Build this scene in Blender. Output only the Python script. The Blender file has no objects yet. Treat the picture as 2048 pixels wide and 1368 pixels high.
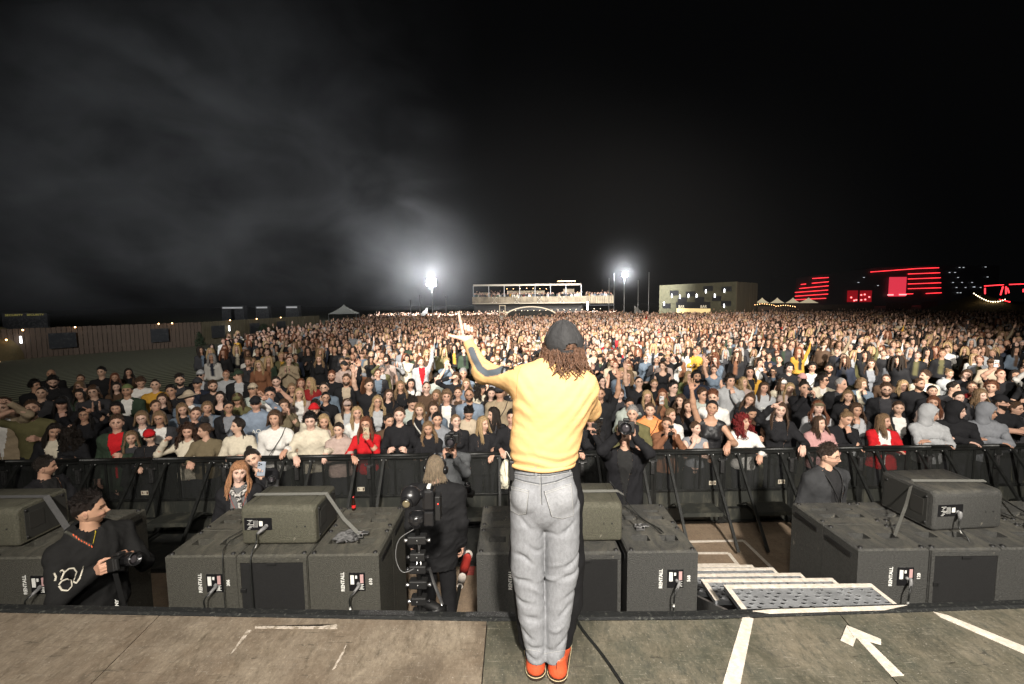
import bpy, math, random
import numpy as np
from mathutils import Vector, Matrix, Euler
R = math.radians
PI = math.pi
rnd = random.Random(7)
S = bpy.context.scene
COL = S.collection

# ------------------------------------------------------------------ camera
CAMZ = 3.23
STAGE = 1.30
PITCH, ROLL = R(5.0), R(0.55)
F = 910.0                                  # focal length in pixels of a 2048 wide frame
cam = bpy.data.cameras.new('camera')
cam.lens = 36 * F / 2048
cam.sensor_width = 36
cam.clip_start = 0.05
cam.clip_end = 2000
camo = bpy.data.objects.new('camera', cam)
COL.objects.link(camo)
CM = Matrix.Translation((0, 0, CAMZ)) @ Matrix.Rotation(PI / 2 - PITCH, 4, 'X') @ Matrix.Rotation(-ROLL, 4, 'Z')
camo.matrix_world = CM
S.camera = camo

def ray(px, py):
    return CM.to_3x3() @ Vector(((px - 1024) / F, -(py - 684) / F, -1))
def at_z(px, py, z):
    d = ray(px, py)
    t = (z - CAMZ) / d.z
    return Vector((d.x * t, d.y * t, z))
def at_y(px, py, y):
    d = ray(px, py)
    t = y / d.y
    return Vector((d.x * t, y, CAMZ + d.z * t))
CMI = CM.inverted()
def proj(p):
    q = CMI @ Vector(p)
    return 1024 + F * q.x / -q.z, 684 - F * q.y / -q.z

# ------------------------------------------------------------------ world, lights, exposure
W = bpy.data.worlds.new('World')
S.world = W
W.use_nodes = True
nt = W.node_tree
nt.nodes.clear()
wo = nt.nodes.new('ShaderNodeOutputWorld')
wb = nt.nodes.new('ShaderNodeBackground')
wb.inputs[0].default_value = (0.55, 0.57, 0.62, 1)
wb.inputs[1].default_value = 0.0025
nt.links.new(wb.outputs[0], wo.inputs[0])
S.view_settings.view_transform = 'Standard'
S.view_settings.look = 'None'
S.view_settings.exposure = 0.0
S.view_settings.gamma = 1.0
S.cycles.max_bounces = 5
S.cycles.diffuse_bounces = 1
S.cycles.glossy_bounces = 2
S.cycles.transmission_bounces = 3
S.cycles.transparent_max_bounces = 12
S.cycles.volume_bounces = 0
S.cycles.volume_step_rate = 2.0
S.cycles.volume_max_steps = 96
S.cycles.use_denoising = True
S.cycles.sample_clamp_indirect = 4

def stage_spot(name, loc, aim, power, size, blend, radius, col=(1, 0.93, 0.84)):
    L = bpy.data.lights.new(name, 'SPOT')
    L.energy = power
    L.spot_size = R(size)
    L.spot_blend = blend
    L.shadow_soft_size = radius
    L.color = col
    o = bpy.data.objects.new(name, L)
    COL.objects.link(o)
    o.location = loc
    o.rotation_euler = (Vector(aim) - Vector(loc)).to_track_quat('-Z', 'Y').to_euler()
    return o
# the stage rig: lamps on the truss above and behind the photographer, aimed over the field; fill spots added below
stage_spot('stage_lamp', (-5, -5.0, 9.5), (10, 60, 0.5), 108000, 46, 1.0, 0.25)
stage_spot('stage_lamp', (6, -5.0, 9.5), (15, 44, 0.5), 62000, 48, 1.0, 0.25)
stage_spot('stage_lamp', (1.0, -6.0, 8.5), (3.0, 17, 0.3), 14500, 84, 1.0, 0.3)
stage_spot('stage_lamp', (-1.8, -3.2, 6.5), (-0.2, 3.4, 1.2), 950, 95, 1.0, 0.2)
stage_spot('stage_lamp', (2.6, -3.0, 6.2), (0.6, 2.6, 1.6), 560, 90, 1.0, 0.35)
stage_spot('stage_lamp', (0.4, 1.3, 7.5), (0.2, 4.2, 0), 330, 120, 1.0, 0.3)  # fill spot added to brighten the speaker cabinets and pit
stage_spot('stage_lamp', (-6, -5.0, 9.5), (-24, 34, 0), 3000, 60, 1.0, 0.3, (1, .9, .75))  # dim spot added to brighten the fence and grass on the left
stage_spot('stage_lamp', (-8, -4.0, 8.0), (-26, 48, 12), 42000, 56, 1.0, 0.3, (.93, .96, 1))

# ------------------------------------------------------------------ objects
def link(name, data=None, parent=None, loc=(0, 0, 0), rz=0.0):
    o = bpy.data.objects.new(name, data)
    COL.objects.link(o)
    o.location = loc
    if rz: o.rotation_euler = (0, 0, rz)
    if parent is not None: o.parent = parent
    return o
def tag(o, label=None, cat=None, group=None, kind=None):
    if label: o['label'] = label
    if cat: o['category'] = cat
    if group: o['group'] = group
    if kind: o['kind'] = kind
    return o
def thing(name, label, cat, loc=(0, 0, 0), rz=0.0, group=None):
    return tag(link(name, None, None, loc, rz), label, cat, group)

# ------------------------------------------------------------------ geometry arrays
class G:
    """vertices, faces (quads, a triangle has -1 last), colour + mask per vertex, smooth flag per face"""
    def __init__(s, v=None, q=None, c=None, sm=True):
        s.v = np.zeros((0, 3)) if v is None else np.asarray(v, float).reshape(-1, 3)
        s.q = np.zeros((0, 4), int) if q is None else np.asarray(q, int).reshape(-1, 4)
        s.c = np.zeros((len(s.v), 4)) if c is None else np.asarray(c, float)
        s.sm = np.full(len(s.q), bool(sm)) if np.isscalar(sm) else np.asarray(sm, bool)
    def __add__(s, o):
        q = o.q.copy()
        q[q >= 0] += len(s.v)
        return G(np.vstack([s.v, o.v]), np.vstack([s.q, q]), np.vstack([s.c, o.c]), np.concatenate([s.sm, o.sm]))
    def x(s, M):
        A = np.array(M)
        v = s.v @ A[:3, :3].T + A[:3, 3]
        q = s.q
        if np.linalg.det(A[:3, :3]) < 0:
            q = s.q.copy()
            t = q[:, 3] < 0
            q[~t] = q[~t][:, ::-1]
            q[t, :3] = q[t, :3][:, ::-1]
        return G(v, q, s.c.copy(), s.sm.copy())
    def at(s, x=0, y=0, z=0, rx=0, ry=0, rz=0, sc=1):
        return s.x(Matrix.Translation((x, y, z)) @ Euler((rx, ry, rz)).to_matrix().to_4x4() @ Matrix.Diagonal((*(sc if hasattr(sc, '__len__') else (sc,) * 3), 1)))
    def paint(s, rgb, m=1.0, sel=None):
        c = s.c.copy()
        k = slice(None) if sel is None else sel
        c[k, :3] = rgb
        c[k, 3] = m
        return G(s.v, s.q, c, s.sm)
def join(gs):
    gs = [g for g in gs if g is not None and len(g.v)]
    if not gs: return G()
    off = 0; qs = []
    for g in gs:
        q = g.q.copy(); q[q >= 0] += off; qs.append(q); off += len(g.v)
    return G(np.vstack([g.v for g in gs]), np.vstack(qs), np.vstack([g.c for g in gs]), np.concatenate([g.sm for g in gs]))
def mesh(g, name, mat, attr=True):
    me = bpy.data.meshes.new(name)
    nv = len(g.v); tri = g.q[:, 3] < 0
    cnt = np.where(tri, 3, 4).astype(np.int32)
    flat = g.q.reshape(-1)
    flat = flat[flat >= 0].astype(np.int32)
    me.vertices.add(nv)
    me.vertices.foreach_set('co', g.v.astype(np.float32).ravel())
    me.loops.add(len(flat))
    me.polygons.add(len(g.q))
    st = np.concatenate([[0], np.cumsum(cnt)[:-1]]).astype(np.int32) if len(cnt) else np.zeros(0, np.int32)
    me.polygons.foreach_set('loop_start', st)
    me.loops.foreach_set('vertex_index', flat)
    me.polygons.foreach_set('use_smooth', g.sm)
    if attr:
        a = me.color_attributes.new('paint', 'FLOAT_COLOR', 'POINT')
        a.data.foreach_set('color', g.c.astype(np.float32).ravel())
    me.update(calc_edges=True)
    if mat is not None: me.materials.append(mat)
    return me
def obj(name, g, mat, parent=None, loc=(0, 0, 0), rz=0.0, col=None):
    o = link(name, mesh(g, name, mat), parent, loc, rz)
    if col is not None: o.color = (*col[:3], 1)
    return o

def box(x0, x1, y0, y1, z0, z1, b=0.0):
    if b <= 0:
        v = [(x, y, z) for x in (x0, x1) for y in (y0, y1) for z in (z0, z1)]
        v = np.array(v, float)
        fs = [(0, 1, 3, 2), (4, 6, 7, 5), (0, 4, 5, 1), (2, 3, 7, 6), (0, 2, 6, 4), (1, 5, 7, 3)]
        vv = []; qq = []
        for f in fs:
            qq.append([len(vv) + k for k in range(4)]); vv += [v[i] for i in f]
        return G(vv, qq, None, False)
    import bmesh
    bm = bmesh.new()
    bmesh.ops.create_cube(bm, size=1)
    for vt in bm.verts:
        vt.co = ((x0 + x1) / 2 + vt.co.x * (x1 - x0), (y0 + y1) / 2 + vt.co.y * (y1 - y0), (z0 + z1) / 2 + vt.co.z * (z1 - z0))
    bmesh.ops.bevel(bm, geom=bm.edges[:], offset=b, segments=2, profile=0.5, affect='EDGES')
    g = from_bm(bm)
    return g
def from_bm(bm, sm=False):
    bm.verts.index_update()
    v = [tuple(x.co) for x in bm.verts]
    q = []
    for f in bm.faces:
        ix = [x.index for x in f.verts]
        if len(ix) == 3: q.append(ix + [-1])
        elif len(ix) == 4: q.append(ix)
        else:
            for k in range(1, len(ix) - 1): q.append([ix[0], ix[k], ix[k + 1], -1])
    bm.free()
    return G(v, q, None, sm)
def grid(P, closed_u=False, closed_v=False, sm=True):
    """P[nu][nv][3] -> sheet"""
    P = np.asarray(P, float)
    nu, nv = P.shape[:2]
    I = np.arange(nu * nv).reshape(nu, nv)
    a = I if closed_u else I[:-1]
    b = np.roll(I, -1, 0) if closed_u else I[1:]
    if closed_v: q = np.stack([a, b, np.roll(b, -1, 1), np.roll(a, -1, 1)], -1)
    else: q = np.stack([a[:, :-1], b[:, :-1], b[:, 1:], a[:, 1:]], -1)
    return G(P.reshape(-1, 3), q.reshape(-1, 4), None, sm)
def tube(pts, rad, n=8, flat=1.0, up=(0, 0, 1), caps=True, sm=True):
    pts = np.asarray(pts, float); m = len(pts)
    rad = np.full(m, rad, float) if np.isscalar(rad) else np.asarray(rad, float)
    T = np.gradient(pts, axis=0); T /= np.linalg.norm(T, axis=1)[:, None] + 1e-12
    u = np.array(up, float)
    if abs(T[0] @ u) > .95: u = np.array((1., 0, 0)) if abs(T[0][0]) < .9 else np.array((0, 1., 0))
    rows = []
    an = np.arange(n) / n * 2 * PI
    for i in range(m):
        a = u - T[i] * (u @ T[i]); a /= np.linalg.norm(a) + 1e-12
        b = np.cross(T[i], a); u = a
        rows.append(pts[i] + rad[i] * (np.cos(an)[:, None] * a * flat + np.sin(an)[:, None] * b))
    g = grid(np.array(rows), False, True, sm)
    g.q = g.q[:, ::-1].copy() if False else g.q
    if caps:
        v = np.vstack([g.v, pts[0], pts[-1]])
        k = len(g.v); L = (m - 1) * n
        q = [[k, (j + 1) % n, j, -1] for j in range(n)] + [[k + 1, L + j, L + (j + 1) % n, -1] for j in range(n)]
        g = G(v, np.vstack([g.q, np.array(q)]), None, sm)
    return g
def bar(a, b, w, d=None, up=(0, 0, 1)):
    """rectangular bar from a to b"""
    d = w if d is None else d
    a = Vector(a); b = Vector(b); t = b - a; L = t.length
    q = t.to_track_quat('Y', 'Z')
    return box(-w / 2, w / 2, 0, L, -d / 2, d / 2).x(Matrix.Translation(a) @ q.to_matrix().to_4x4())
def ell(c, r, nu=12, nv=8, rot=None):
    th = np.linspace(0, PI, nv); ph = np.arange(nu) / nu * 2 * PI
    P = np.stack([np.sin(th)[:, None] * np.cos(ph), np.sin(th)[:, None] * np.sin(ph), np.cos(th)[:, None] * np.ones(nu)], -1)
    g = grid(P[::-1], False, True)
    M = Matrix.Translation(c) @ ((rot or Matrix.Identity(4)).to_4x4()) @ Matrix.Diagonal((*(r if hasattr(r, '__len__') else (r, r, r)), 1))
    return g.x(M)
def lathe(prof, n=20, sm=True):
    an = np.arange(n) / n * 2 * PI
    P = np.array([[(r * math.cos(a), r * math.sin(a), z) for a in an] for r, z in prof])
    return grid(P, False, True, sm)
def text(s, size, mat=None, depth=0.002, align='CENTER', bold=0.0):
    c = bpy.data.curves.new('t', 'FONT')
    c.body = s; c.size = size; c.extrude = depth; c.align_x = align; c.align_y = 'CENTER'; c.offset = bold; c.resolution_u = 3
    o = bpy.data.objects.new('t', c)
    COL.objects.link(o)
    dg = bpy.context.evaluated_depsgraph_get()
    me = o.evaluated_get(dg).to_mesh()
    v = np.array([tuple(x.co) for x in me.vertices]).reshape(-1, 3)
    q = []
    for f in me.polygons:
        ix = list(f.vertices)
        if len(ix) == 4: q.append(ix)
        else:
            for k in range(1, len(ix) - 1): q.append([ix[0], ix[k], ix[k + 1], -1])
    o.to_mesh_clear()
    bpy.data.objects.remove(o); bpy.data.curves.remove(c)
    return G(v, q, None, False)

# ------------------------------------------------------------------ materials
def node(nt, t, **kw):
    n = nt.nodes.new(t)
    for k, v in kw.items():
        if k.startswith('_'): n.inputs[int(k[1:])].default_value = v
        else: setattr(n, k, v)
    return n
MATS = {}
def mat(name, col=(.5, .5, .5), rough=.6, metal=0.0, noise=0.0, nscale=8.0, bump=0.0, bscale=40.0, col2=None, mode='', stretch=(1, 1, 1), emit=0.0, alpha=1.0, spec=0.5, coat=0.0, lo=.35, hi=.65):
    """mode 'obj': colour from the object; the attribute 'paint' (with mask in alpha) goes over it when mode has 'p'"""
    if name in MATS: return MATS[name]
    m = bpy.data.materials.new(name); m.use_nodes = True
    nt = m.node_tree; N = nt.nodes; Lk = nt.links.new
    b = N['Principled BSDF']
    b.inputs['Roughness'].default_value = rough
    b.inputs['Metallic'].default_value = metal
    b.inputs['Specular IOR Level'].default_value = spec
    b.inputs['Coat Weight'].default_value = coat
    b.inputs['Alpha'].default_value = alpha
    tc = node(nt, 'ShaderNodeTexCoord')
    mp = node(nt, 'ShaderNodeMapping'); mp.inputs['Scale'].default_value = stretch
    Lk(tc.outputs['Object'], mp.inputs[0])
    if 'obj' in mode:
        oi = node(nt, 'ShaderNodeObjectInfo'); base = oi.outputs['Color']
    else:
        rg = node(nt, 'ShaderNodeRGB'); rg.outputs[0].default_value = (*col, 1); base = rg.outputs[0]
    if noise or col2:
        nz = node(nt, 'ShaderNodeTexNoise'); nz.inputs['Scale'].default_value = nscale; nz.inputs['Detail'].default_value = 6; nz.inputs['Roughness'].default_value = .65
        Lk(mp.outputs[0], nz.inputs[0])
        mx = node(nt, 'ShaderNodeMix', data_type='RGBA')
        if col2:
            rp = node(nt, 'ShaderNodeMapRange'); rp.inputs[1].default_value = lo; rp.inputs[2].default_value = hi
            Lk(nz.outputs[0], rp.inputs[0]); Lk(rp.outputs[0], mx.inputs[0])
            Lk(base, mx.inputs[6]); mx.inputs[7].default_value = (*col2, 1)
        else:
            rp = node(nt, 'ShaderNodeMapRange'); rp.inputs[1].default_value = .3; rp.inputs[2].default_value = .7; rp.inputs[3].default_value = 1 - noise; rp.inputs[4].default_value = 1 + noise
            Lk(nz.outputs[0], rp.inputs[0])
            cb = node(nt, 'ShaderNodeCombineColor'); 
            for i in range(3): Lk(rp.outputs[0], cb.inputs[i])
            mx.blend_type = 'MULTIPLY'; mx.inputs[0].default_value = 1
            Lk(base, mx.inputs[6]); Lk(cb.outputs[0], mx.inputs[7])
        base = mx.outputs[2]
    if 'p' in mode.replace('obj', ''):
        at = node(nt, 'ShaderNodeAttribute', attribute_name='paint')
        mx = node(nt, 'ShaderNodeMix', data_type='RGBA')
        Lk(at.outputs['Alpha'], mx.inputs[0]); Lk(base, mx.inputs[6]); Lk(at.outputs['Color'], mx.inputs[7])
        base = mx.outputs[2]
    Lk(base, b.inputs['Base Color'])
    if bump:
        nb = node(nt, 'ShaderNodeTexNoise'); nb.inputs['Scale'].default_value = bscale; nb.inputs['Detail'].default_value = 4
        Lk(mp.outputs[0], nb.inputs[0])
        bp = node(nt, 'ShaderNodeBump'); bp.inputs['Strength'].default_value = min(1, bump); bp.inputs['Distance'].default_value = 0.01 * max(1, bump)
        Lk(nb.outputs[0], bp.inputs['Height']); Lk(bp.outputs[0], b.inputs['Normal'])
    if emit:
        b.inputs['Emission Strength'].default_value = emit
        b.inputs['Emission Color'].default_value = (*col, 1)
    MATS[name] = m
    return m
# ================================================================== setting: ground, pit floor, stage
def sheet(pts, z0, th=0.0, hs=None):
    """flat polygon (fan) at z0, optional thickness downwards"""
    n = len(pts)
    v = [(p[0], p[1], z0) for p in pts]
    q = [[0, k, k + 1, -1] for k in range(1, n - 1)]
    if th:
        v += [(p[0], p[1], z0) for p in pts] + [(p[0], p[1], z0 - th) for p in pts]
        for k in range(n):
            j = (k + 1) % n
            q.append([n + k, 2 * n + k, 2 * n + j, n + j])
    return G(v, q, None, False)
# grass with mowing / mat stripes
def grass_mat():
    m = mat('grass', (.050, .058, .028), .95, noise=.35, nscale=3, bump=.6, bscale=60)
    nt = m.node_tree; b = nt.nodes['Principled BSDF']
    src = b.inputs['Base Color'].links[0].from_socket
    tc = node(nt, 'ShaderNodeTexCoord'); mp = node(nt, 'ShaderNodeMapping'); mp.inputs['Rotation'].default_value = (0, 0, R(28))
    wv = node(nt, 'ShaderNodeTexWave', wave_type='BANDS', bands_direction='X'); wv.inputs['Scale'].default_value = .55; wv.inputs['Distortion'].default_value = .6
    nt.links.new(tc.outputs['Object'], mp.inputs[0]); nt.links.new(mp.outputs[0], wv.inputs[0])
    mx = node(nt, 'ShaderNodeMix', data_type='RGBA'); mx.inputs[7].default_value = (.30, .28, .17, 1)
    rp = node(nt, 'ShaderNodeMapRange'); rp.inputs[1].default_value = .35; rp.inputs[2].default_value = .75; rp.inputs[4].default_value = .8
    nt.links.new(wv.outputs[0], rp.inputs[0]); nt.links.new(rp.outputs[0], mx.inputs[0]); nt.links.new(src, mx.inputs[6]); nt.links.new(mx.outputs[2], b.inputs['Base Color'])
    return m
tag(obj('field_ground', G([(-400, -30, -.012), (400, -30, -.012), (400, 500, -.012), (-400, 500, -.012)], [(0, 1, 2, 3)], None, False), grass_mat()), kind='structure')

def ply_mat(name, c1, c2, c3, dark=0.5):
    m = bpy.data.materials.new(name); m.use_nodes = True; nt = m.node_tree; Lk = nt.links.new; b = nt.nodes['Principled BSDF']
    tc = node(nt, 'ShaderNodeTexCoord')
    def nz(sc, det, st=(1, 1, 1), rot=0.0, rough=.6, dist=0.0):
        mp = node(nt, 'ShaderNodeMapping'); mp.inputs['Scale'].default_value = st; mp.inputs['Rotation'].default_value = (0, 0, rot)
        n = node(nt, 'ShaderNodeTexNoise'); n.inputs['Scale'].default_value = sc; n.inputs['Detail'].default_value = det; n.inputs['Roughness'].default_value = rough; n.inputs['Distortion'].default_value = dist
        Lk(tc.outputs['Object'], mp.inputs[0]); Lk(mp.outputs[0], n.inputs[0]); return n.outputs[0]
    def rng(s, a, c, o0=0.0, o1=1.0):
        r = node(nt, 'ShaderNodeMapRange'); r.inputs[1].default_value = a; r.inputs[2].default_value = c; r.inputs[3].default_value = o0; r.inputs[4].default_value = o1
        Lk(s, r.inputs[0]); return r.outputs[0]
    def mix(f, a, c):
        x = node(nt, 'ShaderNodeMix', data_type='RGBA')
        Lk(f, x.inputs[0])
        for s, i in ((a, 6), (c, 7)):
            if isinstance(s, tuple): x.inputs[i].default_value = (*s, 1)
            else: Lk(s, x.inputs[i])
        return x.outputs[2]
    base = mix(rng(nz(2.2, 8, rough=.7), .38, .62), c1, c2)
    base = mix(rng(nz(22, 8, (1, .35, 1), .5, .75), .52, .72), base, c3)
    base = mix(rng(nz(1.1, 6, dist=1.2), .53, .68, 0, .75), base, tuple(v * dark for v in c1))
    # scuffs: thin pale scratches in two directions, dark heel marks, dropped specks
    base = mix(rng(nz(7, 6, (1, 16, 1), .5, .8, .4), .60, .64, 0, .55), base, (.40, .36, .29))
    base = mix(rng(nz(6, 6, (1, 20, 1), -.95, .8, .8), .61, .65, 0, .5), base, (.36, .33, .27))
    base = mix(rng(nz(26, 8, (1, .5, 1), .2, .85), .40, .60, .4, 0), base, tuple(v * .55 for v in c1))
    base = mix(rng(nz(3, 4, (1, 9, 1), 1.9, .7, 2.0), .62, .68, 0, .75), base, (.035, .03, .024))
    base = mix(rng(nz(70, 3), .66, .70, 0, .6), base, (.45, .41, .35))
    fine = nz(62, 5, (1, .55, 1), .5, .8)
    base = mix(rng(fine, .52, .66, 0, .42), base, tuple(v * .45 for v in c1)); base = mix(rng(fine, .44, .32, 0, .35), base, tuple(min(1, v * 1.7) for v in c2))
    Lk(base, b.inputs['Base Color'])
    Lk(rng(nz(7, 5), .3, .7, .42, .85), b.inputs['Roughness'])
    bp = node(nt, 'ShaderNodeBump'); bp.inputs['Strength'].default_value = .5; bp.inputs['Distance'].default_value = .004
    Lk(nz(60, 6, (1, .5, 1), .5, .8), bp.inputs['Height']); Lk(bp.outputs[0], b.inputs['Normal'])
    return m
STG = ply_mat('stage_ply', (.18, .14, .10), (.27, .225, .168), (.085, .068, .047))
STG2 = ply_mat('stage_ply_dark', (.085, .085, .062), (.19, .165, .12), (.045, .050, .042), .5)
PITF = ply_mat('pit_ply', (.24, .175, .12), (.30, .225, .155), (.17, .125, .085), .7)
zs = STAGE
# the front edge of the stage runs in three slightly turned lengths
e0 = at_z(-60, 1224.5, zs); e1 = at_z(975, 1243, zs); e2 = at_z(1390, 1240, zs); e3 = at_z(2110, 1215, zs)
def ext(a, b, k): return (b[0] + (b[0] - a[0]) * k, b[1] + (b[1] - a[1]) * k)
eL = ext(e1, e0, .8); eR = ext(e2, e3, .8)
j1 = at_z(962, 1385, zs); j2a = at_z(1440, 1243, zs); jl = at_z(312, 1237, zs); jl2 = at_z(150, 1400, zs)
jr = at_z(1683, 1232, zs); jr2 = at_z(1822, 1400, zs)
def edge_y(x):
    P = [eL, e1, e2, eR]
    for a, b in zip(P, P[1:]):
        if a[0] <= x <= b[0]: return a[1] + (b[1] - a[1]) * (x - a[0]) / (b[0] - a[0])
    return e1[1]
def back(a, b, y=-4):  # extend the joint a-b to y
    k = (y - a[1]) / (b[1] - a[1]); return (a[0] + (b[0] - a[0]) * k, y)
gap = .003
panels = []
jl_e = (jl[0], edge_y(jl[0])); j1_e = (e1[0] - .002, e1[1]); jr_e = (jr[0], edge_y(jr[0]))
J = [[eL, (eL[0], -4)], [jl_e, back(jl_e, jl2)], [j1_e, back(j1_e, j1)], [jr_e, back(jr_e, jr2)], [eR, (eR[0], -4)]]
st = link('stage_floor'); tag(st, kind='structure')
for i in range(4):
    a, b = J[i], J[i + 1]
    P = [(a[0][0] + gap, a[0][1]), (a[1][0] + gap, a[1][1]), (b[1][0] - gap, b[1][1]), (b[0][0] - gap, b[0][1])]
    mid = [(e2[0], e2[1])] if a[0][0] < e2[0] < b[0][0] else []
    P = P[:1] + P[1:] + mid[::-1]
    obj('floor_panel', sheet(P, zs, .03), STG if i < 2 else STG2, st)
obj('stage_deck_base', sheet([(0, -4), (eR[0], -4), (eR[0], eR[1]), (e2[0], e2[1]), (e1[0], e1[1]), (eL[0], eL[1]), (eL[0], -4)], zs - .032), mat('stage_black', (.012, .012, .012), .8), st)
# black lip along the edge
lipg = []
LP = [eL, (e1[0], e1[1]), (e2[0], e2[1]), eR]
rows = []
for p in LP:
    rows.append([(p[0], p[1] + o, zs + h) for o, h in ((.003, -.03), (.003, .004), (.02, .010), (.068, .010), (.078, .002), (.078, -.2))])
lip = grid(np.array(rows), sm=False)
obj('edge_lip', lip, mat('lip_black', (.011, .012, .012), .6, noise=.5, nscale=45, col2=(.075, .078, .068), lo=.56, hi=.66, bump=.5, bscale=160), st)
rt = mat('lip_tape', (.03, .03, .03), .35, col2=(.35, .36, .36), nscale=160, lo=.56, hi=.66, stretch=(1, 1, 1))
def edge_strip(xa, xb, name):
    ya, yb = edge_y(xa), edge_y(xb)
    return G([(xa, ya + .022, zs + .013), (xb, yb + .022, zs + .013), (xb, yb + .067, zs + .013), (xa, ya + .067, zs + .013)], [(0, 1, 2, 3)], None, False)
obj('edge_tape', join([edge_strip(-.97, -.62, 0), edge_strip(-.30, .04, 0)]), rt, st)

# white marking tapes on the stage (flat things, built flat)
tape = mat('white_tape', (.72, .66, .58), .7, noise=.1, nscale=25, col2=(.52, .46, .38), bump=.2, bscale=90)
oldtape = mat('worn_tape', (.50, .44, .37), .75, col2=(.23, .19, .14), nscale=40, lo=.45, hi=.6)
def tape_strip(name, pxs, label, m=tape, z=zs, w=None, group=None):
    P = [at_z(x, y, z + .004) for x, y in pxs]
    return tag(obj(name, sheet([(p.x, p.y) for p in P], z + .004, .0035), m), label, 'tape', group)
tape_strip('marking_tape', [(1486, 1231), (1444, 1372), (1478, 1382), (1507, 1237)], 'straight white tape strip on the stage between the singer and the arrow')
tape_strip('marking_tape', [(1866, 1223), (1884, 1232), (2090, 1330), (2070, 1306), (1900, 1233)][:1] + [(1880, 1233), (2090, 1325), (2090, 1309), (1895, 1230)], 'white tape strip running off to the right over the stage corner')
arrow = join([sheet([(p.x, p.y) for p in [at_z(x, y, zs + .004) for x, y in poly]], zs + .004 + dz, .0035) for dz, poly in
              ((0, [(1711, 1273), (1783, 1352), (1808, 1350), (1722, 1267)]), (.003, [(1693, 1252), (1681, 1281), (1706, 1293), (1713, 1274), (1722, 1266)]), (.006, [(1693, 1252), (1762, 1280), (1762, 1291), (1708, 1276), (1700, 1264)]))])
tag(obj('arrow_marking', arrow, tape), 'white tape arrow on the stage floor pointing toward the pit stairs', 'arrow marking')
tape_strip('marking_tape', [(510, 1252), (510, 1256), (675, 1257), (674, 1248), (640, 1252)], 'thin worn white tape lying parallel to the stage edge on the left', oldtape)
tape_strip('marking_tape', [(494, 1259), (461, 1308), (468, 1302), (503, 1260)], 'short slanting worn tape beside the parallel strip on the left', oldtape)
tape_strip('marking_tape', [(694, 1286), (664, 1340), (672, 1334), (689, 1303)], 'faint scraped tape scrap left of the singer near the front of the picture', oldtape)
# cable from the lip past the singer
cp = [at_z(x, y, zs + .006) for x, y in ((1152, 1228), (1154, 1244), (1170, 1268), (1196, 1300), (1222, 1336), (1248, 1375), (1300, 1450))]
def smooth_path(P, n=8):
    P = [np.array(p, float) for p in P]; out = []
    Q = [2 * P[0] - P[1]] + P + [2 * P[-1] - P[-2]]
    for i in range(1, len(Q) - 2):
        for t in np.linspace(0, 1, n, endpoint=False):
            a, b, c, d = Q[i - 1:i + 3]
            out.append(.5 * ((2 * b) + (-a + c) * t + (2 * a - 5 * b + 4 * c - d) * t * t + (-a + 3 * b - 3 * c + d) * t ** 3))
    out.append(Q[-2]); return np.array(out)
rub = mat('rubber_black', (.012, .013, .012), .5, noise=.3, nscale=20)
tag(obj('stage_cable', tube(smooth_path(cp), .0055, 7) + tube(smooth_path([p + Vector((.008, .003, 0)) for p in cp]), .004, 6), rub), 'black cable on the stage running from the edge lip past the orange shoes', 'cable')

# pit floor
tag(obj('pit_floor', G([(-12, 2.0, .0), (12, 2.0, .0), (12, 6.6, .0), (-12, 6.6, .0)], [(0, 1, 2, 3)], None, False), PITF), kind='structure')
# floor outline tapes in the pit
def floor_line(pts, w=.045, z=.0):
    gs = []
    P = [at_z(x, y, z + .004) for x, y in pts]
    for k, (a, b) in enumerate(zip(P, P[1:])):
        d = (b - a).normalized(); n = Vector((-d.y, d.x, 0)) * w / 2
        gs.append(sheet([(a + n)[:2], (a - n)[:2], (b - n)[:2], (b + n)[:2]], z + .004 + .0015 * k, .0032))
    return join(gs)
tag(obj('floor_marking_tape', join([floor_line([(1378, 1083), (1487, 1081), (1546, 1138)]), floor_line([(1372, 1106), (1457, 1106), (1480, 1135)])]), tape), 'white tape outline on the pit floor at the foot of the metal stairs', 'tape')
tag(obj('red_carpet_strip', sheet([at_z(x, y, .004)[:2] for x, y in ((938, 1040), (962, 1040), (948, 1150), (920, 1150))], .004, .003), mat('red_carpet', (.30, .055, .045), .95, noise=.3, nscale=30, bump=.5, bscale=200)), 'faded red carpet strip on the pit floor in the centre gap', 'carpet')

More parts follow.
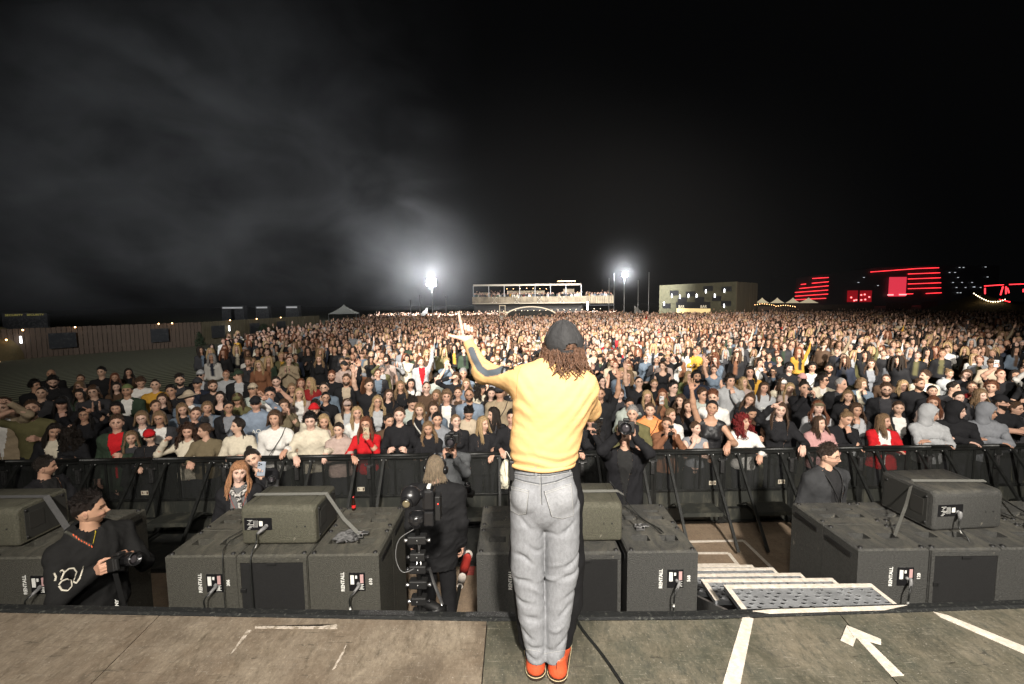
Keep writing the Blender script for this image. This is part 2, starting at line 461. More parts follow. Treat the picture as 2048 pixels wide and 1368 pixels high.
# ================================================================== speaker cabinets
SPK = (.060, .058, .047)
spk = mat('speaker_paint', SPK, .62, noise=.4, nscale=60, bump=1.2, bscale=130)
def dusty(m, amt=.5):
    nt = m.node_tree; b = nt.nodes['Principled BSDF']; Lk = nt.links.new
    src = b.inputs['Base Color'].links[0].from_socket
    tc = node(nt, 'ShaderNodeTexCoord'); ge = node(nt, 'ShaderNodeNewGeometry'); sp = node(nt, 'ShaderNodeSeparateXYZ'); Lk(ge.outputs['Normal'], sp.inputs[0])
    n1 = node(nt, 'ShaderNodeTexNoise'); n1.inputs['Scale'].default_value = 6; n1.inputs['Detail'].default_value = 8; n1.inputs['Roughness'].default_value = .75; n1.inputs['Distortion'].default_value = .6
    mpp = node(nt, 'ShaderNodeMapping'); mpp.inputs['Scale'].default_value = (1, .5, 1); Lk(tc.outputs['Object'], mpp.inputs[0]); Lk(mpp.outputs[0], n1.inputs[0])
    r1 = node(nt, 'ShaderNodeMapRange'); r1.inputs[1].default_value = .42; r1.inputs[2].default_value = .75
    Lk(n1.outputs[0], r1.inputs[0])
    mu = node(nt, 'ShaderNodeMath', operation='MULTIPLY'); up = node(nt, 'ShaderNodeMapRange'); up.inputs[1].default_value = .5; up.inputs[2].default_value = .95; up.inputs[4].default_value = amt * 1.5
    Lk(sp.outputs[2], up.inputs[0]); Lk(r1.outputs[0], mu.inputs[0]); Lk(up.outputs[0], mu.inputs[1])
    mx = node(nt, 'ShaderNodeMix', data_type='RGBA'); mx.inputs[7].default_value = (.21, .195, .15, 1)
    Lk(mu.outputs[0], mx.inputs[0]); Lk(src, mx.inputs[6])
    # chips and scratches showing pale
    n2 = node(nt, 'ShaderNodeTexNoise'); n2.inputs['Scale'].default_value = 13; n2.inputs['Detail'].default_value = 5; n2.inputs['Roughness'].default_value = .8
    mp2 = node(nt, 'ShaderNodeMapping'); mp2.inputs['Scale'].default_value = (1, 1, .45); Lk(tc.outputs['Object'], mp2.inputs[0]); Lk(mp2.outputs[0], n2.inputs[0])
    r2 = node(nt, 'ShaderNodeMapRange'); r2.inputs[1].default_value = .655; r2.inputs[2].default_value = .68; r2.inputs[4].default_value = .7; Lk(n2.outputs[0], r2.inputs[0])
    m2 = node(nt, 'ShaderNodeMix', data_type='RGBA'); m2.inputs[7].default_value = (.27, .25, .2, 1)
    Lk(r2.outputs[0], m2.inputs[0]); Lk(mx.outputs[2], m2.inputs[6]); Lk(m2.outputs[2], b.inputs['Base Color'])
dusty(spk)
spk2 = mat('speaker_paint_green', (.085, .082, .058), .6, noise=.35, nscale=60, bump=1.2, bscale=130); dusty(spk2, .3)
spk3 = mat('speaker_paint_charcoal', (.050, .050, .046), .62, noise=.4, nscale=60, bump=1.2, bscale=130); dusty(spk3, .45)
grille = mat('speaker_grille', (.008, .008, .008), .75, noise=.4, nscale=60, bump=.8, bscale=400)
blk = mat('matt_black', (.010, .010, .010), .55)
gblk = mat('gloss_black', (.012, .012, .013), .22)
steel = mat('steel', (.42, .42, .42), .35, .9, noise=.2, nscale=20)
white_print = mat('white_print', (.72, .72, .68), .7)
red_print = mat('red_print', (.48, .30, .29), .6)
grey_plastic = mat('grey_plastic', (.16, .16, .16), .45)
hole = mat('handle_well', (.02, .019, .016), .85)
hole2 = mat('handle_well_wood', (.10, .075, .05), .8)

def plate_top(x0, x1, y0, y1, z, holes, th=.02):
    """a top sheet with real rectangular openings, cut on a grid"""
    xs = sorted({x0, x1, *[h[0] for h in holes], *[h[1] for h in holes]}); ys = sorted({y0, y1, *[h[2] for h in holes], *[h[3] for h in holes]})
    v, q = [], []
    for i in range(len(xs) - 1):
        for j in range(len(ys) - 1):
            cx, cy = (xs[i] + xs[i + 1]) / 2, (ys[j] + ys[j + 1]) / 2
            if any(h[0] < cx < h[1] and h[2] < cy < h[3] for h in holes): continue
            k = len(v); v += [(xs[i], ys[j], z), (xs[i + 1], ys[j], z), (xs[i + 1], ys[j + 1], z), (xs[i], ys[j + 1], z)]; q.append([k, k + 1, k + 2, k + 3])
    for (a, b, c, d) in holes:
        for (p, r) in (((a, c), (b, c)), ((b, c), (b, d)), ((b, d), (a, d)), ((a, d), (a, c))):
            k = len(v); v += [(p[0], p[1], z), (r[0], r[1], z), (r[0], r[1], z - .11), (p[0], p[1], z - .11)]; q.append([k, k + 1, k + 2, k + 3])
        k = len(v); v += [(a, c, z - .11), (b, c, z - .11), (b, d, z - .11), (a, d, z - .11)]; q.append([k, k + 1, k + 2, k + 3])
    return G(v, q, None, False)
CD = .83
def jack_panel(parent, cx, z, y=-.001, w=.125, h=.145, flip=False):
    p = obj('connector_panel', box(cx - w / 2, cx + w / 2, y - .006, y + .01, z - h / 2, z + h / 2, .002), gblk, parent)
    lb = [box(cx - w * .40, cx - w * .18, y - .0085, y - .004, z - h * .12, z + h * .38), box(cx - w * .10, cx + w * .02, y - .0085, y - .004, z + h * .2, z + h * .36)]
    obj('info_sticker', join(lb), white_print, p)
    obj('info_sticker', box(cx + w * .2, cx + w * .40, y - .0085, y - .004, z - h * .05, z + h * .42), red_print, p)
    gl = []
    for k in range(7): gl.append(box(cx + w * (.18 if k % 2 else .1), cx + w * (.34 if k % 3 else .42), y - .008, y - .004, z - h * (.14 + .045 * k), z - h * (.12 + .045 * k)))
    obj('printed_lines', join(gl), white_print, p)
    obj('plug_socket', lathe([(0, .014), (.010, .014), (.013, 0), (.013, -.004)], 14).at(cx + .01, y - .006, z - .012, rx=PI / 2), grey_plastic, p)
    return p
def plug_cable(parent, cx, z, y, zend, sway=.0):
    c = obj('speaker_cable', tube(smooth_path([(cx + .02, y - .03, z - .02), (cx - .03, y - .075, z - .075), (cx - .035, y - .07, z - .16), (cx - .03 + sway, y - .045, z - .35), (cx - .02 + sway, y - .04, z - .6), (cx + sway, y - .04, zend)]), .006, 7), rub, parent)
    obj('cable_plug', tube([(cx + .028, y - .012, z - .008), (cx + .012, y - .035, z - .028), (cx - .018, y - .06, z - .06)], [.012, .012, .008], 12), grey_plastic, c)
    obj('cable_marker', tube([(cx - .035, y - .071, z - .15), (cx - .0345, y - .07, z - .175)], .0075, 8), white_print, c)
def cabinet(x, kind, label, num=None, m=spk, y=3.36, paint=False):
    t = thing('subwoofer_cabinet', label, 'speaker', (x, y, 0), group='subwoofer cabinets standing in the pit')
    w = .546; h = 1.3
    cc = x_holes = []
    f = .40
    hs = []
    for sx in (-1, 1):
        c = sx * .115
        hs += [(c - .068, c + .068, .16, .25) if kind != 'grille' else (c - .068, c + .068, .17, .26)]
        hs += [(c - .07, c + .07, .52, .585), (c - .07, c + .07, .665, .70)]
    top = plate_top(-w / 2 + .012, w / 2 - .012, .012, f - .006, h, [q for q in hs if q[2] < f])
    top2 = plate_top(-w / 2 + .012, w / 2 - .012, f + .006, CD - .012, h, [q for q in hs if q[2] > f])
    # side walls with chamfered arris, groove between the two halves
    def half(y0, y1, front):
        e = .012
        A = np.array([[(-w / 2, y0 + e, h - e), (-w / 2 + e, y0 + e, h)], [(w / 2, y0 + e, h - e), (w / 2 - e, y0 + e, h)]])
        b = box(-w / 2, w / 2, y0, y1, 0.0, h - e).q
        def ring(yy0, yy1, xx, z): return [(-xx, yy0, z), (xx, yy0, z), (xx, yy1, z), (-xx, yy1, z)]
        rows = np.array([ring(y0, y1, w / 2, 0), ring(y0, y1, w / 2, h - e), ring(y0 + e, y1 - e if not front else y1 - e, w / 2 - e, h)])
        return grid(rows, False, True, False)
    g = half(0, f, True) + half(f + .0, CD, False)
    body = obj('cabinet_shell', half(0, f - .003, True) + half(f + .003, CD, False), m, t)
    obj('top_panel', top + top2, m, t)
    for sx in (-1, 1):
        for yy in (.03, .36, .46, .79):
            obj('rubber_foot', lathe([(0, .012), (.006, .011), (.0065, .009), (.016, .008), (.018, 0)], 12).at(sx * (w / 2 - .035), yy, h), blk, t)
    # side rigging rails
    for sx in (-1, 1):
        obj('rigging_rail', box(sx * w / 2 - (.0 if sx > 0 else .006), sx * w / 2 + (.006 if sx > 0 else .0), .07, .35, h - .10, h - .065, .002) + box(sx * w / 2 - (.0 if sx > 0 else .006), sx * w / 2 + (.006 if sx > 0 else .0), .47, .78, h - .10, h - .065, .002), blk, t)
    if kind == 'grille':
        fr = obj('front_frame', join([box(-w / 2 + .004, w / 2 - .004, -.012, -.001, h - .055, h - .012, .003), box(-w / 2 + .004, -w / 2 + .03, -.012, -.001, .02, h - .056), box(w / 2 - .03, w / 2 - .004, -.012, -.001, .02, h - .056)]), m, t)
        obj('grille', box(-w / 2 + .032, w / 2 - .032, -.010, -.001, .02, h - .06, .002), grille, t)
        obj('pull_handle', box(-.035, .035, -.02, -.0125, h - .075, h - .055, .003), blk, t)
        obj('latch', box(-w / 2 + .025, -w / 2 + .07, -.022, -.0125, h - .29, h - .26, .003) + box(-w / 2 + .05, -w / 2 + .066, -.026, -.0225, h - .285, h - .265), blk, t)
    else:
        pz = h - .22
        jack_panel(t, .10, pz)
        plug_cable(t, .10, pz, -.008, .25)
        obj('stencil_text', text('RENTALL', .038, depth=.001, bold=.0008).at(-.012, -.0025, pz, PI / 2, -PI / 2, 0), white_print, t)
        if num: obj('stencil_text', text(num, .035, depth=.001, bold=.0008).at(.205, -.0025, pz, PI / 2, -PI / 2, 0), white_print, t)
    return t
W_ = .553
XS = [-3.51 - W_ / 2 - k * W_ for k in (2, 1, 0)]
cabinet(XS[2], 'back', 'subwoofer cabinet directly behind the photographer in the black hoodie')
cabinet(XS[1], 'grille', 'subwoofer cabinet under the far left monitor box, left of the photographer', m=spk)
cabinet(XS[0], 'back', 'subwoofer cabinet cut by the left picture border')
LX = [-2.425, -1.872, -1.319]
cabinet(LX[0], 'back', 'subwoofer cabinet stencilled 306, dusty top, next to the bare plywood gap', '306')
cabinet(LX[1], 'grille', 'subwoofer cabinet with black grille toward us between the ones stencilled 306 and 610', m=spk)
cabinet(LX[2], 'back', 'subwoofer cabinet stencilled 610, beside the camera on its support arm', '610')
CX = [-.018, .555, 1.150]
cabinet(CX[0], 'back', 'subwoofer cabinet left of the singer\'s jeans, its back turned to us', None, spk3)
cabinet(CX[1], 'grille', 'subwoofer cabinet with black grille half hidden behind the singer\'s right leg', m=spk3)
cabinet(CX[2], 'back', 'subwoofer cabinet stencilled 568 beside the perforated metal stairs', '568', spk3)
RX = [2.935, 3.49, 4.045, 4.6]
cabinet(RX[0], 'back', 'subwoofer cabinet stencilled 120, right of the metal stairs', '120', spk3)
cabinet(RX[1], 'grille', 'subwoofer cabinet with black grille under the strapped monitor on the right', m=spk3)
cabinet(RX[2], 'back', 'plain dark subwoofer cabinet at the right edge, beyond the grille-fronted one', None, spk3)
cabinet(RX[3], 'grille', 'subwoofer cabinet cut by the right picture border', None, spk3)
# paint-roller bands on the top of the 610 cabinet are bare grey
def monitor(x, y, label, m, w=.595, d=.43, h=.315, rz=0):
    t = thing('stage_monitor', label, 'monitor speaker', (x, y, STAGE + .012), rz, 'monitor speakers lying on the subwoofers')
    # profile in y-z with rounded near edges, extruded in x with a small round on the ends
    pr = []
    r = .05
    for a in np.linspace(-90, -180, 5): pr.append((.03 + .03 * math.cos(R(a)), .03 + .03 * math.sin(R(a))))
    for a in np.linspace(180, 90, 7): pr.append((r + r * math.cos(R(a)), h - r + r * math.sin(R(a))))
    pr += [(d - .015, h), (d, h - .015), (d, .01), (d - .01, 0)]
    pr = np.array(pr)
    rows = []
    for xx, s in ((-w / 2, .022), (-w / 2 + .008, .006), (-w / 2 + .022, 0), (w / 2 - .022, 0), (w / 2 - .008, .006), (w / 2, .022)):
        c = np.array([d / 2, h / 2]); q = pr + (c - pr) / np.linalg.norm(c - pr, axis=1)[:, None] * s
        rows.append([(xx, a, b) for a, b in q])
    rows = np.array(rows)
    g = grid(rows, False, True, True)
    n = len(pr); L = 5 * n
    g.q = np.vstack([g.q, [[0, k, k + 1, -1] for k in range(1, n - 1)], [[L, L + k + 1, L + k, -1] for k in range(1, n - 1)]]); g.sm = np.concatenate([g.sm, np.zeros(2 * (n - 2), bool)])
    obj('cabinet_shell', g, m, t)
    # ends: side cheeks with a handle well
    for sx in (-1, 1):
        ck = obj('side_cheek', box(sx * (w / 2 + .001) - .002, sx * (w / 2 + .001) + .002, .06, d - .03, .03, h - .03, .001), mat('cheek_dark', (.03, .03, .027), .6, bump=.4, bscale=200), t)
        obj('handle_well', box(sx * (w / 2 + .004) - .002, sx * (w / 2 + .004) + .002, .09, .21, .10, .24, .0015), hole, ck)
        obj('rigging_pin', join([ell((sx * (w / 2 + .004), yy, zz), .011, 8, 6) for yy, zz in ((.07, .27), (.07, .05), (d - .06, .27))]), blk, ck)
    for xx in (-w / 2 + .06, w / 2 - .06): obj('panel_seam', box(xx - .0015, xx + .0015, .06, d - .03, h - .001, h + .0012), blk, t)
    p = obj('connector_panel', box(-w / 2 + .03, -w / 2 + .25, -.004, .01, .125, .225, .002), gblk, t)
    obj('printed_lines', join([box(-w / 2 + .055 + .008 * (k % 3), -w / 2 + .07 + .01 * (k % 4) + .008, -.006, -.003, .135 + .012 * k, .1375 + .012 * k) for k in range(7)] + [box(-w / 2 + .105 + .01 * (k % 4), -w / 2 + .1065 + .01 * (k % 4), -.006, -.003, .15, .205) for k in range(4)] + [box(-w / 2 + .15, -w / 2 + .178, -.006, -.003, .16, .20)]), white_print, p)
    obj('plug_socket', ell((-w / 2 + .205, -.004, .16), (.017, .008, .017), 12, 6), grey_plastic, p)
    cx = -w / 2 + .19
    c = obj('speaker_cable', tube(smooth_path([(cx + .01, -.035, .155), (cx - .03, -.06, .125), (cx - .035, -.065, .06), (cx - .035, -.13 - .02, -.02), (cx - .03, -.17, -.25), (cx - .02, -.165, -.9), (cx - .02, -.165, -1.2)]), .006, 7), rub, t)
    obj('cable_plug', tube([(cx + .02, -.015, .16), (cx - .005, -.04, .142), (cx - .028, -.058, .125)], [.016, .015, .01], 12), grey_plastic, c)
    obj('cable_marker', tube([(cx - .035, -.075, .045), (cx - .035, -.09, .025)], .0075, 8), white_print, c)
    obj('front_screw', join([ell((w * .25, -.001, .15), .006, 8, 5), ell((w * .36, -.001, .152), .008, 8, 5)]), blk, t)
    return t
monitor(-1.88, 3.49, 'olive green monitor speaker strapped down between cabinets 306 and 610', spk2)
monitor(.57, 3.49, 'olive green monitor speaker just right of the singer\'s knees', spk2)
monitor(3.76, 3.62, 'charcoal monitor speaker held by a wide strap on the right stack', spk3, .61, .50, .33, R(4))
monitor(-4.26, 3.49, 'monitor speaker cut by the left picture border', spk2)
# ratchet straps
webbing = mat('strap_webbing', (.20, .20, .18), .8, noise=.15, nscale=60, bump=.3, bscale=300)
webdark = mat('strap_webbing_dark', (.10, .10, .10), .8, noise=.2, nscale=60, bump=.3, bscale=300)
def strap(pts, w, label, m=webbing, wd=(0, 1, 0), ratchet=True, heap=True):
    pts = [np.array(p, float) for p in pts]
    rows = []
    for k, p in enumerate(pts):
        d = np.array(wd[k] if isinstance(wd[0], (tuple, list)) else wd, float); rows.append([p - d * w / 2, p + d * w / 2])
    A = np.array(rows); B = A + np.array([0, 0, .0025])
    g = grid(A[:, ::-1], sm=False) + grid(B, sm=False)
    t = thing('ratchet_strap', label, 'strap', tuple(pts[-1]))
    off = np.array(pts[-1]); g.v = g.v - off
    obj('webbing', g, m, t)
    if ratchet:
        obj('ratchet_buckle', join([box(-.035, .035, -.03, -.022, -.012, .02, .002), box(-.035, .035, .022, .03, -.012, .02, .002), tube([(-.02, -.03, .008), (-.02, .03, .008)], .008, 8), tube([(.02, -.03, .012), (.02, .03, .012)], .011, 10), box(.02, .075, -.022, .022, .018, .024, .002)]), steel, t)
    if heap:
        a = []
        for i in range(7):
            ph = rnd.uniform(0, 6.3); c = (rnd.uniform(-.14, -.03), rnd.uniform(-.09, .03))
            P = np.array([(c[0] + (.05 + .02 * math.sin(2 * s + ph)) * math.cos(s), c[1] + (.03 + .015 * math.cos(s * 2)) * math.sin(s), -.006 + .022 * (1 + math.sin(3 * s + ph)) / 2) for s in np.linspace(0, 5.4, 22)])
            a.append(tube(P, .014, 6, .16, up=(math.sin(ph), math.cos(ph), .4)))
        obj('loose_webbing', join(a), webdark, t)
    return t
strap([(-2.40, 3.86, 1.315), (-2.185, 3.72, 1.632), (-1.58, 3.72, 1.632), (-1.42, 3.66, 1.44), (-1.27, 3.60, 1.33)], .05, 'grey webbing strap over the left green monitor with its ratchet beside a heap of webbing')
strap([(.25, 3.72, 1.632), (.88, 3.72, 1.632), (.93, 3.72, 1.6), (1.06, 3.68, 1.33)], .05, 'grey strap over the monitor right of the singer', heap=False)
strap([(4.34, 3.80, 1.33), (4.09, 3.82, 1.648), (3.475, 3.84, 1.648), (3.33, 3.72, 1.49), (3.10, 3.55, 1.305)], .055, 'wide pale strap slanting down from the right charcoal monitor', ratchet=False, heap=False, wd=(.35, .9, 0))
strap([(-4.58, 3.72, 1.632), (-3.95, 3.72, 1.632), (-3.80, 3.66, 1.50), (-3.52, 3.52, 1.315)], .055, 'grey strap from the far left monitor down to the cabinet behind the photographer', webdark, ratchet=False, heap=False)
strap([(4.16, 3.86, 1.55), (4.30, 3.80, 1.45), (4.46, 3.66, 1.33)], .05, 'dark strap with ratchet on the last cabinet to the right', webdark, heap=True)
# thin cord over the 306 cabinet into the handle slots
tag(obj('cord', tube(smooth_path([(-2.20, 3.95, 1.33), (-2.36, 3.60, 1.312), (-2.52, 3.53, 1.20)]), .003, 5) + tube(smooth_path([(-2.17, 3.93, 1.33), (-2.30, 3.62, 1.314), (-2.31, 3.50, 1.305), (-2.245, 3.35, 1.30), (-2.24, 3.33, .9), (-2.24, 3.33, .3)]), .0035, 5), rub), 'thin black cord crossing the dusty top of cabinet 306', 'cord')
tag(obj('cord', tube(smooth_path([(.93, 4.25, 1.5), (1.12, 3.9, 1.325), (1.24, 3.66, 1.31), (1.26, 3.55, 1.22)]), .004, 5) + tube(smooth_path([(1.02, 4.1, 1.33), (1.16, 3.75, 1.33), (1.22, 3.6, 1.315)]), .004, 5), rub), 'black cord lying over the top of cabinet 568', 'cord')

# ================================================================== metal stairs
t = thing('pit_stairs', 'grey perforated metal stairs edged in white tape leading down into the pit', 'stairs', (2.02, 2.8, 0))
def tread(y0, y1, z, w=1.05):
    """perforated tread: sheet with real square holes in rows"""
    x0, x1 = -w / 2 + .04, w / 2 - .03
    a, b = y0 + .035, y1 - .035
    nx, ny = 28, 6
    v, q = [], []
    xs = np.linspace(x0, x1, nx + 1); ys = np.linspace(a, b, ny + 1)
    for i in range(nx):
        for j in range(ny):
            X0, X1, Y0, Y1 = xs[i], xs[i + 1], ys[j], ys[j + 1]
            cx, cy = (X0 + X1) / 2, (Y0 + Y1) / 2
            k = len(v); hx, hy = .0140, .0122
            if (i % 5) == 4 or (i + j) % 2:
                v += [(X0, Y0, z), (X1, Y0, z), (X1, Y1, z), (X0, Y1, z)]; q.append([k, k + 1, k + 2, k + 3]); continue
            an = np.arange(8) / 8 * 2 * PI + PI / 8
            ring = [(cx + hx * 1.15 * math.cos(t_), cy + hy * 1.3 * math.sin(t_), z + .002) for t_ in an]
            low = [(p[0], p[1], z - .006) for p in ring]
            sq = [(X1, cy, z), (X1, Y1, z), (cx, Y1, z), (X0, Y1, z), (X0, cy, z), (X0, Y0, z), (cx, Y0, z), (X1, Y0, z)]
            v += sq + ring + low
            for s in range(8):
                s2 = (s + 1) % 8
                q.append([k + s, k + s2, k + 8 + s2, k + 8 + s]); q.append([k + 8 + s, k + 8 + s2, k + 16 + s2, k + 16 + s])
    g = G(v, q, None, False)
    return g + join([box(-w / 2, w / 2, y0, a, z - .03, z + .001, 0), box(-w / 2, w / 2, b, y1, z - .03, z + .001), box(-w / 2, x0, a, b, z - .03, z + .001), box(x1, w / 2, a, b, z - .03, z + .001)])
tm = mat('tread_metal', (.26, .27, .28), .5, .3, noise=.25, nscale=12, bump=.3, bscale=80)
steps = [(0.0, .28, 1.20), (.40, .66, 1.0), (.79, 1.05, .80), (1.20, 1.46, .60), (1.58, 1.84, .40), (1.95, 2.2, .2)]
for k, (a, b, z) in enumerate(steps):
    o = obj('tread', tread(a, b, z), tm, t)
    obj('tread_pan', box(-.50, .50, a + .02, b - .02, z - .085, z - .08), blk, o)  # added black sheet, stands in for the shade seen through the holes
    w = 1.05
    obj('edge_tape', join([box(-w / 2 - .002, w / 2 + .002, b - .034, b + .004, z + .002, z + .006), box(w / 2 - .028, w / 2 + .002, a + .01, b - .036, z + .002, z + .005), box(-w / 2 - .002, -w / 2 + .034, a + .01, b - .036, z + .002, z + .005)]), tape, o)
for sx in (-1, 1):
    obj('stringer', bar((sx * .53, -.05, 1.12), (sx * .53, 2.25, .06), .03, .12), steel, t)
tp = [at_z(x, y, STAGE + .015) for x, y in ((1505, 1221), (1540, 1226), (1770, 1219), (1815, 1209), (1790, 1210), (1545, 1218))]
tag(obj('marking_tape', sheet([(p.x, p.y) for p in tp], STAGE + .0135, .003), tape), 'torn white tape along the stage lip at the head of the stairs', 'tape')
# ================================================================== crowd barrier
bm_ = mat('barrier_black', (.018, .019, .018), .42, .3, noise=.5, nscale=12, bump=.3, bscale=60)
def mesh_mat():
    m = bpy.data.materials.new('barrier_mesh'); m.use_nodes = True; nt = m.node_tree; Lk = nt.links.new; b = nt.nodes['Principled BSDF']
    b.inputs['Base Color'].default_value = (.03, .032, .03, 1); b.inputs['Roughness'].default_value = .5
    tc = node(nt, 'ShaderNodeTexCoord'); vo = node(nt, 'ShaderNodeTexVoronoi'); vo.inputs['Scale'].default_value = 95; vo.inputs['Randomness'].default_value = 0
    Lk(tc.outputs['Object'], vo.inputs[0])
    r = node(nt, 'ShaderNodeMapRange'); r.inputs[1].default_value = .36; r.inputs[2].default_value = .42; Lk(vo.outputs['Distance'], r.inputs[0])
    Lk(r.outputs[0], b.inputs['Alpha'])
    return m
BMESH = mesh_mat()
plate_m = mat('barrier_plate', (.026, .028, .024), .6, .1, col2=(.11, .105, .08), nscale=7, lo=.5, hi=.8, bump=.2, bscale=80, stretch=(1, 1, .3))
def bar_line(x): return 6.28 + .020 * x
def barrier(x, label, first=None, mesh_panel=True, sticker=True):
    t = thing('crowd_barrier', label, 'barrier', (x, bar_line(x), 0), math.atan(.02), 'barrier sections along the front of the crowd')
    if first is not None:
        for ch in first.children:
            if (ch.name.startswith('sticker') and not sticker) or (ch.name.startswith('base_') and not mesh_panel): continue
            c = ch.copy(); COL.objects.link(c); c.parent = t
            for g in ch.children:
                d = g.copy(); COL.objects.link(d); d.parent = c
        return t
    H = 1.10
    obj('top_rail', tube([(-.497, -.01, H), (.497, -.01, H)], .028, 12) + box(-.497, .497, -.03, .03, H - .05, H - .02, .004), bm_, t)
    obj('perforated_sheet', G([(-.47, .0, .52), (.47, .0, .52), (.47, .0, H - .05), (-.47, .0, H - .05)], [(0, 1, 2, 3)], None, False), BMESH, t)
    obj('lower_sheet', box(-.47, .47, -.001, .006, .06, .50), plate_m, t)
    obj('mid_rail', join([box(-.47, .47, -.025, .012, .50, .53, .003), box(-.47, .47, -.02, .012, .24, .262, .003), box(-.47, .47, -.025, .012, .03, .06, .003)]), bm_, t)
    for sx in (-1, 1): obj('post', box(sx * .478 - .021, sx * .478 + .021, -.02, .025, .02, H - .05, .003), bm_, t)
    for px_ in (-.17, .17):
        obj('post', box(px_ - .015, px_ + .015, -.018, -.002, .53, H - .05, .002), bm_, t)
    for sx, dx in ((-1, .0), (1, 0.0)):
        b = obj('brace', bar((sx * .31, -.035, H - .04), (sx * .31, -.86, .06), .034, .03), bm_, t)
        [obj('bolt', ell((sx * .31 + d, -.04, H - .055), .011, 8, 6), steel, b) for d in (-.03, .03)]
    obj('step_plate', box(-.27, .27, -.52, -.20, .40, .415, .003) + box(-.27, .27, -.53, -.51, .37, .42, .002), plate_m, t)
    obj('step_support', join([bar((s * .27, -.2, .40), (s * .27, -.04, .30), .02), bar((s * .27, -.5, .385), (s * .3, -.60, .36), .02)][i] for s in (-1, 1) for i in (0, 1)), bm_, t)
    obj('base_plate', box(-.49, .49, -.95, .0, .008, .022, .003), mat('base_rusty', (.02, .021, .02), .6, col2=(.075, .07, .055), nscale=9, lo=.5, hi=.75, bump=.3, bscale=60), t)
    obj('base_rail', join([box(-.49, -.455, -.95, .02, .0225, .06, .003), box(.455, .49, -.95, .02, .0225, .06, .003), box(-.45, .45, -.95, -.91, .0225, .06, .003)]), bm_, t)
    obj('coupling', join([box(.45, .50, -.06, -.022, .78, .96, .006), box(.42, .54, -.06, -.03, .96, .975, .003), ell((.43, -.05, .985), .013, 8, 6), ell((.53, -.05, .985), .013, 8, 6), box(.465, .485, -.072, -.061, .82, .92, .002)]), mat('coupling_metal', (.09, .09, .09), .4, .7, noise=.4, nscale=40), t)
    s = obj('sticker', box(.30, .40, -.026, -.0255, .455 + .14, .505 + .15), mat('cream_sticker', (.55, .50, .40), .6), t)
    obj('sticker_print', text('5', .045, depth=.0006, bold=.002).at(.32, -.0275, .625, PI / 2) + text('DAYS', .014, depth=.0006).at(.345, -.0275, .623, PI / 2) + box(.375, .395, -.0272, -.0262, .605, .645), mat('brown_print', (.10, .06, .035), .7), s)
    return t
B0 = barrier(-.5, 'black barrier section between the photographer in the grey sweater and the singer')
for k in range(-9, 10):
    if k == -1: continue
    x = k + .5
    p = proj((x, bar_line(x), .8))[0]
    who = {-9: 'outermost black barrier section at the far left corner', -8: 'second black barrier section from the left, beyond the far left monitor', -7: 'black barrier section behind the seated-height man in the black jacket',
           -6: 'black barrier section in front of the man in the red shirt and green coat', -5: 'black barrier section in front of the curly-haired woman in the cream top', -4: 'black barrier section behind the two smiling women in black',
           -3: 'black barrier section below the woman in the red dress', -2: 'black barrier section behind the camera operator, left part', 0: 'black barrier section hidden mostly behind the singer',
           1: 'black barrier section behind the photographer in the long black coat', 2: 'black barrier section below the woman in the rust jacket filming', 3: 'black barrier section below the woman with red curls',
           4: 'black barrier section behind the bespectacled man in the dark cardigan', 5: 'black barrier section below the woman in the red jacket', 6: 'black barrier section below the person in the pale hoodie',
           7: 'black barrier section below the grey hoodie at the right', 8: 'black barrier section at the right picture border', 9: 'barrier section past the right picture border'}[k]
    barrier(x, who, B0, mesh_panel=k not in (1, 2, 3), sticker=(k in (-3, 0, 2, 3, 5, -6)))
# bottle on the barrier's foot step and items
bt = thing('cola_bottle', 'small dark glass bottle with a red label standing behind cabinet 610', 'bottle', tuple(at_z(700, 1012, 1.3).xy) + (1.3,))
bt.location = (-1.50, 4.12, 1.30); bt.scale = (.62,) * 3
obj('glass_body', lathe([(0, 0), (.027, 0), (.029, .01), (.029, .05), (.025, .075), (.029, .1), (.026, .13), (.013, .17), (.011, .2), (.0, .2)], 14), mat('dark_glass', (.02, .008, .005), .1), bt)
obj('label_band', lathe([(.0298, .04), (.0298, .085)], 14), mat('label_red', (.55, .02, .02), .5), bt)
obj('cap', lathe([(0, .212), (.0125, .211), (.0135, .198)], 12), mat('cap_red', (.5, .03, .03), .4), bt)
# ================================================================== signed-distance modelling
def V3(*a): return np.array(a, float)
def nrm(v): return v / (np.linalg.norm(v) + 1e-12)
class Cone:
    """tapered limb from a to b; f flattens it along the unit vector w"""
    def __init__(s, a, b, ra, rb, w=None, f=1.0):
        s.a = np.array(a, float); s.b = np.array(b, float); s.ra = ra; s.rb = rb
        s.w = None if w is None else nrm(np.array(w, float)); s.f = f
        r = max(ra, rb) * max(1.0, 1 / f if f < 1 else 1) * 1.02
        s.lo = np.minimum(s.a, s.b) - r; s.hi = np.maximum(s.a, s.b) + r
    def d(s, X, Y, Z):
        ba = s.b - s.a; L = ba @ ba
        px, py, pz = X - s.a[0], Y - s.a[1], Z - s.a[2]
        h = np.clip((px * ba[0] + py * ba[1] + pz * ba[2]) / L, 0, 1)
        qx, qy, qz = px - h * ba[0], py - h * ba[1], pz - h * ba[2]
        if s.w is not None:
            k = (qx * s.w[0] + qy * s.w[1] + qz * s.w[2]); e = 1 / s.f - 1
            qx = qx + k * e * s.w[0]; qy = qy + k * e * s.w[1]; qz = qz + k * e * s.w[2]
            return (np.sqrt(qx * qx + qy * qy + qz * qz) - (s.ra + (s.rb - s.ra) * h)) * min(1, s.f)
        return np.sqrt(qx * qx + qy * qy + qz * qz) - (s.ra + (s.rb - s.ra) * h)
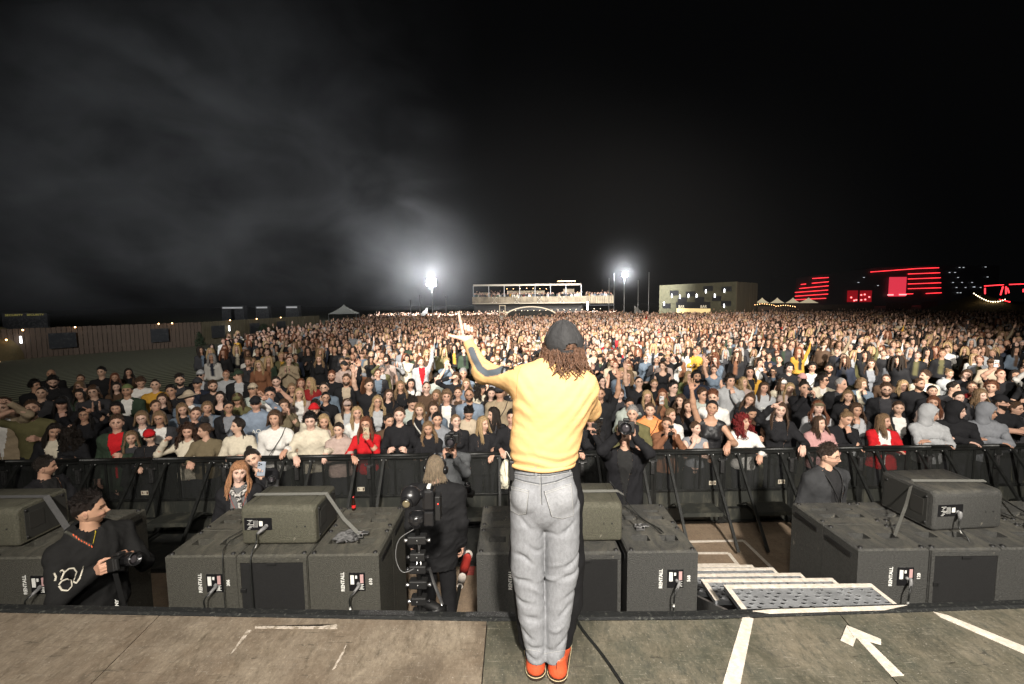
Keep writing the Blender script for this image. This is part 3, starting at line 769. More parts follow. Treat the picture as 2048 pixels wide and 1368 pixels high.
class Ell:
    def __init__(s, c, r, rot=None):
        s.c = np.array(c, float); s.r = np.array(r, float); s.R = None if rot is None else np.array(Euler(rot).to_matrix())
        m = max(s.r); s.lo = s.c - m; s.hi = s.c + m
    def d(s, X, Y, Z):
        x, y, z = X - s.c[0], Y - s.c[1], Z - s.c[2]
        if s.R is not None:
            M = s.R.T
            x, y, z = M[0, 0] * x + M[0, 1] * y + M[0, 2] * z, M[1, 0] * x + M[1, 1] * y + M[1, 2] * z, M[2, 0] * x + M[2, 1] * y + M[2, 2] * z
        k0 = np.sqrt((x / s.r[0]) ** 2 + (y / s.r[1]) ** 2 + (z / s.r[2]) ** 2)
        k1 = np.sqrt((x / s.r[0] ** 2) ** 2 + (y / s.r[1] ** 2) ** 2 + (z / s.r[2] ** 2) ** 2) + 1e-9
        return k0 * (k0 - 1) / k1
def surf(prims, h, k=.03, cuts=(), disp=None):
    """union of prims (smoothly, radius k), minus half spaces (point, outward normal); -> G by surface nets"""
    lo = np.min([p.lo for p in prims], 0) - 3 * h; hi = np.max([p.hi for p in prims], 0) + 3 * h
    n = np.ceil((hi - lo) / h).astype(int) + 1
    ax = [(lo[i] + np.arange(n[i]) * h).astype(np.float32) for i in range(3)]
    Fd = np.full(n, .5, np.float32)
    for p in prims:
        i0 = np.clip(np.floor((p.lo - k - 2 * h - lo) / h).astype(int), 0, n); i1 = np.clip(np.ceil((p.hi + k + 2 * h - lo) / h).astype(int) + 1, 0, n)
        sl = tuple(slice(i0[j], i1[j]) for j in range(3))
        X, Y, Z = ax[0][sl[0]][:, None, None], ax[1][sl[1]][None, :, None], ax[2][sl[2]][None, None, :]
        D = p.d(X, Y, Z).astype(np.float32); A = Fd[sl]
        kk = getattr(p, 'k', k)
        hh = np.maximum(kk - np.abs(A - D), 0) / kk
        Fd[sl] = np.minimum(A, D) - hh * hh * kk * .25
    for c, m in cuts:
        X, Y, Z = ax[0][:, None, None], ax[1][None, :, None], ax[2][None, None, :]
        Fd = np.maximum(Fd, ((X - c[0]) * m[0] + (Y - c[1]) * m[1] + (Z - c[2]) * m[2]).astype(np.float32))
    if disp is not None:
        X, Y, Z = ax[0][:, None, None], ax[1][None, :, None], ax[2][None, None, :]
        Fd = Fd + disp(X, Y, Z).astype(np.float32)
    Sg = Fd < 0
    cnt = np.zeros(n - 1, np.uint8)
    for i in (0, 1):
        for j in (0, 1):
            for l in (0, 1): cnt += Sg[i:n[0] - 1 + i, j:n[1] - 1 + j, l:n[2] - 1 + l]
    act = (cnt > 0) & (cnt < 8)
    I = np.argwhere(act); idx = np.full(n - 1, -1, np.int64); idx[act] = np.arange(len(I))
    P = np.zeros((len(I), 3)); C = np.zeros(len(I))
    cor = [(0, 0, 0), (1, 0, 0), (0, 1, 0), (1, 1, 0), (0, 0, 1), (1, 0, 1), (0, 1, 1), (1, 1, 1)]
    vals = [Fd[I[:, 0] + c[0], I[:, 1] + c[1], I[:, 2] + c[2]] for c in cor]
    for a, b in ((0, 1), (2, 3), (4, 5), (6, 7), (0, 2), (1, 3), (4, 6), (5, 7), (0, 4), (1, 5), (2, 6), (3, 7)):
        fa, fb = vals[a], vals[b]; m = (fa < 0) != (fb < 0)
        t = np.where(m, fa / (fa - fb + 1e-20), 0)
        pa, pb = np.array(cor[a]), np.array(cor[b])
        P[m] += pa + t[m, None] * (pb - pa); C[m] += 1
    v = lo + (I + P / C[:, None]) * h
    qs = []
    for axi in range(3):
        u, w = (axi + 1) % 3, (axi + 2) % 3
        A = Sg; B = np.roll(Sg, -1, axi)
        ch = A != B
        e = np.argwhere(ch)
        e = e[(e[:, axi] < n[axi] - 1) & (e[:, u] > 0) & (e[:, w] > 0) & (e[:, u] < n[u] - 1) & (e[:, w] < n[w] - 1)]
        if not len(e): continue
        def at(du, dw):
            f = e.copy(); f[:, u] += du; f[:, w] += dw
            return idx[f[:, 0], f[:, 1], f[:, 2]]
        q = np.stack([at(-1, -1), at(0, -1), at(0, 0), at(-1, 0)], 1)
        flip = ~Sg[e[:, 0], e[:, 1], e[:, 2]]
        q[flip] = q[flip][:, ::-1]
        qs.append(q)
    return G(v, np.vstack(qs), None, True)
def normals(g):
    v = g.v; q = g.q; t = q[:, 3] < 0; d = np.where(t, q[:, 2], q[:, 3])
    nf = np.cross(v[q[:, 2]] - v[q[:, 0]], v[d] - v[q[:, 1]])
    nn = np.zeros_like(v)
    for k in range(3): np.add.at(nn, q[:, k], nf)
    np.add.at(nn, d, nf)
    return nn / (np.linalg.norm(nn, axis=1)[:, None] + 1e-12)
def sub_faces(g, keep):
    q = g.q[keep]; used = np.unique(q[q >= 0]); mp = np.full(len(g.v), -1); mp[used] = np.arange(len(used))
    q2 = np.where(q >= 0, mp[q], -1)
    return G(g.v[used], q2, g.c[used], g.sm[keep])
def fcent(g):
    t = g.q[:, 3] < 0; d = np.where(t, g.q[:, 2], g.q[:, 3])
    return (g.v[g.q[:, 0]] + g.v[g.q[:, 1]] + g.v[g.q[:, 2]] + g.v[d]) / 4
def wr(v, seed, f=1.0):
    """cloth folds: a sum of warped ridges"""
    r = np.random.RandomState(seed)
    s = np.zeros(len(v))
    for k in range(5):
        d = nrm(r.normal(size=3) * (1, 1, .9)); d2 = nrm(r.normal(size=3))
        w = v @ d * (18 + 16 * k) * f + 2.0 * np.sin(v @ d2 * (7 + 4 * k) * f + r.uniform(0, 6)) + r.uniform(0, 6)
        s += (1 - np.abs(np.sin(w))) ** 1.6 / (1 + .45 * k)
    return s / 2.6 - .45
def sstep(a, b, x):
    t = np.clip((x - a) / (b - a), 0, 1); return t * t * (3 - 2 * t)

# ================================================================== materials for people
fab = mat('fabric', mode='objp', rough=.88, noise=.13, nscale=14, bump=.35, bscale=42, spec=.2)
fabf = mat('fabric_knit', mode='objp', rough=.95, noise=.10, nscale=30, bump=.35, bscale=90, spec=.15)
leath = mat('fabric_shiny', mode='objp', rough=.45, noise=.2, nscale=16, bump=.8, bscale=35, spec=.4)
skin = mat('skin', mode='objp', rough=.5, noise=.07, nscale=26, bump=.12, bscale=120, spec=.35)
def hair_mat():
    m = mat('hair', mode='objp', rough=.42, noise=.7, nscale=17, stretch=(9, 9, 1.0), bump=1.0, bscale=60, spec=.4)
    return m
hairm = hair_mat()
plain = mat('plain_paint', mode='objp', rough=.5)
glossy = mat('plain_gloss', mode='objp', rough=.15)

# ================================================================== head
def head_base(nu, nv, r=1.0):
    """direction grid, denser on the face"""
    u = np.arange(nu) / nu * 2 * PI
    ph = u - .42 * np.sin(u)          # ph=0 is the face (-y)
    ph = u - .45 * np.sin(u) * (1)
    t = np.linspace(0, 1, nv)
    el = -PI / 2 + PI * t
    el = el + .30 * np.sin(2 * (el + .30)) * np.cos(el) ** 2 * -.5
    return ph, el
def head_pos(ph, el, male=True, grow=0.0):
    P, E = np.meshgrid(ph, el, indexing='ij')
    dx, dy, dz = np.sin(P) * np.cos(E), -np.cos(P) * np.cos(E), np.sin(E)
    rx, ry, rz = .0735 + grow, .094 + grow, .117 + grow
    x, y, z = rx * dx, ry * dy, rz * dz
    # squarer skull, narrower jaw
    lowr = np.clip(-z / .117, 0, 1.1)
    x = x * (1 - (.26 if male else .34) * lowr ** 1.6) * (1 + .10 * np.exp(-((z - .045) / .05) ** 2))
    x = x * (1 + (.07 if male else .02) * np.exp(-((z + .075) / .03) ** 2))
    bk = np.clip(dy, 0, 1)
    y = y - bk * lowr ** 1.3 * .060
    y = y + np.clip(-dy, 0, 1) * .010 * (1 - np.exp(-(x / .05) ** 2)) - .004 * np.clip(-dy, 0, 1) * lowr
    y = np.where(dy < 0, y * (1 - .05 * np.exp(-((z) / .05) ** 2)), y + .006 * np.exp(-((z - .04) / .05) ** 2))
    return x, y, z, dx, dy, dz
def head(male=True, expr='calm', beard=0, res=1.0, seed=0, brow=(.06, .035, .02), lips=(.42, .17, .15)):
    nu, nv = int(60 * res), int(50 * res)
    ph, el = head_base(nu, nv)
    x, y, z, dx, dy, dz = head_pos(ph, el, male)
    fr = (dy < .1)
    def g2(cx, cz, sx, sz): return np.exp(-(((np.abs(x) if cx else x) - cx) / sx) ** 2 - ((z - cz) / sz) ** 2) * fr
    rs = np.random.RandomState(seed); j = lambda a: 1 + a * rs.uniform(-1, 1)
    nl = .0175 * j(.2)
    f = 0
    f = f + nl * g2(0, -.032, .0105 * j(.15), .012) + .009 * g2(0, -.010, .008, .020) + .006 * g2(.011, -.036, .007, .008)
    f = f - .0125 * g2(.031, .001, .017, .0105) - .005 * g2(.016, .002, .008, .012)
    f = f + (.0065 if male else .003) * g2(.026, .019, .020, .007)
    f = f + .0055 * j(.5) * g2(.040, -.030, .017, .016) - .004 * g2(.048, -.060, .012, .018)
    sm = expr in ('smile', 'laugh')
    f = f + .006 * g2(0, -.060, .019, .0055) + .0065 * g2(0, -.071, .016, .006) - .004 * g2(0, -.0655, .022, .0022) - .0045 * g2(0, -.082, .018, .006) + .011 * g2(0, -.102, .018, .013)
    if sm: f = f + .007 * g2(.036, -.040, .013, .011) - .003 * g2(.034, -.060, .006, .010)
    if expr in ('open', 'laugh'): f = f - .010 * g2(0, -.068, .012 if expr == 'open' else .018, .007)
    y = y - f
    v = np.stack([x, y, z], -1).reshape(-1, 3)
    g = grid(np.stack([x, y, z], -1), True, False)
    ax = np.abs(g.v[:, 0]); zz = g.v[:, 2]; front = g.v[:, 1] < -.03
    c = g.c.copy()
    def put(sel, col, m=1.0):
        c[sel & front, :3] = col; c[sel & front, 3] = m
    # cheeks and nose a touch redder
    put(((ax - .042) ** 2 / .017 ** 2 + (zz + .032) ** 2 / .014 ** 2 < 1), (.62, .30, .23), .30)
    put((ax < .011) & (zz < -.024) & (zz > -.044), (.60, .30, .23), .3)
    put((ax - .031) ** 2 / .020 ** 2 + (zz - .002) ** 2 / .012 ** 2 < 1, (.28, .14, .095), .28)  # eye sockets darkened: shade put into the skin colour
    ez = .002 if not sm else .0
    put((ax - .031) ** 2 / .0135 ** 2 + (zz - ez) ** 2 / (.0050 if not sm else .0035) ** 2 < 1, (.42, .37, .34))
    put((ax - .031) ** 2 / .0062 ** 2 + (zz - ez) ** 2 / .0060 ** 2 < 1, (.02, .013, .010))
    put((ax - .031) ** 2 / .017 ** 2 + (zz - ez - .0062) ** 2 / .0028 ** 2 < 1, (.05, .03, .02), .9)
    put((ax > .012) & (ax < .049) & (np.abs(zz - (.0205 + .10 * (ax - .012) * (ax < .036) - .16 * (ax - .036) * (ax >= .036))) < (.0055 if male else .004)), brow, .95)
    mz = -.0655 + (sm * .30) * np.maximum(ax - .010, 0)
    mw = .025 if not sm else .031
    put((ax < mw) & (np.abs(zz - mz) < .0085 * (1 - (ax / mw) ** 2) + .001), lips, .9 if not male else .5)
    if expr == 'laugh' or expr == 'smile': put((ax < mw * .75) & (np.abs(zz - mz) < .0032), (.62, .56, .50))
    elif expr == 'open': put((ax < .011) & (np.abs(zz - mz) < .0055), (.06, .02, .02))
    else: put((ax < mw * .9) & (np.abs(zz - mz) < .0015), (.16, .07, .06), .8)
    if beard:   # stubble: paint; full beards are added as hair
        s = (zz < -.045 + .35 * np.maximum(ax - .05, 0)) & ~((ax < mw) & (np.abs(zz - mz) < .008)) & (g.v[:, 1] < .02)
        k = np.where(s & (c[:, 3] < .5))[0]; c[k, :3] = brow; c[k, 3] = .42
    g.c = c
    ears = []
    for s in (-1, 1):
        e = ell((0, 0, 0), (.008, .019, .031), 10, 8).at(s * .0735, .012, -.010, 0, s * .0, s * .35)
        ears.append(e); e2 = ell((0, 0, 0), (.004, .010, .018), 8, 6).at(s * .0805, .010, -.006, 0, 0, s * .35).paint((.30, .14, .10), .5); ears.append(e2)
    return g + join(ears)
def beard_g(full=1.0, seed=0):
    ph, el = head_base(56, 46)
    x, y, z, dx, dy, dz = head_pos(ph, el, True)
    ax = np.abs(x)
    line = -.040 + .55 * np.maximum(ax - .045, 0) - .25 * np.maximum(.03 - ax, 0)
    m = sstep(.0, .014, line - z) * (dy < .15)
    m = m * np.where((ax < .024) & (np.abs(z + .0655) < .0075), 0, 1)
    rs = np.random.RandomState(seed)
    t = -.006 + m * (.012 + .010 * full * sstep(-.06, -.11, z)) + .0015 * rs.uniform(-1, 1, m.shape) * m
    n = np.stack([dx, dy, dz], -1)
    yb = y - .009 * np.exp(-(x / .02) ** 2) * np.exp(-((z + .10) / .02) ** 2) - .004 * (z < -.05)
    P = np.stack([x, yb, z], -1) + n * t[..., None]
    g = grid(P, True, False)
    keep = (m.reshape(-1)[g.q] > .01).any(1)
    return sub_faces(g, keep)

# ================================================================== hair, made in head space (eyes at z = 0, face toward -y)
def cap_hair(th=.014, front=.068, side=-.012, back=-.075, rough=.004, top=.0, seed=0, temple=.052, clump=16, male=True):
    ph, el = head_base(64, 46)
    x, y, z, dx, dy, dz = head_pos(ph, el, male)
    az = np.abs(np.arctan2(dx, -dy))      # 0 face .. pi back
    line = np.where(az < .75, front - (front - temple) * sstep(.35, .75, az), np.where(az < 1.55, temple - (temple - side) * sstep(.75, 1.25, az), side - (side - back) * sstep(1.6, 2.4, az)))
    rs = np.random.RandomState(seed)
    line = line + .004 * np.sin(az * 23 + seed)
    m = sstep(-.004, .012, z - line)
    nz = np.zeros_like(x)
    for k in range(6):
        a, b, c_ = rs.normal(size=3); f = clump * (2 ** (k * .5)) * 3
        nz += np.sin((x * a + y * b * .8 + z * c_ * .6) * f + rs.uniform(0, 6)) / (1 + k * .5)
    t = -.008 + m * (.008 + th + top * sstep(.03, .11, z) + rough * nz * .6)
    P = np.stack([x, y, z], -1) + np.stack([dx, dy, dz], -1) * t[..., None]
    g = grid(P, True, False)
    keep = (m.reshape(-1)[g.q] > .01).any(1)
    return sub_faces(g, keep)
def locks(n, length, wave=.0, freq=30, th=.016, az0=.95, az1=PI, seed=0, spread=1.0, out=.012, part=0.0, n_side=5, front_drape=.55, jitter=.25, start_el=1.15, m=12):
    """hanging strands from the parting down past the ears"""
    rs = np.random.RandomState(seed); gs = []
    for s in (-1, 1):
        for i in range(n // 2):
            az = az0 + (az1 - az0) * (i + .5 * rs.uniform(0, 1)) / (n // 2)
            az = min(az, PI)
            pts = []; L = length * (1 + jitter * rs.uniform(-.6, .4))
            # over the skull
            for e in np.linspace(start_el, -.05, 5):
                rr = 1 + (out + rs.uniform(0, .004)) / .085
                a2 = az * (1 - .35 * max(0, (e - .3)) / 1.0)
                px, py, pz = .078 * math.sin(a2) * math.cos(e) * rr * s, -.096 * math.cos(a2) * math.cos(e) * rr, .117 * math.sin(e) * rr
                pts.append((px + part * max(0, e - .4), py, pz))
            # falling
            x0, y0, z0 = pts[-1]
            fr = 1 if az < 1.7 else 0
            ph = rs.uniform(0, 6.3); tx = x0 * (1.0 + .25 * spread) + rs.uniform(-.012, .012)
            ty = (y0 - .07 * front_drape) if fr else y0 + .005 + .02 * rs.uniform(0, 1)
            for t in np.linspace(0, 1, m)[1:]:
                k = t * L
                e_ = sstep(0, .14, k)
                px = x0 + (tx - x0) * e_ - s * .018 * sstep(.04, .10, k) * (1 - spread)
                py = y0 + (ty - y0) * sstep(.03, .2, k)
                am = wave * (.3 + .7 * sstep(0, .12, k))
                px += am * math.sin(k * freq + ph); py += am * .8 * math.cos(k * freq * .9 + ph * 1.7)
                pts.append((px, py, z0 - k))
            P = np.array(pts); N = len(P)
            rad = th * np.concatenate([np.linspace(.6, 1, 5), (1 - np.linspace(0, 1, N - 5) ** 2.2 * .72)]) * rs.uniform(.75, 1.2)
            gs.append(tube(P, rad, n_side, .62, up=(s * math.cos(az), math.sin(az), .01)))
    return join(gs)
def tufts(n, L, th=.006, seed=0, emin=.25, back=.6, up=.5, wide=1.0):
    """short strands lying over the skull"""
    rs = np.random.RandomState(seed + 50); gs = []
    for i in range(n):
        az = rs.uniform(-PI, PI); e = rs.uniform(emin, 1.5)
        if abs(az) < 1.0 and e < .72: continue
        d = np.array([math.sin(az) * math.cos(e), -math.cos(az) * math.cos(e), math.sin(e)])
        c = d * (.080 * wide, .099, .124); t = np.array([.25 * math.sin(az) + rs.normal() * .25, back + rs.normal() * .3, -.15 * (1 - e) + rs.normal() * .2]); t = nrm(t - d * (t @ d) + d * up * rs.uniform(.2, 1))
        gs.append(tube([c - d * .006, c + t * L * .5 + d * .003, c + t * L + d * .002 * rs.rand()], [th, th * .9, th * .25], 4, .7))
    return join(gs)
def curls(n, R0, th=.02, zlo=-.16, seed=0, wide=1.25):
    """a mass of short curls round the head"""
    rs = np.random.RandomState(seed); gs = []
    for i in range(n):
        az = rs.uniform(.55, PI) * rs.choice((-1, 1)); e = rs.uniform(-1.0, 1.45)
        if abs(az) < .95 and e < .75: continue
        rr = 1 + rs.uniform(.05, 1) * R0 / .085
        c = np.array([.078 * math.sin(az) * math.cos(e) * rr * wide, -.096 * math.cos(az) * math.cos(e) * rr, .117 * math.sin(e) * rr - .02 * R0 / .05])
        if c[2] < zlo: continue
        ph = rs.uniform(0, 6.3); d1 = nrm(rs.normal(size=3)); d2 = nrm(np.cross(d1, rs.normal(size=3)))
        P = [c + (d1 * math.cos(s) + d2 * math.sin(s)) * th * .8 + np.array([0, 0, -.012 * s]) for s in np.linspace(0, 4.6, 7)]
        gs.append(tube(P, [th * .25, th * .38, th * .42, th * .42, th * .4, th * .3, th * .12], 5))
    return join(gs)
def bun(c, r, seed=0):
    rs = np.random.RandomState(seed); gs = [ell(c, r * .8, 12, 8)]
    for i in range(9):
        a = nrm(rs.normal(size=3)); b = nrm(np.cross(a, rs.normal(size=3)))
        P = [np.array(c) + (a * math.cos(t) + b * math.sin(t)) * r * .82 for t in np.linspace(0, 5.2, 12)]
        gs.append(tube(P, [r * .1] + [r * .3] * 10 + [r * .1], 6))
    return join(gs)
def tail(c, L, seed=0, wave=.008, dirx=0.0, th=.011, n=8):
    rs = np.random.RandomState(seed); gs = []
    for i in range(n):
        ph = rs.uniform(0, 6.3); o = rs.uniform(-.012, .012, 2)
        P = [np.array(c) + np.array([o[0] * (1 + 2 * t) + dirx * t * L + wave * math.sin(t * 9 + ph), .03 * math.sin(min(1, t * 3) * PI / 2) + o[1] * (1 + t), .01 * (t < .1) - t * L]) for t in np.linspace(0, 1, 11)]
        gs.append(tube(P, th * (1 - np.linspace(0, 1, 11) ** 2 * .8), 5, .8))
    return join(gs)
HAIR = {}
def hair_mesh(style):
    if style in HAIR: return HAIR[style]
    kind, sd = style.rsplit('_', 1); sd = int(sd)
    c = None
    if kind == 'buzz': c = cap_hair(.0025, .070, .004, -.06, .0012, 0, sd)
    elif kind == 'short': c = cap_hair(.004, .070, .008, -.05, .003, .010, sd) + tufts(260, .030, .0055, sd)
    elif kind == 'quiff': c = cap_hair(.003, .070, .012, -.04, .003, .014, sd) + tufts(300, .045, .006, sd, .55, .6, .5)
    elif kind == 'messy': c = cap_hair(.009, .062, -.006, -.065, .006, .010, sd) + tufts(420, .042, .006, sd, -.1, .2, .5, 1.06)
    elif kind == 'curly': c = cap_hair(.020, .058, -.01, -.07, .010, .02, sd) + curls(150, .035, .016, -.07, sd, 1.1)
    elif kind == 'thin': c = cap_hair(.003, .090, .004, -.055, .0015, 0, sd, temple=.07)
    elif kind == 'bob': c = cap_hair(.016, .062, -.01, -.07, .003, .006, sd, male=False) + locks(90, .09, .004, 25, .0105, 1.02, PI, sd, .9)
    elif kind == 'fringe': c = cap_hair(.010, .045, -.01, -.07, .004, .008, sd, temple=.03, male=False) + locks(100, .26, .010, 26, .0095, .95, PI, sd, 1.0)
    elif kind == 'long': c = cap_hair(.015, .066, -.01, -.07, .003, .004, sd, male=False) + locks(100, .27, .004, 16, .0100, 1.02, PI, sd, .9)
    elif kind == 'wavy': c = cap_hair(.018, .066, -.01, -.07, .004, .006, sd, male=False) + locks(100, .26, .012, 34, .0095, 1.0, PI, sd, 1.3)
    elif kind == 'bigcurl': c = cap_hair(.020, .062, -.01, -.07, .010, .01, sd, male=False) + curls(230, .065, .020, -.14, sd, 1.3) + locks(80, .25, .020, 60, .010, 1.0, PI, sd, 1.7)
    elif kind == 'tied': c = cap_hair(.007, .068, .0, -.06, .0015, .004, sd, male=False) + ell((0, .105, .005), (.030, .026, .03), 10, 8)
    elif kind == 'bun': c = cap_hair(.008, .068, .0, -.06, .002, .004, sd, male=False) + bun((0, .07, .105), .036, sd)
    elif kind == 'pony': c = cap_hair(.008, .068, .0, -.06, .002, .004, sd, male=False) + ell((0, .105, .04), (.022, .022, .022), 8, 6) + tail((0, .115, .04), .30, sd)
    elif kind == 'side': c = cap_hair(.009, .068, -.01, -.07, .002, .004, sd, male=False) + tail((.055, .03, -.07), .26, sd, .004, .12)
    elif kind == 'mullet': c = cap_hair(.016, .06, -.01, -.075, .006, .012, sd) + locks(80, .12, .008, 40, .008, 1.5, PI, sd, 1.0)
    me = mesh(c, 'hair', hairm)
    HAIR[style] = me
    return me

# ================================================================== hands: wrist at the origin, fingers along +z, palm toward -y, thumb on the +x side
HANDS = {}
def hand_g(kind='relax', h=.0052):
    key = (kind, h)
    if key in HANDS: return HANDS[key]
    # finger: (x, length, curl at the three joints)
    curl = dict(relax=[(.35, .4, .3)] * 4, fist=[(1.35, 1.6, 1.0)] * 4, open=[(.06, .1, .08), (.0, .05, .05), (.05, .1, .05), (.15, .15, .1)],
                point=[(.05, .08, .05), (1.3, 1.6, .9), (1.4, 1.6, .9), (1.4, 1.6, .9)], grip=[(.8, .9, .6)] * 4, phone=[(.55, .9, .7), (.6, .9, .7), (.6, .95, .7), (.6, .9, .6)],
                cam=[(.9, .7, .5), (.75, .8, .6), (.75, .85, .6), (.8, .8, .6)], singer=[(.02, .06, .05), (1.25, 1.5, 1.0), (1.4, 1.5, 1.0), (1.45, 1.5, 1.0)])[kind]
    spread = dict(open=.16, singer=.06).get(kind, .03)
    pr = []
    for i, x in enumerate((.028, .0095, -.009, -.0265)):
        top = (.088, .093, .089, .080)[i]; L = ((.040, .024, .021), (.045, .028, .022), (.041, .026, .021), (.032, .019, .018))[i]
        pr.append(Cone((x * .62, 0, .012), (x, 0, top - .004), .0125, .0105))
        p = V3(x, 0, top); a = 0; sp = (1.5 - i) * spread * (1 if kind != 'fist' else 0)
        for k in range(3):
            a += curl[i][k]
            d = V3(math.sin(sp) * math.cos(a), -math.sin(a), math.cos(a) * math.cos(sp))
            q = p + d * L[k]
            c = Cone(p, q, (.0098, .0088, .0080)[k] * (1 if i < 3 else .88), (.0088, .0080, .0070)[k] * (1 if i < 3 else .88)); c.k = .004
            pr.append(c); p = q
    pr.append(Cone((-.012, -.004, .035), (.012, -.004, .05), .017, .016))
    pr.append(Cone((0, .0, -.02), (0, 0, .02), .024, .024, (0, 1, 0), .72))
    # thumb leaves the side of the palm near its base
    th = dict(relax=((.044, -.016, .052), (.050, -.026, .082), (.050, -.034, .104)), fist=((.036, -.024, .05), (.026, -.036, .07), (.008, -.042, .078)), open=((.050, -.006, .048), (.072, -.010, .072), (.086, -.010, .094)),
              point=((.036, -.024, .05), (.026, -.034, .072), (.006, -.040, .078)), grip=((.044, -.024, .048), (.044, -.044, .066), (.034, -.058, .080)), phone=((.044, -.024, .048), (.042, -.044, .072), (.032, -.056, .092)),
              cam=((.046, -.022, .044), (.050, -.044, .056), (.044, -.064, .066)), singer=((.046, -.008, .036), (.078, -.012, .046), (.104, -.012, .056)))[kind]
    pr.append(Cone((.012, -.006, .018), th[0], .0165, .0125)); a = Cone(th[0], th[1], .0115, .0105); b = Cone(th[1], th[2], .0105, .0085)
    a.k = b.k = .006; pr += [a, b]
    g = surf(pr, h, .009)
    # knuckle and nail tint
    g.c[:, :3] = (.62, .30, .23); g.c[:, 3] = .18
    HANDS[key] = g
    return g
def place_hand(g, wrist, fdir, palm, side):
    """side -1: thumb on the other side (mirrored)"""
    z = nrm(np.array(fdir, float)); yv = -np.array(palm, float); yv = nrm(yv - z * (yv @ z)); x = np.cross(yv, z)
    M = np.eye(4); M[:3, 0] = x * side; M[:3, 1] = yv; M[:3, 2] = z; M[:3, 3] = wrist
    return g.x(Matrix(M.tolist()))

# ================================================================== arms
UA, FA = .295, .255
def ik(sh, wr_, hint, ua=UA, fa=FA):
    sh, wr_, hint = map(lambda a: np.array(a, float), (sh, wr_, hint))
    d = wr_ - sh; L = np.linalg.norm(d); 
    if L > (ua + fa) * .995: wr_ = sh + d / L * (ua + fa) * .995; d = wr_ - sh; L = np.linalg.norm(d)
    a = (ua * ua - fa * fa + L * L) / (2 * L); hh = math.sqrt(max(1e-6, ua * ua - a * a))
    n = nrm(d); o = hint - sh; o = nrm(o - n * (o @ n))
    return sh + n * a + o * hh, wr_
# pose -> per side (s=-1 is the viewer's left): wrist, elbow hint, hand kind, palm direction, finger direction (None: along the forearm)
def pose_arm(name, s):
    P = dict(
        down=((s * .25, .0, .87), (s * .3, .2, 1.1), 'relax', (-s, 0, 0), None),
        rail=((s * .15, -.31, 1.265), (s * .45, -.05, 1.0), 'relax', (0, 0, -1), (-s * .35, -.8, -.25)),
        railx=((-s * .06, -.27, 1.275 + .015 * s), (s * .6, -.2, 1.12), 'relax', (0, .2, -1), (-s, -.1, -.08)),
        camhold=((s * .09, -.26, 1.31), (s * .42, .02, 1.0), 'cam', (-s, .1, 0), (0, -.9, .3)),
        camup=((s * .085, -.27, 1.74), (s * .5, -.2, 1.3), 'cam', (-s, -.1, 0), (0, -.35, 1)),
        cross=((-s * .05, -.21, 1.20 + .03 * s), (s * .5, -.15, 1.0), 'relax', (0, .8, -.4), (-s, .05, .2)),
        phone=((s * .07, -.33, 1.50), (s * .35, -.05, 1.0), 'phone', (-s * .2, -1, .2), (-s * .05, -.1, 1)),
        phone2=((s * .07, -.33, 1.53), (s * .4, -.1, 1.0), 'phone', (-s, .3, 0), (0, -.25, 1)),
        high=((s * .16, -.26, 1.80), (s * .6, -.1, 1.5), 'phone', (0, -1, .1), (0, -.1, 1)),
        raise_=((s * .27, -.14, 1.92), (s * .6, .0, 1.5), 'open', (0, -1, 0), None),
        point=((s * .20, -.30, 1.74), (s * .6, -.1, 1.3), 'point', (-s * .3, -.7, -.3), None),
        fist=((s * .22, -.26, 1.58), (s * .5, .0, 1.0), 'fist', (-s, -.4, 0), None),
        chest=((s * .13, -.25, 1.19), (s * .4, .05, .95), 'grip', (-s, .3, 0), (-s * .3, -.6, .5)),
        chin=((s * .035, -.175, 1.425), (s * .35, -.15, 1.0), 'grip', (-s * .2, .9, .2), (-s * .1, .2, 1)),
        brow=((s * .15, -.14, 1.66), (s * .6, -.1, 1.5), 'open', (0, .2, -1), (-s, -.2, .12)),
        cup=((s * .14, -.28, 1.26), (s * .4, .0, .95), 'grip', (-s, 0, 0), (-s * .2, -.9, .25)),
        clap=((s * .05, -.28, 1.34), (s * .45, -.05, 1.0), 'open', (-s, 0, 0), (0, -.5, 1)),
        front=((s * .11, -.20, .98), (s * .45, .1, 1.05), 'relax', (0, .6, -.5), (-s * .6, -.3, -.6)),
        leanf=((s * .20, -.34, 1.25), (s * .45, -.05, 1.05), 'relax', (0, 0, -1), (-s * .2, -.7, -.6)))
    return P[name]
SKINS = [(.60, .37, .265), (.63, .41, .30), (.54, .32, .22), (.66, .44, .345), (.48, .28, .185), (.58, .345, .25)]
TOPS = {}; BODYARMS = {}; TROU = {}
def torso_prims(sex, inf, slim=1.0, bust=True):
    m = sex == 'm'
    sh = (.172 if m else .152) * slim; o = inf
    pr = [Cone((0, .005, 1.30), (0, .01, 1.12), (.168 if m else .146) * slim + o, (.150 if m else .128) * slim + o, (0, 1, 0), .66),
          Cone((0, .01, 1.12), (0, .01, .95), (.150 if m else .130) * slim + o, (.160 if m else .165) * slim + o, (0, 1, 0), .70),
          Cone((-sh, .012, 1.405), (sh, .012, 1.405), .056 + o * .7, .056 + o * .7),
          Cone((0, .02, 1.475), (-sh * .72, .015, 1.42), .050 + o * .5, .050 + o * .6), Cone((0, .02, 1.475), (sh * .72, .015, 1.42), .050 + o * .5, .050 + o * .6),
          Ell((0, .0, 1.33), ((.165 if m else .142) * slim + o, .105 + o, .12))]
    if not m and bust:
        for s in (-1, 1): pr.append(Ell((s * .066, -.085 - o * .4, 1.265), (.062 + o * .3, .055 + o * .4, .062)))
    return pr, sh
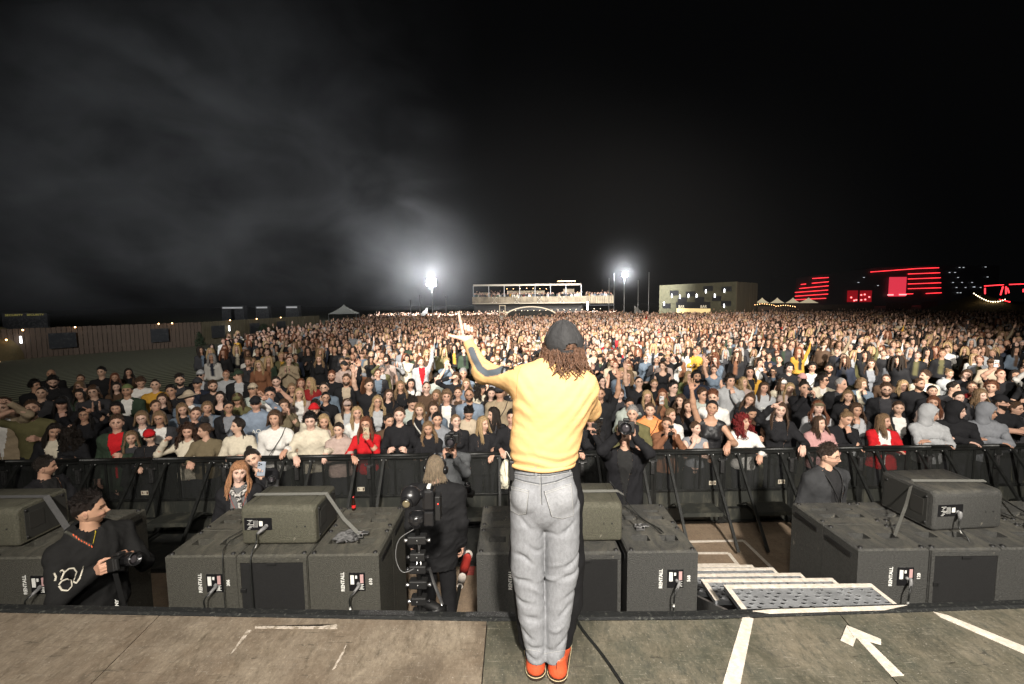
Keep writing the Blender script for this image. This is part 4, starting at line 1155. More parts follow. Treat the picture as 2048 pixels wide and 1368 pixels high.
def limbs(sex, pose, sh):
    out = []
    for s, pn in ((-1, pose[0]), (1, pose[1])):
        w, hint, hk, palm, fd = pose_arm(pn, s)
        S_ = (s * sh, .012, 1.405)
        e, w = ik(S_, w, hint)
        out.append((s, V3(*S_), e, w, hk, palm, fd if fd is not None else tuple(w - e)))
    return out
def make_top(sex, style, pose, slim, seed, h=.017):
    key = (sex, style, pose, slim, seed % 4, h)
    if key in TOPS: return TOPS[key]
    inf = dict(tee=.012, tank=.006, sweat=.022, hoodie=.030, jacket=.030, coat=.036, shirt=.016, knit=.020, dress=.010, hood=.030)[style]
    pr, sh = torso_prims(sex, inf, slim)
    cuts = []
    short = style in ('tee', 'tank')
    for s, S_, e, w, hk, palm, fd in limbs(sex, pose, sh):
        r0 = .050 + inf * .6; r1 = .040 + inf * .6; r2 = .029 + inf * .55
        if style == 'tank': continue
        if style == 'tee':
            pr.append(Cone(S_, S_ + (e - S_) * .62, r0, r1 * 1.12)); continue
        pr.append(Cone(S_, e, r0, r1)); 
        fw = w - nrm(w - e) * .012
        pr.append(Cone(e, fw, r1, r2))
        if style in ('sweat', 'hoodie', 'hood'): pr.append(Cone(w - nrm(w - e) * .04, w - nrm(w - e) * .012, r2 * 1.05, r2 * .86))
    if style in ('jacket', 'coat'):
        pr.append(Cone((0, .01, .95), (0, .01, .72 if style == 'coat' else .90), .19, .21, (0, 1, 0), .72))
    if style in ('hoodie',):   # hood lying on the shoulders
        for a in np.linspace(-2.3, 2.3, 9):
            b = a + .55
            f = lambda q: (.098 * math.sin(q), .030 + .085 * math.cos(q), 1.485 + .018 * math.cos(q))
            pr.append(Cone(f(a - .27), f(a + .27), .024 + .012 * math.cos(a), .024 + .012 * math.cos(a)))
        pr.append(Ell((0, .115, 1.43), (.085, .04, .075)))
    if style in ('jacket', 'coat', 'shirt'):   # collar
        for a in np.linspace(-2.2, 2.2, 8):
            f = lambda q: (.078 * math.sin(q), .018 + .068 * math.cos(q), 1.500 - .012 * (1 - math.cos(q)))
            c = Cone(f(a - .3), f(a + .3), .013, .013); c.k = .012; pr.append(c)
    zb = {'coat': .66, 'tank': .98, 'tee': .90, 'jacket': .86}.get(style, .88)
    g = surf(pr, h, .035, [((0, 0, zb), (0, 0, -1))])
    # open the neck
    c = fcent(g)
    zc = {'tee': 1.495, 'tank': 1.44}.get(style, 1.515)
    fy = c[:, 1] < .02
    depth = {'tee': .02, 'tank': .10, 'dress': .03, 'shirt': .05, 'jacket': .03, 'coat': .02}.get(style, .012)
    r = np.hypot(c[:, 0], (c[:, 1] - .02) * .9)
    neckhole = (r < .066 + (.035 if style == 'tank' else 0)) & (c[:, 2] > zc - depth * np.clip((.02 - c[:, 1]) / .08, 0, 1) - .03 + .25 * np.maximum(r - .05, 0))
    g = sub_faces(g, ~neckhole)
    n = normals(g)
    am = {'tee': .011, 'tank': .004, 'sweat': .012, 'hoodie': .014, 'jacket': .015, 'coat': .016, 'shirt': .012, 'knit': .008, 'dress': .005, 'hood': .014}[style]
    g.v = g.v + n * (wr(g.v, seed % 4 + 11, .8) * am * 1.6)[:, None]
    inner = None
    if style in ('jacket', 'coat', 'shirt'):
        c = fcent(g); wd = .012 + (.075 if style != 'shirt' else .035) * sstep(.95 if style != 'shirt' else 1.3, 1.46, c[:, 2])
        msk = (c[:, 1] < -.03) & (np.abs(c[:, 0]) < wd) & (c[:, 2] < 1.53) & (c[:, 2] > (.86 if style != 'shirt' else 1.36))
        limb = np.zeros(len(c), bool)
        for s, S_, e, w, hk, palm, fd in limbs(sex, pose, sh):
            ba = w - e; t = np.clip(((c - e) @ ba) / (ba @ ba), 0, 1); limb |= np.linalg.norm(c - e - t[:, None] * ba, axis=1) < .085
        msk &= ~limb
        inner = sub_faces(g, msk); g = sub_faces(g, ~msk)
        if len(inner.v): inner.v = inner.v - normals(inner) * (.005 if style == 'shirt' else .009)
    TOPS[key] = (g, inner)
    return TOPS[key]
def body_core(sex, pose, slim, fine=False):
    key = (sex, pose, slim, fine)
    if key in BODYARMS: return BODYARMS[key]
    pr, sh = torso_prims(sex, -.012, slim)
    for s, S_, e, w, hk, palm, fd in limbs(sex, pose, sh):
        pr += [Cone(S_, e, .048, .039), Cone(e, e + (w - e) * .35, .040, .039), Cone(e + (w - e) * .3, w, .040, .027)]
    nk = .054 if sex == 'm' else .046
    c = Cone((0, .022, 1.44), (0, .004, 1.575), nk, nk * .98); pr.append(c)
    g = surf(pr, .017, .03)
    hs = [place_hand(hand_g(hk, .0052 if fine else .0065), w - nrm(np.array(fd, float)) * .004, fd, palm, s_) for (s, S_, e, w, hk, palm, fd), s_ in zip(limbs(sex, pose, sh), (1, -1))]
    # thumbs point to the body's midline for palms down or in
    BODYARMS[key] = join([g] + hs)
    return BODYARMS[key]
def trousers(sex, kind='wide', shift=0):
    key = (sex, kind)
    if key in TROU: return TROU[key]
    pr = [Cone((-.05, .01, .93), (.05, .01, .93), .125, .125, (0, 1, 0), .85)]
    r = dict(wide=(.098, .078, .075), slim=(.088, .058, .048))[kind]
    for s in (-1, 1):
        pr += [Cone((s * .085, .01, .86), (s * .10, -.005, .48), r[0], r[1]), Cone((s * .10, -.005, .48), (s * .105, .015, .07), r[1], r[2])]
    g = surf(pr, .022, .03)
    g.v = g.v + normals(g) * (wr(g.v, 5, .8) * .012)[:, None]
    shoes = join([surf([Ell((s * .105, -.04, .045), (.045, .115, .045)), Ell((s * .105, .04, .05), (.04, .06, .05))], .014, .02, [((0, 0, .004), (0, 0, -1))]) for s in (-1, 1)])
    TROU[key] = (mesh(g, 'trousers', fab), [mesh(sub_faces(shoes, fcent(shoes)[:, 0] * s > 0), 'shoe', leath) for s in (-1, 1)])
    return TROU[key]
GLS = {}
def glasses(sun=False):
    if sun in GLS: return GLS[sun]
    gs = []
    for s in (-1, 1):
        P = [(s * .032 + .022 * math.cos(a), -.098 + .010 * abs(math.cos(a)) * (1 if math.cos(a) * s > 0 else 0), .000 + .017 * math.sin(a)) for a in np.linspace(0, 2 * PI, 17)]
        gs.append(tube(P, .0017, 5))
        if sun: gs.append(G([(s * .032 + .021 * math.cos(a), -.098, .016 * math.sin(a)) for a in np.arange(12) / 12 * 2 * PI], [[0, k, k + 1, -1] for k in range(1, 11)], None, False))
        gs.append(tube([(s * .054, -.090, .003), (s * .074, -.070, .004), (s * .082, .0, .0)], .0015, 5))
    gs.append(tube([(-.011, -.101, .003), (0, -.104, .005), (.011, -.101, .003)], .0016, 5))
    GLS[sun] = mesh(join(gs), 'glasses', mat('glasses_frame', (.02, .018, .016), .25) if not sun else mat('sunglasses', (.006, .006, .006), .1))
    return GLS[sun]
HATS = {}
def hat_mesh(kind):
    if kind in HATS: return HATS[kind]
    if kind in ('cap', 'capback'):
        ph, el = head_base(48, 30)
        x, y, z, dx, dy, dz = head_pos(ph, el, True, .016)
        g = grid(np.stack([x, y, z * 1.03], -1), True, False)
        c = fcent(g); g = sub_faces(g, c[:, 2] > .046 + .10 * c[:, 1] * 0)
        s = -1 if kind == 'cap' else 1
        rows = []
        for r_ in np.linspace(0, 1, 5):
            rows.append([(.082 * math.sin(a) * (1 - .05 * r_), s * (.092 * math.cos(a) + .075 * r_ * math.cos(a * .9)), .052 - .018 * r_ - .016 * (1 - math.cos(a)) + .004) for a in np.linspace(-1.05, 1.05, 13)])
        b = grid(np.array(rows)); b2 = G(b.v - (0, 0, .006), b.q[:, ::-1], b.c, b.sm)
        g = g + b + b2 + ell((0, 0, .135), (.008, .008, .005), 8, 5)
    elif kind == 'beanie':
        ph, el = head_base(48, 30)
        x, y, z, dx, dy, dz = head_pos(ph, el, True, .015)
        g = grid(np.stack([x, y, z * 1.08], -1), True, False)
        g = sub_faces(g, fcent(g)[:, 2] > .035)
        an = np.linspace(0, 2 * PI, 25)
        g = g + tube([(.090 * math.sin(a), .108 * -math.cos(a), .045 - .012 * math.cos(a - PI) * 1) for a in an], .014, 8, .5, caps=False)
    elif kind == 'brim':
        ph, el = head_base(48, 30)
        x, y, z, dx, dy, dz = head_pos(ph, el, True, .014)
        g = grid(np.stack([x, y, z * 1.05], -1), True, False)
        g = sub_faces(g, fcent(g)[:, 2] > .05)
        an = np.arange(28) / 28 * 2 * PI
        g = g + grid(np.array([[(r_ * math.sin(a), -1.12 * r_ * math.cos(a), .055 - .03 * (r_ - .09) / .07 + .012 * math.cos(2 * a) * (r_ > .1)) for a in an] for r_ in (.085, .11, .14, .165)]), False, True)
    elif kind == 'hoodup':
        pr = [Ell((0, .022, .03), (.112, .128, .142)), Cone((0, .05, -.03), (0, .05, -.14), .10, .12, (0, 1, 0), .85)]
        g = surf(pr, .012, .05)
        c = fcent(g)
        hole_ = (c[:, 1] < -.035) & (np.hypot(c[:, 0] / .075, (c[:, 2] + .012) / .105) < 1)
        g = sub_faces(g, ~hole_)
        g.v = g.v + normals(g) * (wr(g.v, 3, .9) * .010)[:, None]
        an = np.arange(24) / 24 * 2 * PI
        def rim(a): 
            x_, z_ = .074 * math.sin(a), -.012 + .104 * math.cos(a)
            return (x_, -.062 - .03 * math.cos(a) * (math.cos(a) > 0) + .02 * (1 - math.cos(a)) * .5, z_)
        g = g + tube([rim(a) for a in np.linspace(0, 2 * PI, 25)], .013, 8, caps=False)
    HATS[kind] = mesh(g, kind, fab)
    return HATS[kind]
PHONE = None
def phone_thing(loc, rot, label, col=(.02, .02, .02)):
    global PHONE
    if PHONE is None:
        PHONE = (mesh(box(-.037, .037, -.004, .004, -.076, .076, .003), 'phone', plain), mesh(box(-.031, .005, -.007, -.0035, .03, .07, .002) + join([ell((x, -.0075, z), (.008, .002, .008), 10, 5) for x, z in ((-.022, .06), (-.022, .04), (-.005, .05))]).paint((.01, .01, .01)), 'camera_bump', plain))
    t = thing('phone', label, 'phone', loc, group='phones held up in the crowd')
    t.rotation_euler = rot
    for n_, me in zip(('case', 'camera_bump'), PHONE):
        c = link(n_, me, t); c.color = (*col, 1)
    return t
HS = .98
def person(loc, rz, label, sex='m', hairs='short_0', haircol=(.03, .02, .014), top='tee', topcol=(.02, .02, .02), incol=None, pose=('down', 'down'), look=(0, 0, 0), h=1.75, expr='calm',
           glass=None, hat=None, hatcol=(.02, .02, .02), beard=0, skincol=None, trcol=(.02, .02, .025), seed=0, res=1.0, group='people in the crowd', fine=False, slim=1.0, detail=True, legs=True, phone=None, mat_top=None, lean=0.0):
    """look = (yaw, pitch, roll) of the head in degrees, yaw + toward the viewer's right, pitch + looks up"""
    t = thing('person', label, 'person', loc, rz, group)
    sc = h / 1.75; t.scale = (sc,) * 3
    sk = skincol or SKINS[seed % len(SKINS)]
    HM = Matrix.Translation((0, .01, 1.545)) @ Euler((R(-look[1] * -1) * -1, R(look[2]), R(look[0])), 'ZXY' if False else 'XYZ').to_matrix().to_4x4() @ Matrix.Translation((0, -.01, .095)) @ Matrix.Scale(HS, 4)
    hg = head_cached(sex, expr, beard, res, seed % 5)
    core = body_core(sex, pose, slim, fine)
    body = link('body', mesh(join([core, hg.x(HM)]), 'body', skin), t)
    body.color = (*sk, 1)
    if hairs and hat not in ('hoodup',):
        if hat in ('cap', 'capback', 'beanie', 'brim') and hairs.split('_')[0] in ('short', 'messy', 'quiff', 'curly', 'thin'): hairs = 'buzz_0'
        o = link('hair', hair_mesh(hairs), t); o.matrix_local = HM; o.color = (*haircol, 1)
    if beard >= 2:
        if 'beard' not in HAIR: HAIR['beard'] = mesh(beard_g(), 'beard', hairm)
        o = link('beard', HAIR['beard'], t); o.matrix_local = HM; o.color = (*[c * .8 for c in haircol], 1)
    if hat:
        o = link({'hoodup': 'hood', 'capback': 'cap', 'brim': 'hat'}.get(hat, hat), hat_mesh(hat), t); o.matrix_local = HM; o.color = (*hatcol, 1)
    if glass:
        o = link('sunglasses' if glass == 'sun' else 'glasses', glasses(glass == 'sun'), t); o.matrix_local = HM
    hh = .014 if fine else .018
    st_ = 'hoodie' if top == 'hood' else top
    kk = (sex, st_, pose, slim, seed % 4, hh)
    if ('me',) + kk not in TOPS:
        g, inner = make_top(sex, st_, pose, slim, seed, hh)
        tm_ = {'knit': fabf, 'sweat': fabf}.get(top, fab)
        TOPS[('me',) + kk] = (mesh(g, 'top', tm_), mesh(inner, 'shirt', fab) if inner is not None and len(inner.v) else None)
    a, b = TOPS[('me',) + kk]
    nm = {'tee': 't_shirt', 'tank': 'tank_top', 'sweat': 'sweatshirt', 'hood': 'hoodie', 'knit': 'jumper'}.get(top, top)
    o = link(nm, a, t); o.color = (*topcol, 1)
    if mat_top is not None:
        o.material_slots[0].link = 'OBJECT'; o.material_slots[0].material = mat_top
    if b is not None:
        o = link('undershirt', b, t); ic = incol or (.02, .02, .02); o.color = (*ic, 1)
    if legs:
        me, sh_ = trousers(sex, 'wide' if seed % 2 else 'slim')
        o = link('trousers', me, t); o.color = (*trcol, 1)
        if fine:
            for s_ in sh_: q = link('shoe', s_, t); q.color = (.02, .02, .02, 1)
    return t
HC = {}
def head_cached(sex, expr, beard, res, sd):
    k = (sex, expr, beard > 0, res, sd)
    if k not in HC: HC[k] = head(sex == 'm', expr, beard > 0, res, sd)
    return HC[k]
# ================================================================== the crowd
FIELD = -.10
DK, BK, BR, AU, FA_, BL, GY, RD = (.022, .016, .012), (.012, .010, .009), (.075, .042, .024), (.16, .06, .03), (.22, .14, .075), (.42, .29, .15), (.30, .29, .28), (.20, .018, .018)
CB = dict(black=(.016, .016, .018), char=(.04, .04, .044), grey=(.22, .23, .25), lgrey=(.40, .41, .42), white=(.72, .70, .66), cream=(.62, .56, .44), beige=(.46, .38, .28), tan=(.34, .27, .18), olive=(.13, .12, .055), dgreen=(.035, .055, .035),
          green=(.16, .19, .08), red=(.52, .015, .02), dred=(.25, .02, .02), pink=(.50, .28, .27), rose=(.42, .32, .28), orange=(.75, .28, .10), mustard=(.55, .30, .045), rust=(.22, .10, .055), brown=(.09, .055, .035),
          denim=(.14, .18, .23), blue=(.22, .27, .34), mint=(.38, .42, .38), navy=(.02, .025, .04), yellow=(.7, .42, .10), leop=(.16, .13, .08))
# x, y in the photograph, sex, hair style, hair colour, top, colour, label, extras
P_ = [
 (63, 819, 'm', 'short_0', BR, 'tee', 'olive', 'bearded man in olive t-shirt shading his eyes with a bent arm', dict(beard=2, pose=('brow', 'cup'), F=.5, h=1.86, look=(15, 12, 0))),
 (4, 811, 'm', 'messy_1', BR, 'jacket', 'tan', 'man in khaki jacket cut by the left picture border', dict(incol='white', pose=('down', 'point'), F=.6)),
 (105, 862, 'f', 'long_0', DK, 'jacket', 'black', 'laughing dark-haired woman in black beside the curly head seen from behind', dict(expr='laugh', incol='cream', look=(20, -12, 10), F=1, pose=('chest', 'rail'))),
 (141, 872, 'f', 'bigcurl_0', DK, 'jacket', 'black', 'person seen from behind with a huge dark curly mane', dict(turn=180, F=.9, pose=('down', 'chest'))),
 (168, 832, 'f', 'wavy_1', BK, 'sweat', 'black', 'woman in glasses and black raising a finger with a white wristband', dict(glass='clear', pose=('cup', 'point'), look=(0, 14, 0))),
 (123, 808, 'm', 'long_2', BK, 'sweat', 'black', 'long-haired man in a black cap with a hand before his face', dict(hat='cap', hatcol='black', pose=('down', 'chin'))),
 (161, 790, 'f', 'wavy_0', DK, 'jacket', 'dgreen', 'woman in dark green jacket with white sleeve stripes on the left', dict(incol='char', pose=('down', 'point'))),
 (82, 787, 'm', 'buzz_0', DK, 'shirt', 'char', 'short-haired man in a grey collared shirt behind the man shading his eyes', dict(incol='black')),
 (70, 772, 'm', 'messy_0', BK, 'sweat', 'black', 'dark-haired man in black turning right on the far left', dict(look=(50, 5, 0))),
 (106, 762, 'm', 'short_1', BK, 'jacket', 'black', 'tall bearded man in black looking down at his cup', dict(beard=2, look=(10, -22, 0), pose=('cup', 'cup'), h=1.92)),
 (102, 749, 'm', None, DK, 'jacket', 'black', 'bald man behind the tall bearded man looking at his cup', {}),
 (160, 773, 'f', 'wavy_2', FA_, 'jacket', 'beige', 'fair woman in a beige jacket in the dark left part of the crowd', dict(look=(-30, 0, 0), incol='black')),
 (162, 758, 'f', 'tied_1', BR, 'sweat', 'black', 'brown-haired woman behind the fair woman in beige', {}),
 (203, 745, 'm', 'short_2', BK, 'tee', 'black', 'man in a black t-shirt standing alone at the left edge of the crowd', dict(h=1.85, look=(-8, 4, 0))),
 (230, 756, 'f', 'long_1', AU, 'sweat', 'brown', 'smiling auburn woman in brown next to the lone man in black', dict(expr='smile')),
 (233, 775, 'f', 'long_2', DK, 'sweat', 'brown', 'dark-haired woman in brown just left of the bearded man in green jacket', dict(expr='smile')),
 (254, 783, 'm', 'short_0', BR, 'jacket', 'dgreen', 'man in backward green cap and dark green jacket over white', dict(hat='capback', hatcol='green', incol='white', beard=1, look=(-5, 12, 0), h=1.83)),
 (257, 746, 'f', 'long_0', DK, 'jacket', 'brown', 'woman in dark varsity jacket with pale sleeves', dict(look=(20, 8, 0), incol='black')),
 (281, 763, 'm', 'short_1', BR, 'tee', 'white', 'man in white t-shirt bending over his phone', dict(look=(10, -30, 0), pose=('chest', 'chest'), h=1.84)),
 (311, 771, 'm', 'buzz_1', DK, 'knit', 'mustard', 'shaven-headed man in a mustard jumper with a dark bag strap', dict(h=1.84, bag=1)),
 (234, 818, 'f', 'bob_0', BK, 'sweat', 'black', 'woman with short black bob above the man in red', {}),
 (284, 838, 'f', 'bob_1', FA_, 'shirt', 'char', 'young person with glasses and chin-length fair hair in a checked shirt', dict(glass='clear', incol='white')),
 (319, 838, 'f', 'bob_2', FA_, 'jacket', 'char', 'woman with glasses and shaggy fair bob in a dark jacket over white', dict(glass='clear', incol='white', look=(-4, 2, 0))),
 (233, 847, 'm', 'short_3', BR, 'coat', 'dgreen', 'square-faced man in a dark green coat over a red shirt at the barrier', dict(incol='red', F=1, pose=('down', 'chest'))),
 (262, 877, 'f', 'long_1', FA_, 'jacket', 'black', 'small fair girl in a dark jacket beside the man in red', dict(F=1, incol='char', pose=('down', 'down'))),
 (301, 874, 'f', 'tied_0', BR, 'jacket', 'black', 'smiling woman in a bright red cap at the barrier', dict(hat='cap', hatcol='red', F=1, expr='laugh', look=(10, 2, -6), pose=('rail', 'railx'))),
 (312, 814, 'f', 'tied_2', BR, 'sweat', 'char', 'woman drinking from a cup behind the glasses-wearing woman with the shaggy bob', dict(pose=('down', 'chin'), look=(20, 12, 0))),
 (325, 800, 'f', 'wavy_1', BR, 'sweat', 'black', 'brown-haired woman right of the mustard jumper', {}),
 (343, 783, 'm', 'short_2', BK, 'jacket', 'black', 'dark-haired man in black standing behind the straw hat', {}),
 (375, 864, 'f', 'bigcurl_1', (.05, .025, .015), 'sweat', 'cream', 'smiling woman with wild brown curls and a cream top at the barrier', dict(F=1, expr='smile', pose=('fistlow', 'rail'), look=(0, 0, 5))),
 (411, 862, 'f', 'tied_0', BR, 'knit', 'leop', 'woman in dark leopard-pattern knit turning to the curly woman', dict(F=1, look=(-65, 0, 0), pose=('rail', 'chest'))),
 (476, 853, 'f', 'side_0', DK, 'sweat', 'cream', 'woman in fluffy cream jumper looking left, silver foil in her hands', dict(F=1, look=(-55, 5, 0), pose=('chest', 'chest'), foil=1)),
 (550, 838, 'f', 'bob_1', BR, 'sweat', 'white', 'woman in a white sweatshirt with a black cross-body strap at the barrier', dict(F=1, look=(-14, 4, 0), bag=1, pose=('down', 'rail'), h=1.76, open=1, expr='open')),
 (621, 842, 'm', 'fringe_x', BK, 'hoodie', 'cream', 'young man with dark fringe in a cream hoodie leaning on the barrier', dict(F=1, pose=('leanf', 'leanf'), look=(-5, -4, 0), h=1.78)),
 (457, 816, 'f', 'tied_1', BK, 'jacket', 'black', 'woman in glasses and black jacket over grey with a bag strap', dict(glass='clear', incol='grey', look=(10, 6, 0), bag=1)),
 (388, 829, 'f', 'tied_2', BR, 'sweat', 'black', 'dreamy woman with centre parting, head tilted, behind the wild curls', dict(look=(0, 4, 14), expr='smile')),
 (366, 819, 'f', 'long_2', FA_, 'jacket', 'denim', 'long-haired fair woman behind the tilted head', dict(incol='black', look=(10, -6, -8))),
 (378, 795, 'm', 'short_0', BR, 'jacket', 'denim', 'man in a wide beige hat and denim jacket', dict(hat='brim', hatcol='beige', look=(45, 6, 0), incol='white')),
 (413, 817, 'f', 'bob_0', FA_, 'jacket', 'denim', 'fair woman in a denim jacket left of the woman in glasses', dict(incol='grey')),
 (440, 796, 'f', 'wavy_0', DK, 'tank', 'black', 'laughing dark-haired woman behind the woman in glasses and black jacket', dict(expr='laugh', look=(0, 14, 0))),
 (475, 799, 'f', 'long_0', BR, 'jacket', 'olive', 'woman in an olive cap and olive jacket', dict(hat='cap', hatcol='olive', incol='olive', look=(0, -6, 0))),
 (512, 808, 'm', 'short_1', DK, 'hoodie', 'blue', 'man in black cap and blue-grey hoodie reaching forward', dict(hat='cap', hatcol='black', pose=('down', 'point'))),
 (426, 773, 'm', 'short_3', BR, 'tee', 'black', 'stocky bearded man in a black t-shirt behind the laughing woman', dict(beard=2, h=1.78)),
 (360, 761, 'm', 'quiff_0', DK, 'jacket', 'black', 'handsome bearded man in an open black jacket right of the mustard jumper', dict(beard=2, incol='char', h=1.86)),
 (394, 768, 'm', 'short_0', DK, 'sweat', 'navy', 'man in a dark cap touching his chin', dict(hat='cap', hatcol='char', pose=('down', 'chin'))),
 (401, 751, 'm', 'short_2', BR, 'jacket', 'char', 'man with bright reflecting sunglasses and pale cap', dict(hat='cap', hatcol='lgrey', glass='sun', incol='lgrey')),
 (505, 780, 'm', 'short_1', BR, 'tee', 'mint', 'man in beige cap and mint t-shirt', dict(hat='cap', hatcol='beige', pose=('down', 'fist'))),
 (540, 791, 'm', 'quiff_1', BK, 'tee', 'white', 'man in a white t-shirt pointing at the stage, hand before his glasses', dict(glass='clear', pose=('down', 'point'), h=1.82)),
 (568, 812, 'f', 'bob_2', BR, 'shirt', 'leop', 'person in leopard-pattern shirt raising both forearms', dict(pose=('phone2', 'phone2'), incol='leop')),
 (627, 822, 'f', 'tied_1', BR, 'sweat', 'cream', 'person in a red bandana directly behind the cream hoodie', dict(hat='beanie', hatcol='red')),
 (648, 845, 'f', 'wavy_2', BL, 'shirt', 'rose', 'blonde smiling woman in a patterned blouse behind the cream hoodie', dict(expr='smile', incol='white')),
 (554, 763, 'm', 'buzz_0', DK, 'hoodie', 'black', 'shaven man in black hoodie with his hand to his cheek', dict(pose=('down', 'chin'), beard=1, look=(0, -8, -6))),
 (584, 778, 'f', 'wavy_1', FA_, 'sweat', 'black', 'curly fair-haired person in black with sunglasses pushed up', dict(look=(0, 6, 0))),
 (602, 768, 'f', 'long_1', AU, 'tank', 'black', 'auburn woman in black right of the curly fair-haired person', dict(look=(10, 12, 0))),
 (598, 789, 'f', 'long_2', BL, 'coat', 'rose', 'blonde woman with lifted chin in a pale lilac coat', dict(look=(0, 14, 5), incol='white')),
 (649, 777, 'm', 'tied_1', DK, 'shirt', 'denim', 'man in glasses and denim shirt rubbing his chin', dict(glass='clear', pose=('chin', 'down'), incol='white')),
 (651, 796, 'f', 'tied_0', BK, 'sweat', 'black', 'dark woman with round glasses in black, head turned right', dict(glass='clear', expr='open', look=(15, 4, 0))),
 (633, 808, 'f', 'tied_2', DK, 'sweat', 'char', 'woman with sunglasses on her hair looking down', dict(look=(-10, -25, 0))),
 (622, 766, 'f', 'long_0', BL, 'tee', 'dred', 'blonde woman in a red top looking left', dict(look=(-50, 0, 0))),
 (663, 753, 'm', 'short_3', AU, 'sweat', 'black', 'red-bearded man in black with a pale collar', dict(beard=2)),
 (478, 752, 'm', 'short_0', BR, 'jacket', 'black', 'man in green cap and black jacket in profile to the left', dict(hat='cap', hatcol='dgreen', look=(-70, 0, 0), incol='lgrey', h=1.86)),
 (678, 860, 'f', 'tied_0', DK, 'hoodie', 'rose', 'smiling woman in a dusty pink hoodie with folded arms on the barrier', dict(F=1, expr='smile', pose=('railx', 'railx'))),
 (732, 850, 'f', 'long_1', AU, 'dress', 'red', 'auburn woman in a tight bright red dress filming with her phone', dict(F=1, glass='clear', pose=('rail', 'phone'), phone='gold', look=(-4, 4, 0))),
 (799, 832, 'f', 'tied_1', BR, 'sweat', 'black', 'tall woman in a black sweatshirt, fists held at her chest', dict(F=1, pose=('chest', 'chest'), h=1.80, look=(0, 6, 0), expr='open')),
 (857, 858, 'f', 'wavy_0', FA_, 'sweat', 'black', 'serious woman with wavy fair hair in black leaning on the barrier', dict(F=1, pose=('railx', 'railx'))),
 (714, 828, 'f', 'long_0', BL, 'sweat', 'white', 'smiling blonde woman in white behind the red dress', dict(expr='smile', look=(10, 10, 0))),
 (695, 811, 'f', 'long_2', BR, 'jacket', 'beige', 'woman in a lilac cap and beige jacket', dict(hat='cap', hatcol='rose', incol='lgrey')),
 (738, 772, 'm', 'quiff_0', BR, 'tee', 'black', 'man in a black t-shirt with one bare arm raised over his head', dict(pose=('raise_', 'down'), h=1.84)),
 (754, 806, 'f', 'wavy_2', BL, 'jacket', 'black', 'blonde woman in glasses, chin up, black jacket', dict(glass='clear', look=(8, 14, 6), incol='lgrey')),
 (776, 791, 'f', 'long_1', BR, 'sweat', 'black', 'singing brown-haired woman with a pale bag strap', dict(expr='open', look=(10, 8, 10))),
 (801, 774, 'f', 'wavy_1', FA_, 'jacket', 'black', 'singing woman with sunglasses in her fair waves and black jacket', dict(expr='open', look=(8, 10, 0), incol='black')),
 (821, 769, 'f', 'long_0', DK, 'jacket', 'white', 'dark long-haired woman in a white jacket singing', dict(expr='open', incol='white', look=(0, 5, 8))),
 (823, 803, 'm', 'short_2', DK, 'shirt', 'mint', 'man in a mint shirt looking down at the floor', dict(look=(15, -32, 0), incol='mint')),
 (839, 821, 'f', 'long_2', FA_, 'sweat', 'black', 'open-mouthed woman with straight fair hair and white sash', dict(expr='open', bag=2)),
 (776, 842, 'f', 'tied_2', DK, 'tee', 'brown', 'dark-haired woman peeking past the black sweatshirt on its left', dict(look=(20, -4, 6))),
 (853, 776, 'm', 'thin_0', BR, 'coat', 'brown', 'square-jawed man in a zipped brown coat', dict(incol='brown', h=1.82)),
 (870, 791, 'f', 'wavy_0', FA_, 'sweat', 'lgrey', 'fair woman with tilted head right of the brown coat', dict(look=(-10, 0, 16))),
 (893, 795, 'm', 'curly_0', (.19, .12, .07), 'jacket', 'char', 'young man with fair curls, grey jacket over white t-shirt', dict(incol='white', look=(6, 6, 0), h=1.78)),
 (916, 787, 'f', 'tied_0', BR, 'jacket', 'rose', 'woman in a pale pink jacket with her chin raised', dict(incol='brown', look=(0, 12, 0))),
 (867, 819, 'f', 'wavy_2', BR, 'jacket', 'denim', 'brown-haired woman in denim below the fair curls', dict(incol='grey', look=(5, 5, 0))),
 (874, 840, 'f', 'tied_2', BK, 'hoodie', 'grey', 'dark woman in grey hoodie above the wavy-haired woman in black', dict(look=(4, 2, 0))),
 (912, 844, 'f', 'tied_1', FA_, 'jacket', 'black', 'fair smiling woman in a black track jacket with white piping', dict(expr='smile', look=(25, 12, 0), incol='black', F=.7)),
 (939, 791, 'm', 'thin_1', BR, 'shirt', 'blue', 'bearded balding man in glasses and blue-grey shirt', dict(beard=2, glass='clear', incol='black', h=1.82)),
 (936, 823, 'm', 'quiff_1', BK, 'tee', 'beige', 'man in a beige t-shirt with his head bowed', dict(look=(12, -34, 0), F=.4)),
 (966, 849, 'f', 'long_1', BL, 'jacket', 'black', 'blonde woman in black with a patterned bag strap, looking right', dict(F=1, look=(45, 4, 0), incol='black', pose=('railx', 'rail'))),
 (988, 830, 'f', 'long_0', DK, 'shirt', 'black', 'dark-haired woman with white sunglasses on her head, in profile', dict(look=(-60, 0, 0), incol='char', F=.5)),
 (1000, 786, 'm', 'short_0', BR, 'jacket', 'tan', 'man in dark cap and tan hooded jacket with a strap', dict(hat='cap', hatcol='char', incol='tan', bag=1, h=1.86)),
 (982, 788, 'f', 'wavy_1', DK, 'sweat', 'char', 'smiling dark-haired woman left of the tan jacket', dict(expr='smile')),
 (961, 778, 'f', 'bigcurl_0', DK, 'sweat', 'cream', 'dark curly woman in profile wearing a grey hat', dict(hat='beanie', hatcol='char', look=(60, 0, 0))),
 (1024, 836, 'm', 'short_1', BK, 'shirt', 'black', 'man in a black shirt half hidden by the yellow sweater', dict(F=1, incol='black', pose=('rail', 'down'))),
 (933, 769, 'f', 'wavy_2', FA_, 'sweat', 'denim', 'fair woman with closed eyes behind the balding bearded man', dict(look=(-10, 12, 0))),
